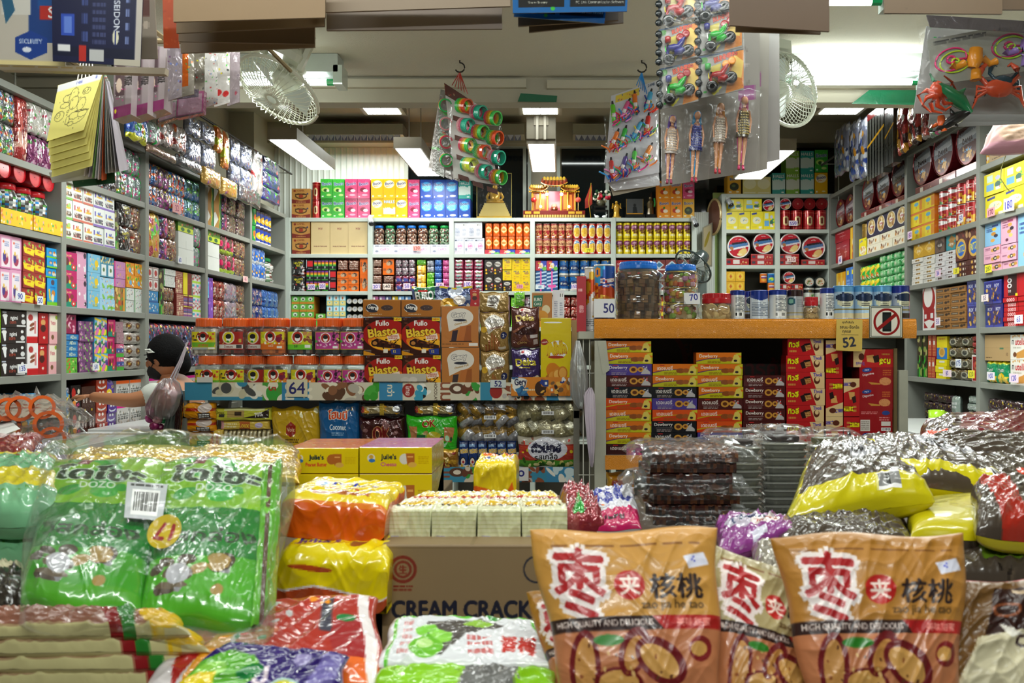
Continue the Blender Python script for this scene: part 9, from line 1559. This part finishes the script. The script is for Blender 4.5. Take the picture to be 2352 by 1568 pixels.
for i,(y0,y1)in enumerate(((1190,1330),(1070,1215))):
 fbag('snack_bag',[(-60,y0+10),(140,y0),(175-i*20,y1-10),(-60,y1)],(1.6-.1*(1-i),1.6-.1*(1-i),1.3,1.3),.09,'7ab88a','r 0 0 1 .14 d8c81c;r 0 .5 1 .78 d8c81c;n 0 .14 1 .3 8 .02 b86a3a,8a4a2a;n 0 .3 1 .5 8 .02 4aa05a,a8d0b0;n 0 .76 1 .84 6 .02 c8642a,5a9a3a',['lower','upper'][i]+' mint green and yellow snack bag at the left edge','snack bag',cs=.004,seed=i)
fbag('snack_bag',[(-60,1320),(60,1315),(90,1430),(-60,1440)],(1.25,1.25,1.1,1.1),.06,'c8c0a0','p 0,.5 1,.2 1,1 0,1 1e1814;n .2 .2 .6 .5 4 .02 9a2a2a','cream and black snack bag at the left edge below the green one','snack bag',cs=.004)
for i in range(4):
 y=1560-i*38;fbag('sausage_pack',[(-40-i*6,y-36),(540-i*45,y-30),(570-i*45,y+12),(-40,y+16)],(1.1,1.1,1.05,1.05),.03,'8a5a48','r 0 0 1 .1 c8c4a0;r 0 .9 1 1 c8c08a;n 0 .1 .6 .95 30 .01 9a6a58,7a4a3c;r .62 0 .7 1 8a1a1c;p .7,0 .8,0 .74,1 .68,1 2a7a2a;p .78,.3 1,.1 1,.9 .82,1 d8b01c',f'brown sausage snack pack, {["lowest", "second", "third", "topmost"][i]} of the pile under the green pack','snack pack',cs=.0026,wr=.01,seed=i,back='art')
fbag('snack_bag',[(455,1400),(865,1375),(880,1600),(330,1600)],(1.2,1.18,1.0,1.0),.04,'a82a1c','p 0,.4 .25,.1 .5,.1 .2,1 0,1 c8c0c0;p .05,.5 .2,.2 .3,.3 .12,1 a01818;p .25,.3 .35,.3 .25,1 .15,1 d8901c;n .3 .2 .6 .7 9 .03 b8b8b8,c86a4a,1a6a4a;r .72 .1 .78 .5 3a3a4a;n .35 .0 .75 .25 5 .03 e8901c,c8201c;e .88 .55 .11 .22 9a1c20;e .85 .35 .05 .05 1a7a3a;r .8 .75 1 1 e0641c;p .9,0 .96,0 1,1 .95,1 e8e0e0','red and white fruit snack bag under the orange biscuit bags','snack bag',cs=.0022,wr=.006)
fbag('snack_bag',[(520,1478),(800,1508),(770,1640),(330,1640)],(1.02,1.02,.94,.94),.03,'2c1a68','e .22 .55 .25 .35 5aa82a;e .15 .5 .1 .14 8ac84a;p 0,.55 .2,.5 .35,1 0,1 e0c81a;e .7 .25 .06 .1 8a80b0;e .68 .75 .1 .16 a8c8c0;e .68 .75 .08 .12 d8d02a;t ปี .5 .55 .25 d8c8d0 .3 -20 - .05;e .42 .5 .08 .12 1a7a3a;p .85,.1 1,.1 .9,1 .75,1 6a60a0','deep purple snack bag with green fruit at the bottom edge','snack bag',cs=.002,wr=.008)
fbag('plum_bag',[(868,1540),(1275,1545),(1300,1660),(850,1660)],(1.03,1.03,.95,.95),.03,'8ac81c','n 0 0 1 1 16 .03 6aa81c,b8e03a,e8f0d8,5a5a5a;p .5,0 .8,0 .7,1 .4,1 6a6a68','lime green snack bag at the bottom edge under the white plum bag','snack bag',cs=.003)
fbag('plum_bag',[(905,1424),(1232,1432),(1285,1540),(865,1535)],(1.17,1.17,1.04,1.04),.025,'d8dade','r .05 .04 .97 .09 5ab82a;r .04 .04 .06 1 5ab82a;r .95 .04 .97 1 5ab82a;p .25,.2 .55,.15 .75,.3 .5,.5 .35,.9 .2,.8 4a4440;e .25 .42 .07 .13 7ac83a;e .34 .55 .07 .13 8ad04a;e .26 .75 .1 .17 6ab82a;e .25 .7 .05 .08 b8e08a;e .58 .28 .1 .07 8ab83a;e .7 .1 .05 .06 2a8a2a;t 青梅 .8 .7 .34 b82a22 .2 8;l .5 .5 .65 .9 3 c06a6a;l .1 .2 .16 .9 5 c88a8a;n .82 .2 .92 .4 5 .01 3a3a5a,2a6a3a','white and green plum snack bag in front of the brown carton','snack bag',cs=.0016,wr=.008)
ZJ='r 0 0 1 .09 %s;l .1 .11 .9 .13 1 7a4a20;t 枣 .22 .34 .4 a81c20 .27 6 e8dcd8 .02;e .49 .36 .085 .085 b8201c 10;t 夹 .49 .36 .11 f0dcd0;t 核桃 .75 .37 .14 2a1c1c .32;t zao_jia_he_tao .72 .48 .06 5a4020 .52;r 0 .535 1 .61 2e1a18;p .6,.535 1,.535 1,.61 .66,.61 a81c1c;t HIGH_QUALITY_AND_DELICIOUS .32 .572 .04 d8c8c0 .56;t 美味甜蜜 .83 .572 .045 e88a80 .28;r 0 .61 1 1 b8744c;e .17 .8 .09 .2 6a1418 10;e .17 .8 .06 .16 c08a4a 10;e .36 .9 .15 .1 6a1418;e .36 .88 .12 .065 c8964f;e .47 .72 .08 .14 6a1418 30;e .47 .73 .05 .1 b8803f 30;e .63 .78 .17 .11 6a1418 35;e .62 .78 .13 .07 c8964f 35;e .87 .72 .07 .07 7a1a1c;e .86 .72 .05 .04 c8964f;n .12 .68 .72 .92 26 .012 5a3018,d8b070,8a4a24;e .33 .66 .09 .03 2a7a22;e .66 .93 .08 .025 2a7a22 20;e .1 .95 .05 .03 2a7a22;p .8,.2 .92,.17 .95,.24 .83,.27 e0e0f0;n .84 .2 .9 .24 3 .006 2a3ac8'
def pouch(c,Y,bg,lab,seed,top='c08a3c',T=.06):fbag('date_pouch',c,Y,T,bg,ZJ%top,lab,'date pouch','kraft_film',.0012,.005,seed,.4)
pouch([(1208,1362),(1420,1370),(1440,1640),(1290,1640)],(1.12,1.12,1.0,1.0),'a87424','golden brown date pouch half hidden behind the left kraft pouch',7,'9a6a1c',.04)
pouch([(1606,1236),(1890,1360),(1880,1650),(1640,1610)],(1.08,1.1,.98,.98),'a89a6c','pale olive tilted date pouch between the two kraft pouches',5,'a09268')
fbag('cocoa_pouch',[(2168,1345),(2430,1335),(2430,1640),(2120,1640)],(1.04,1.04,.96,.96),.08,'6a4a22','r 0 0 1 .03 a82a3a;p .35,.12 1,.1 1,.55 .8,.6 .6,.45 .3,.5 2e140e;p .25,.5 .6,.45 .8,.6 .9,.45 1,.5 1,1 .1,1 c8c0a0;e .45 .3 .12 .06 8a4a28;e .45 .3 .09 .04 2e140e;p .5,.12 .9,.25 .9,.28 .5,.15 b8a080;t CHOCO .8 .55 .09 2a1214 .7 4 - .05;p .4,.4 .6,.48 .5,.52 e0dcd0','brown and cream chocolate pouch in the lower right corner','snack pouch','kraft_film',.0016)
pouch([(1215,1222),(1645,1214),(1655,1615),(1300,1630)],(1.04,1.04,.95,.95),'c08c40','large kraft date pouch left of the pale olive one',1)
pouch([(1772,1230),(2218,1226),(2195,1625),(1860,1625)],(1.02,1.02,.94,.94),'b07a34','large kraft date pouch near the lower right corner',3,'a06c22')
fbag('candy_bag',[(1285,1135),(1345,1145),(1390,1220),(1290,1225)],(1.7,1.7,1.5,1.5),.07,'8a2a34','n 0 0 1 1 14 .02 c84a58,5a141c,e8d8d8;p .2,.9 .4,.5 .5,.9 1a8a2a','wrinkled dark red candy bag right of the cracker stacks','candy bag','foil_film',wr=.02,cs=.003)
fbag('candy_bag',[(1352,1142),(1455,1122),(1475,1215),(1360,1222)],(1.72,1.72,1.5,1.5),.04,'d0d0d6','t 20 .5 .35 .45 1c2a8a .7 170 - .03;n .1 .6 .6 .75 7 .015 5a2a8a,e8781c,2a7a3a;p 0,.85 .4,.75 1,.7 1,1 0,1 b81a58;l .3 .85 .7 .95 1 3a1a2a;r 0 0 .3 .1 3a9ac8','white candy bag with an upside down handwritten 20','candy bag',cs=.0016)
for i in range(7):
 g=random.Random(i);y=1205-i*24;dx=g.uniform(-12,12);Yb=1.62
 t=thing('prune_slab',f"brown dried fruit slab in clear film, {ORD[6-i]} down its stack",'dried fruit',P(1590+dx,y,Yb));w_,h_,dp=.16,.019,.17
 m=MB();n_=26;X,V=np.meshgrid(np.linspace(-w_/2,w_/2,n_+1),np.linspace(0,dp+h_,25));cc=np.array([[hx(g.choice(('3a1c14','5a3420','2a120e','7a4c28','4a2818')if i==6 else('241210','3a1a14','1a0c0a','52301c')))for _ in range(n_)]for _ in range(24)])
 pts=np.stack([X,np.where(V<dp,dp-V,0),np.where(V<dp,h_,h_-(V-dp))+np.random.RandomState(i).uniform(-.002,.002,X.shape)],-1);bk=pts.copy();bk[...,2]=0;m.slab(pts,cc,bk,'24100c');m.obj('fruit_slab','hard_plastic',t)
 if i%3:continue
 X,V,f,b=pillow(.25,.23,.05,14,12,i,wr=.014);MB().grid(np.stack([X,V+.09,f+.001],-1),np.ones((168,3))*.8).obj('film_wrap','clear_film',t,smooth=True)
 X,V,f,b=pillow(.25,.045,.03,14,4,i+9,wr=.012);MB().grid(np.stack([X,-f-.005,V+.01],-1),np.ones((56,3))*.8).obj('film_front','clear_film',t,smooth=True)
for i,(px,Y,yt,n_)in enumerate(((1702,1.85,1010,11),(1812,1.9,1000,11),(1925,2.0,1005,10))):
 t=thing('clear_box_stack',['left','middle','right'][i]+' film wrapped stack of clear boxes with dark sweets','clear box stack',(P(px,0,Y).x,Y+.07,P(0,yt+200,Y).z));w_=.052;h_=200/F*Y/n_
 for k in range(n_):
  MB().lathe([(w_*.86,k*h_),(w_,k*h_+h_*.7),(w_*1.04,k*h_+h_*.75),(w_*1.04,k*h_+h_*.86),(w_*.9,k*h_+h_*.97)],['8a8c84','a8aaa4','c8cac4','989a92'],n=24,sq=6).obj('clear_box','thin_film' if k==n_-1 else 'foil_film',t)
  if k>n_-4:MB().lathe([(w_*.7,k*h_+.001),(w_*.7,k*h_+h_*.6)],['4a4a1c' if k%2 else '2a1a18'],n=12,sq=5).obj('sweets','matte_paper',t)
 X,Z,f,b=pillow(w_*2.5,n_*h_*1.08,.03,12,16,i+40,wr=.03);MB().grid(np.stack([X,-f-w_*1.06,Z+n_*h_*.52],-1),np.ones((192,3))*.8).obj('outer_film','clear_film',t,smooth=True)
 X,Z,f,b=pillow(w_*2.5,w_*2.4,.03,10,10,i+50,wr=.03);MB().grid(np.stack([X,Z,f+n_*h_*1.0],-1),np.ones((100,3))*.8).obj('outer_film_top','clear_film',t,smooth=True)
DR='n 0 0 1 1 60 .018 3a3026,5a4e40,2a221c,6a6254,1e1814;n .2 0 .8 .4 5 .03 a8a8ac,c8c8cc'
DB=DR+';r 0 .86 1 1 d0c412;r 0 0 .07 1 b8b01a;b .62 .87 .78 .97;p .4,.3 .7,.25 .8,.55 .5,.65 9a9aa0;t ตรา .6 .45 .16 14141a .25 -10'
def dry(c,Y,lab,seed,sp=DB,T=.09,bg='4a4036',m_='plastic_film',bk='c8bc14'):fbag('dried_fruit_bag',c,Y,T,bg,sp,lab,'dried fruit bag',m_,.0025,.012,seed,.35,bk)
dry([(2120,985),(2440,962),(2440,1050),(2105,1040)],(2.2,2.2,1.9,1.9),'glossy dark red snack bag at the upper right of the heap',1,'n 0 0 1 1 12 .04 8a1420,5a0c14,c8b8b8;p 0,.3 .3,.1 .3,.8 0,1 3a2420',bg='6a0e18',bk='5a0c14')
dry([(2100,1020),(2440,1035),(2440,1095),(2090,1060)],(1.95,1.95,1.75,1.75),'plum and orange edged film bag under the dark red bag',12,'n 0 0 1 1 14 .03 8a7a80,5a4a50,b8b0b4;p 0,0 .3,0 .1,.6 0,.8 d8401c',bk='6a3a30')
dry([(2095,1060),(2440,1072),(2440,1165),(2070,1110)],(1.85,1.85,1.6,1.6),'silver film dried fruit bag beside the right edge',2,DR+';n 0 0 1 .6 12 .04 c8c8cc,8a8a8e,e8e8ec;p .7,.75 1,.6 1,1 .75,1 d83a1c')
dry([(1950,1025),(2160,1030),(2440,1165),(2050,1100)],(1.9,1.9,1.6,1.6),'dried fruit bag with a long yellow lower edge',3)
for i,c in enumerate(([(1790,1215),(2080,1210),(2100,1290),(1770,1290)],[(2200,1250),(2440,1240),(2440,1345),(2180,1345)],[(2230,1130),(2440,1130),(2440,1260),(2240,1230)])):dry(c,(1.5,1.5,1.3,1.3),['dark fruit bag directly behind the right kraft pouch','dark green and yellow fruit bag above the chocolate pouch','red edged fruit bag at the right edge'][i],6+i,DR+[';p 0,0 .4,.1 .5,.3 0,.3 c82a1c',';p .4,.0 1,.0 1,.4 .5,.3 c8c41a;p .2,.6 1,.5 1,.9 .3,.9 5a7a1c',';p 0,0 .3,0 .6,1 .3,1 a82a1c'][i])
dry([(2080,1175),(2330,1150),(2352,1245),(2090,1235)],(1.6,1.6,1.35,1.35),'dark dried fruit bag with yellow corners above the kraft pouch',4,DR+';p 0,0 .3,0 .1,.9 0,1 d0c41a;p .8,0 1,0 1,1 .7,1 c8c42a;r 0 0 1 .12 c8bc1c')
dry([(1870,1050),(1990,1052),(2150,1150),(1795,1215)],(1.75,1.75,1.42,1.42),'puffed clear bag of brown dried sticks with yellow lower edge',5,T=.12)
fbag('candy_bag',[(1642,1200),(1790,1208),(1835,1225),(1650,1290)],(1.5,1.5,1.35,1.3),.05,'8a3a88','e .45 .45 .35 .22 b8b0c0 -8;t CANDY .45 .4 .16 1a2a5a .5;e .65 .6 .22 .14 e0d4d0;t Candy .65 .6 .12 a82a2a .3 180;r 0 0 1 .1 a8902a;p .4,.85 .6,.8 .6,.95 .42,1 d8d8e8','purple candy bag behind the left kraft pouch','candy bag',cs=.0018)
fbag('snack_bag',[(1725,1262),(1800,1268),(1810,1400),(1755,1400)],(1.3,1.3,1.15,1.15),.05,'9a9488','n 0 0 1 1 8 .03 c8c8c8,a87a1c,5a4a30,e8e4d8','silver and gold crumpled wrapper between the date pouches','snack bag','foil_film',wr=.02,cs=.004)
fbag('plastic_bag',[(2282,282),(2400,272),(2418,350),(2250,354)],(2.75,2.75,2.7,2.7),.07,'e8b8b4','e .5 .5 .36 .36 e8c4a8;r 0 .8 1 1 e4a8b8','pale pink tied bag hanging over the right wall rack','plastic bag','kraft_film',.006,.006,5,.4)
for lab,v in LABELS.items():
 if len(v)>1:print('DUPLABEL',len(v),lab)
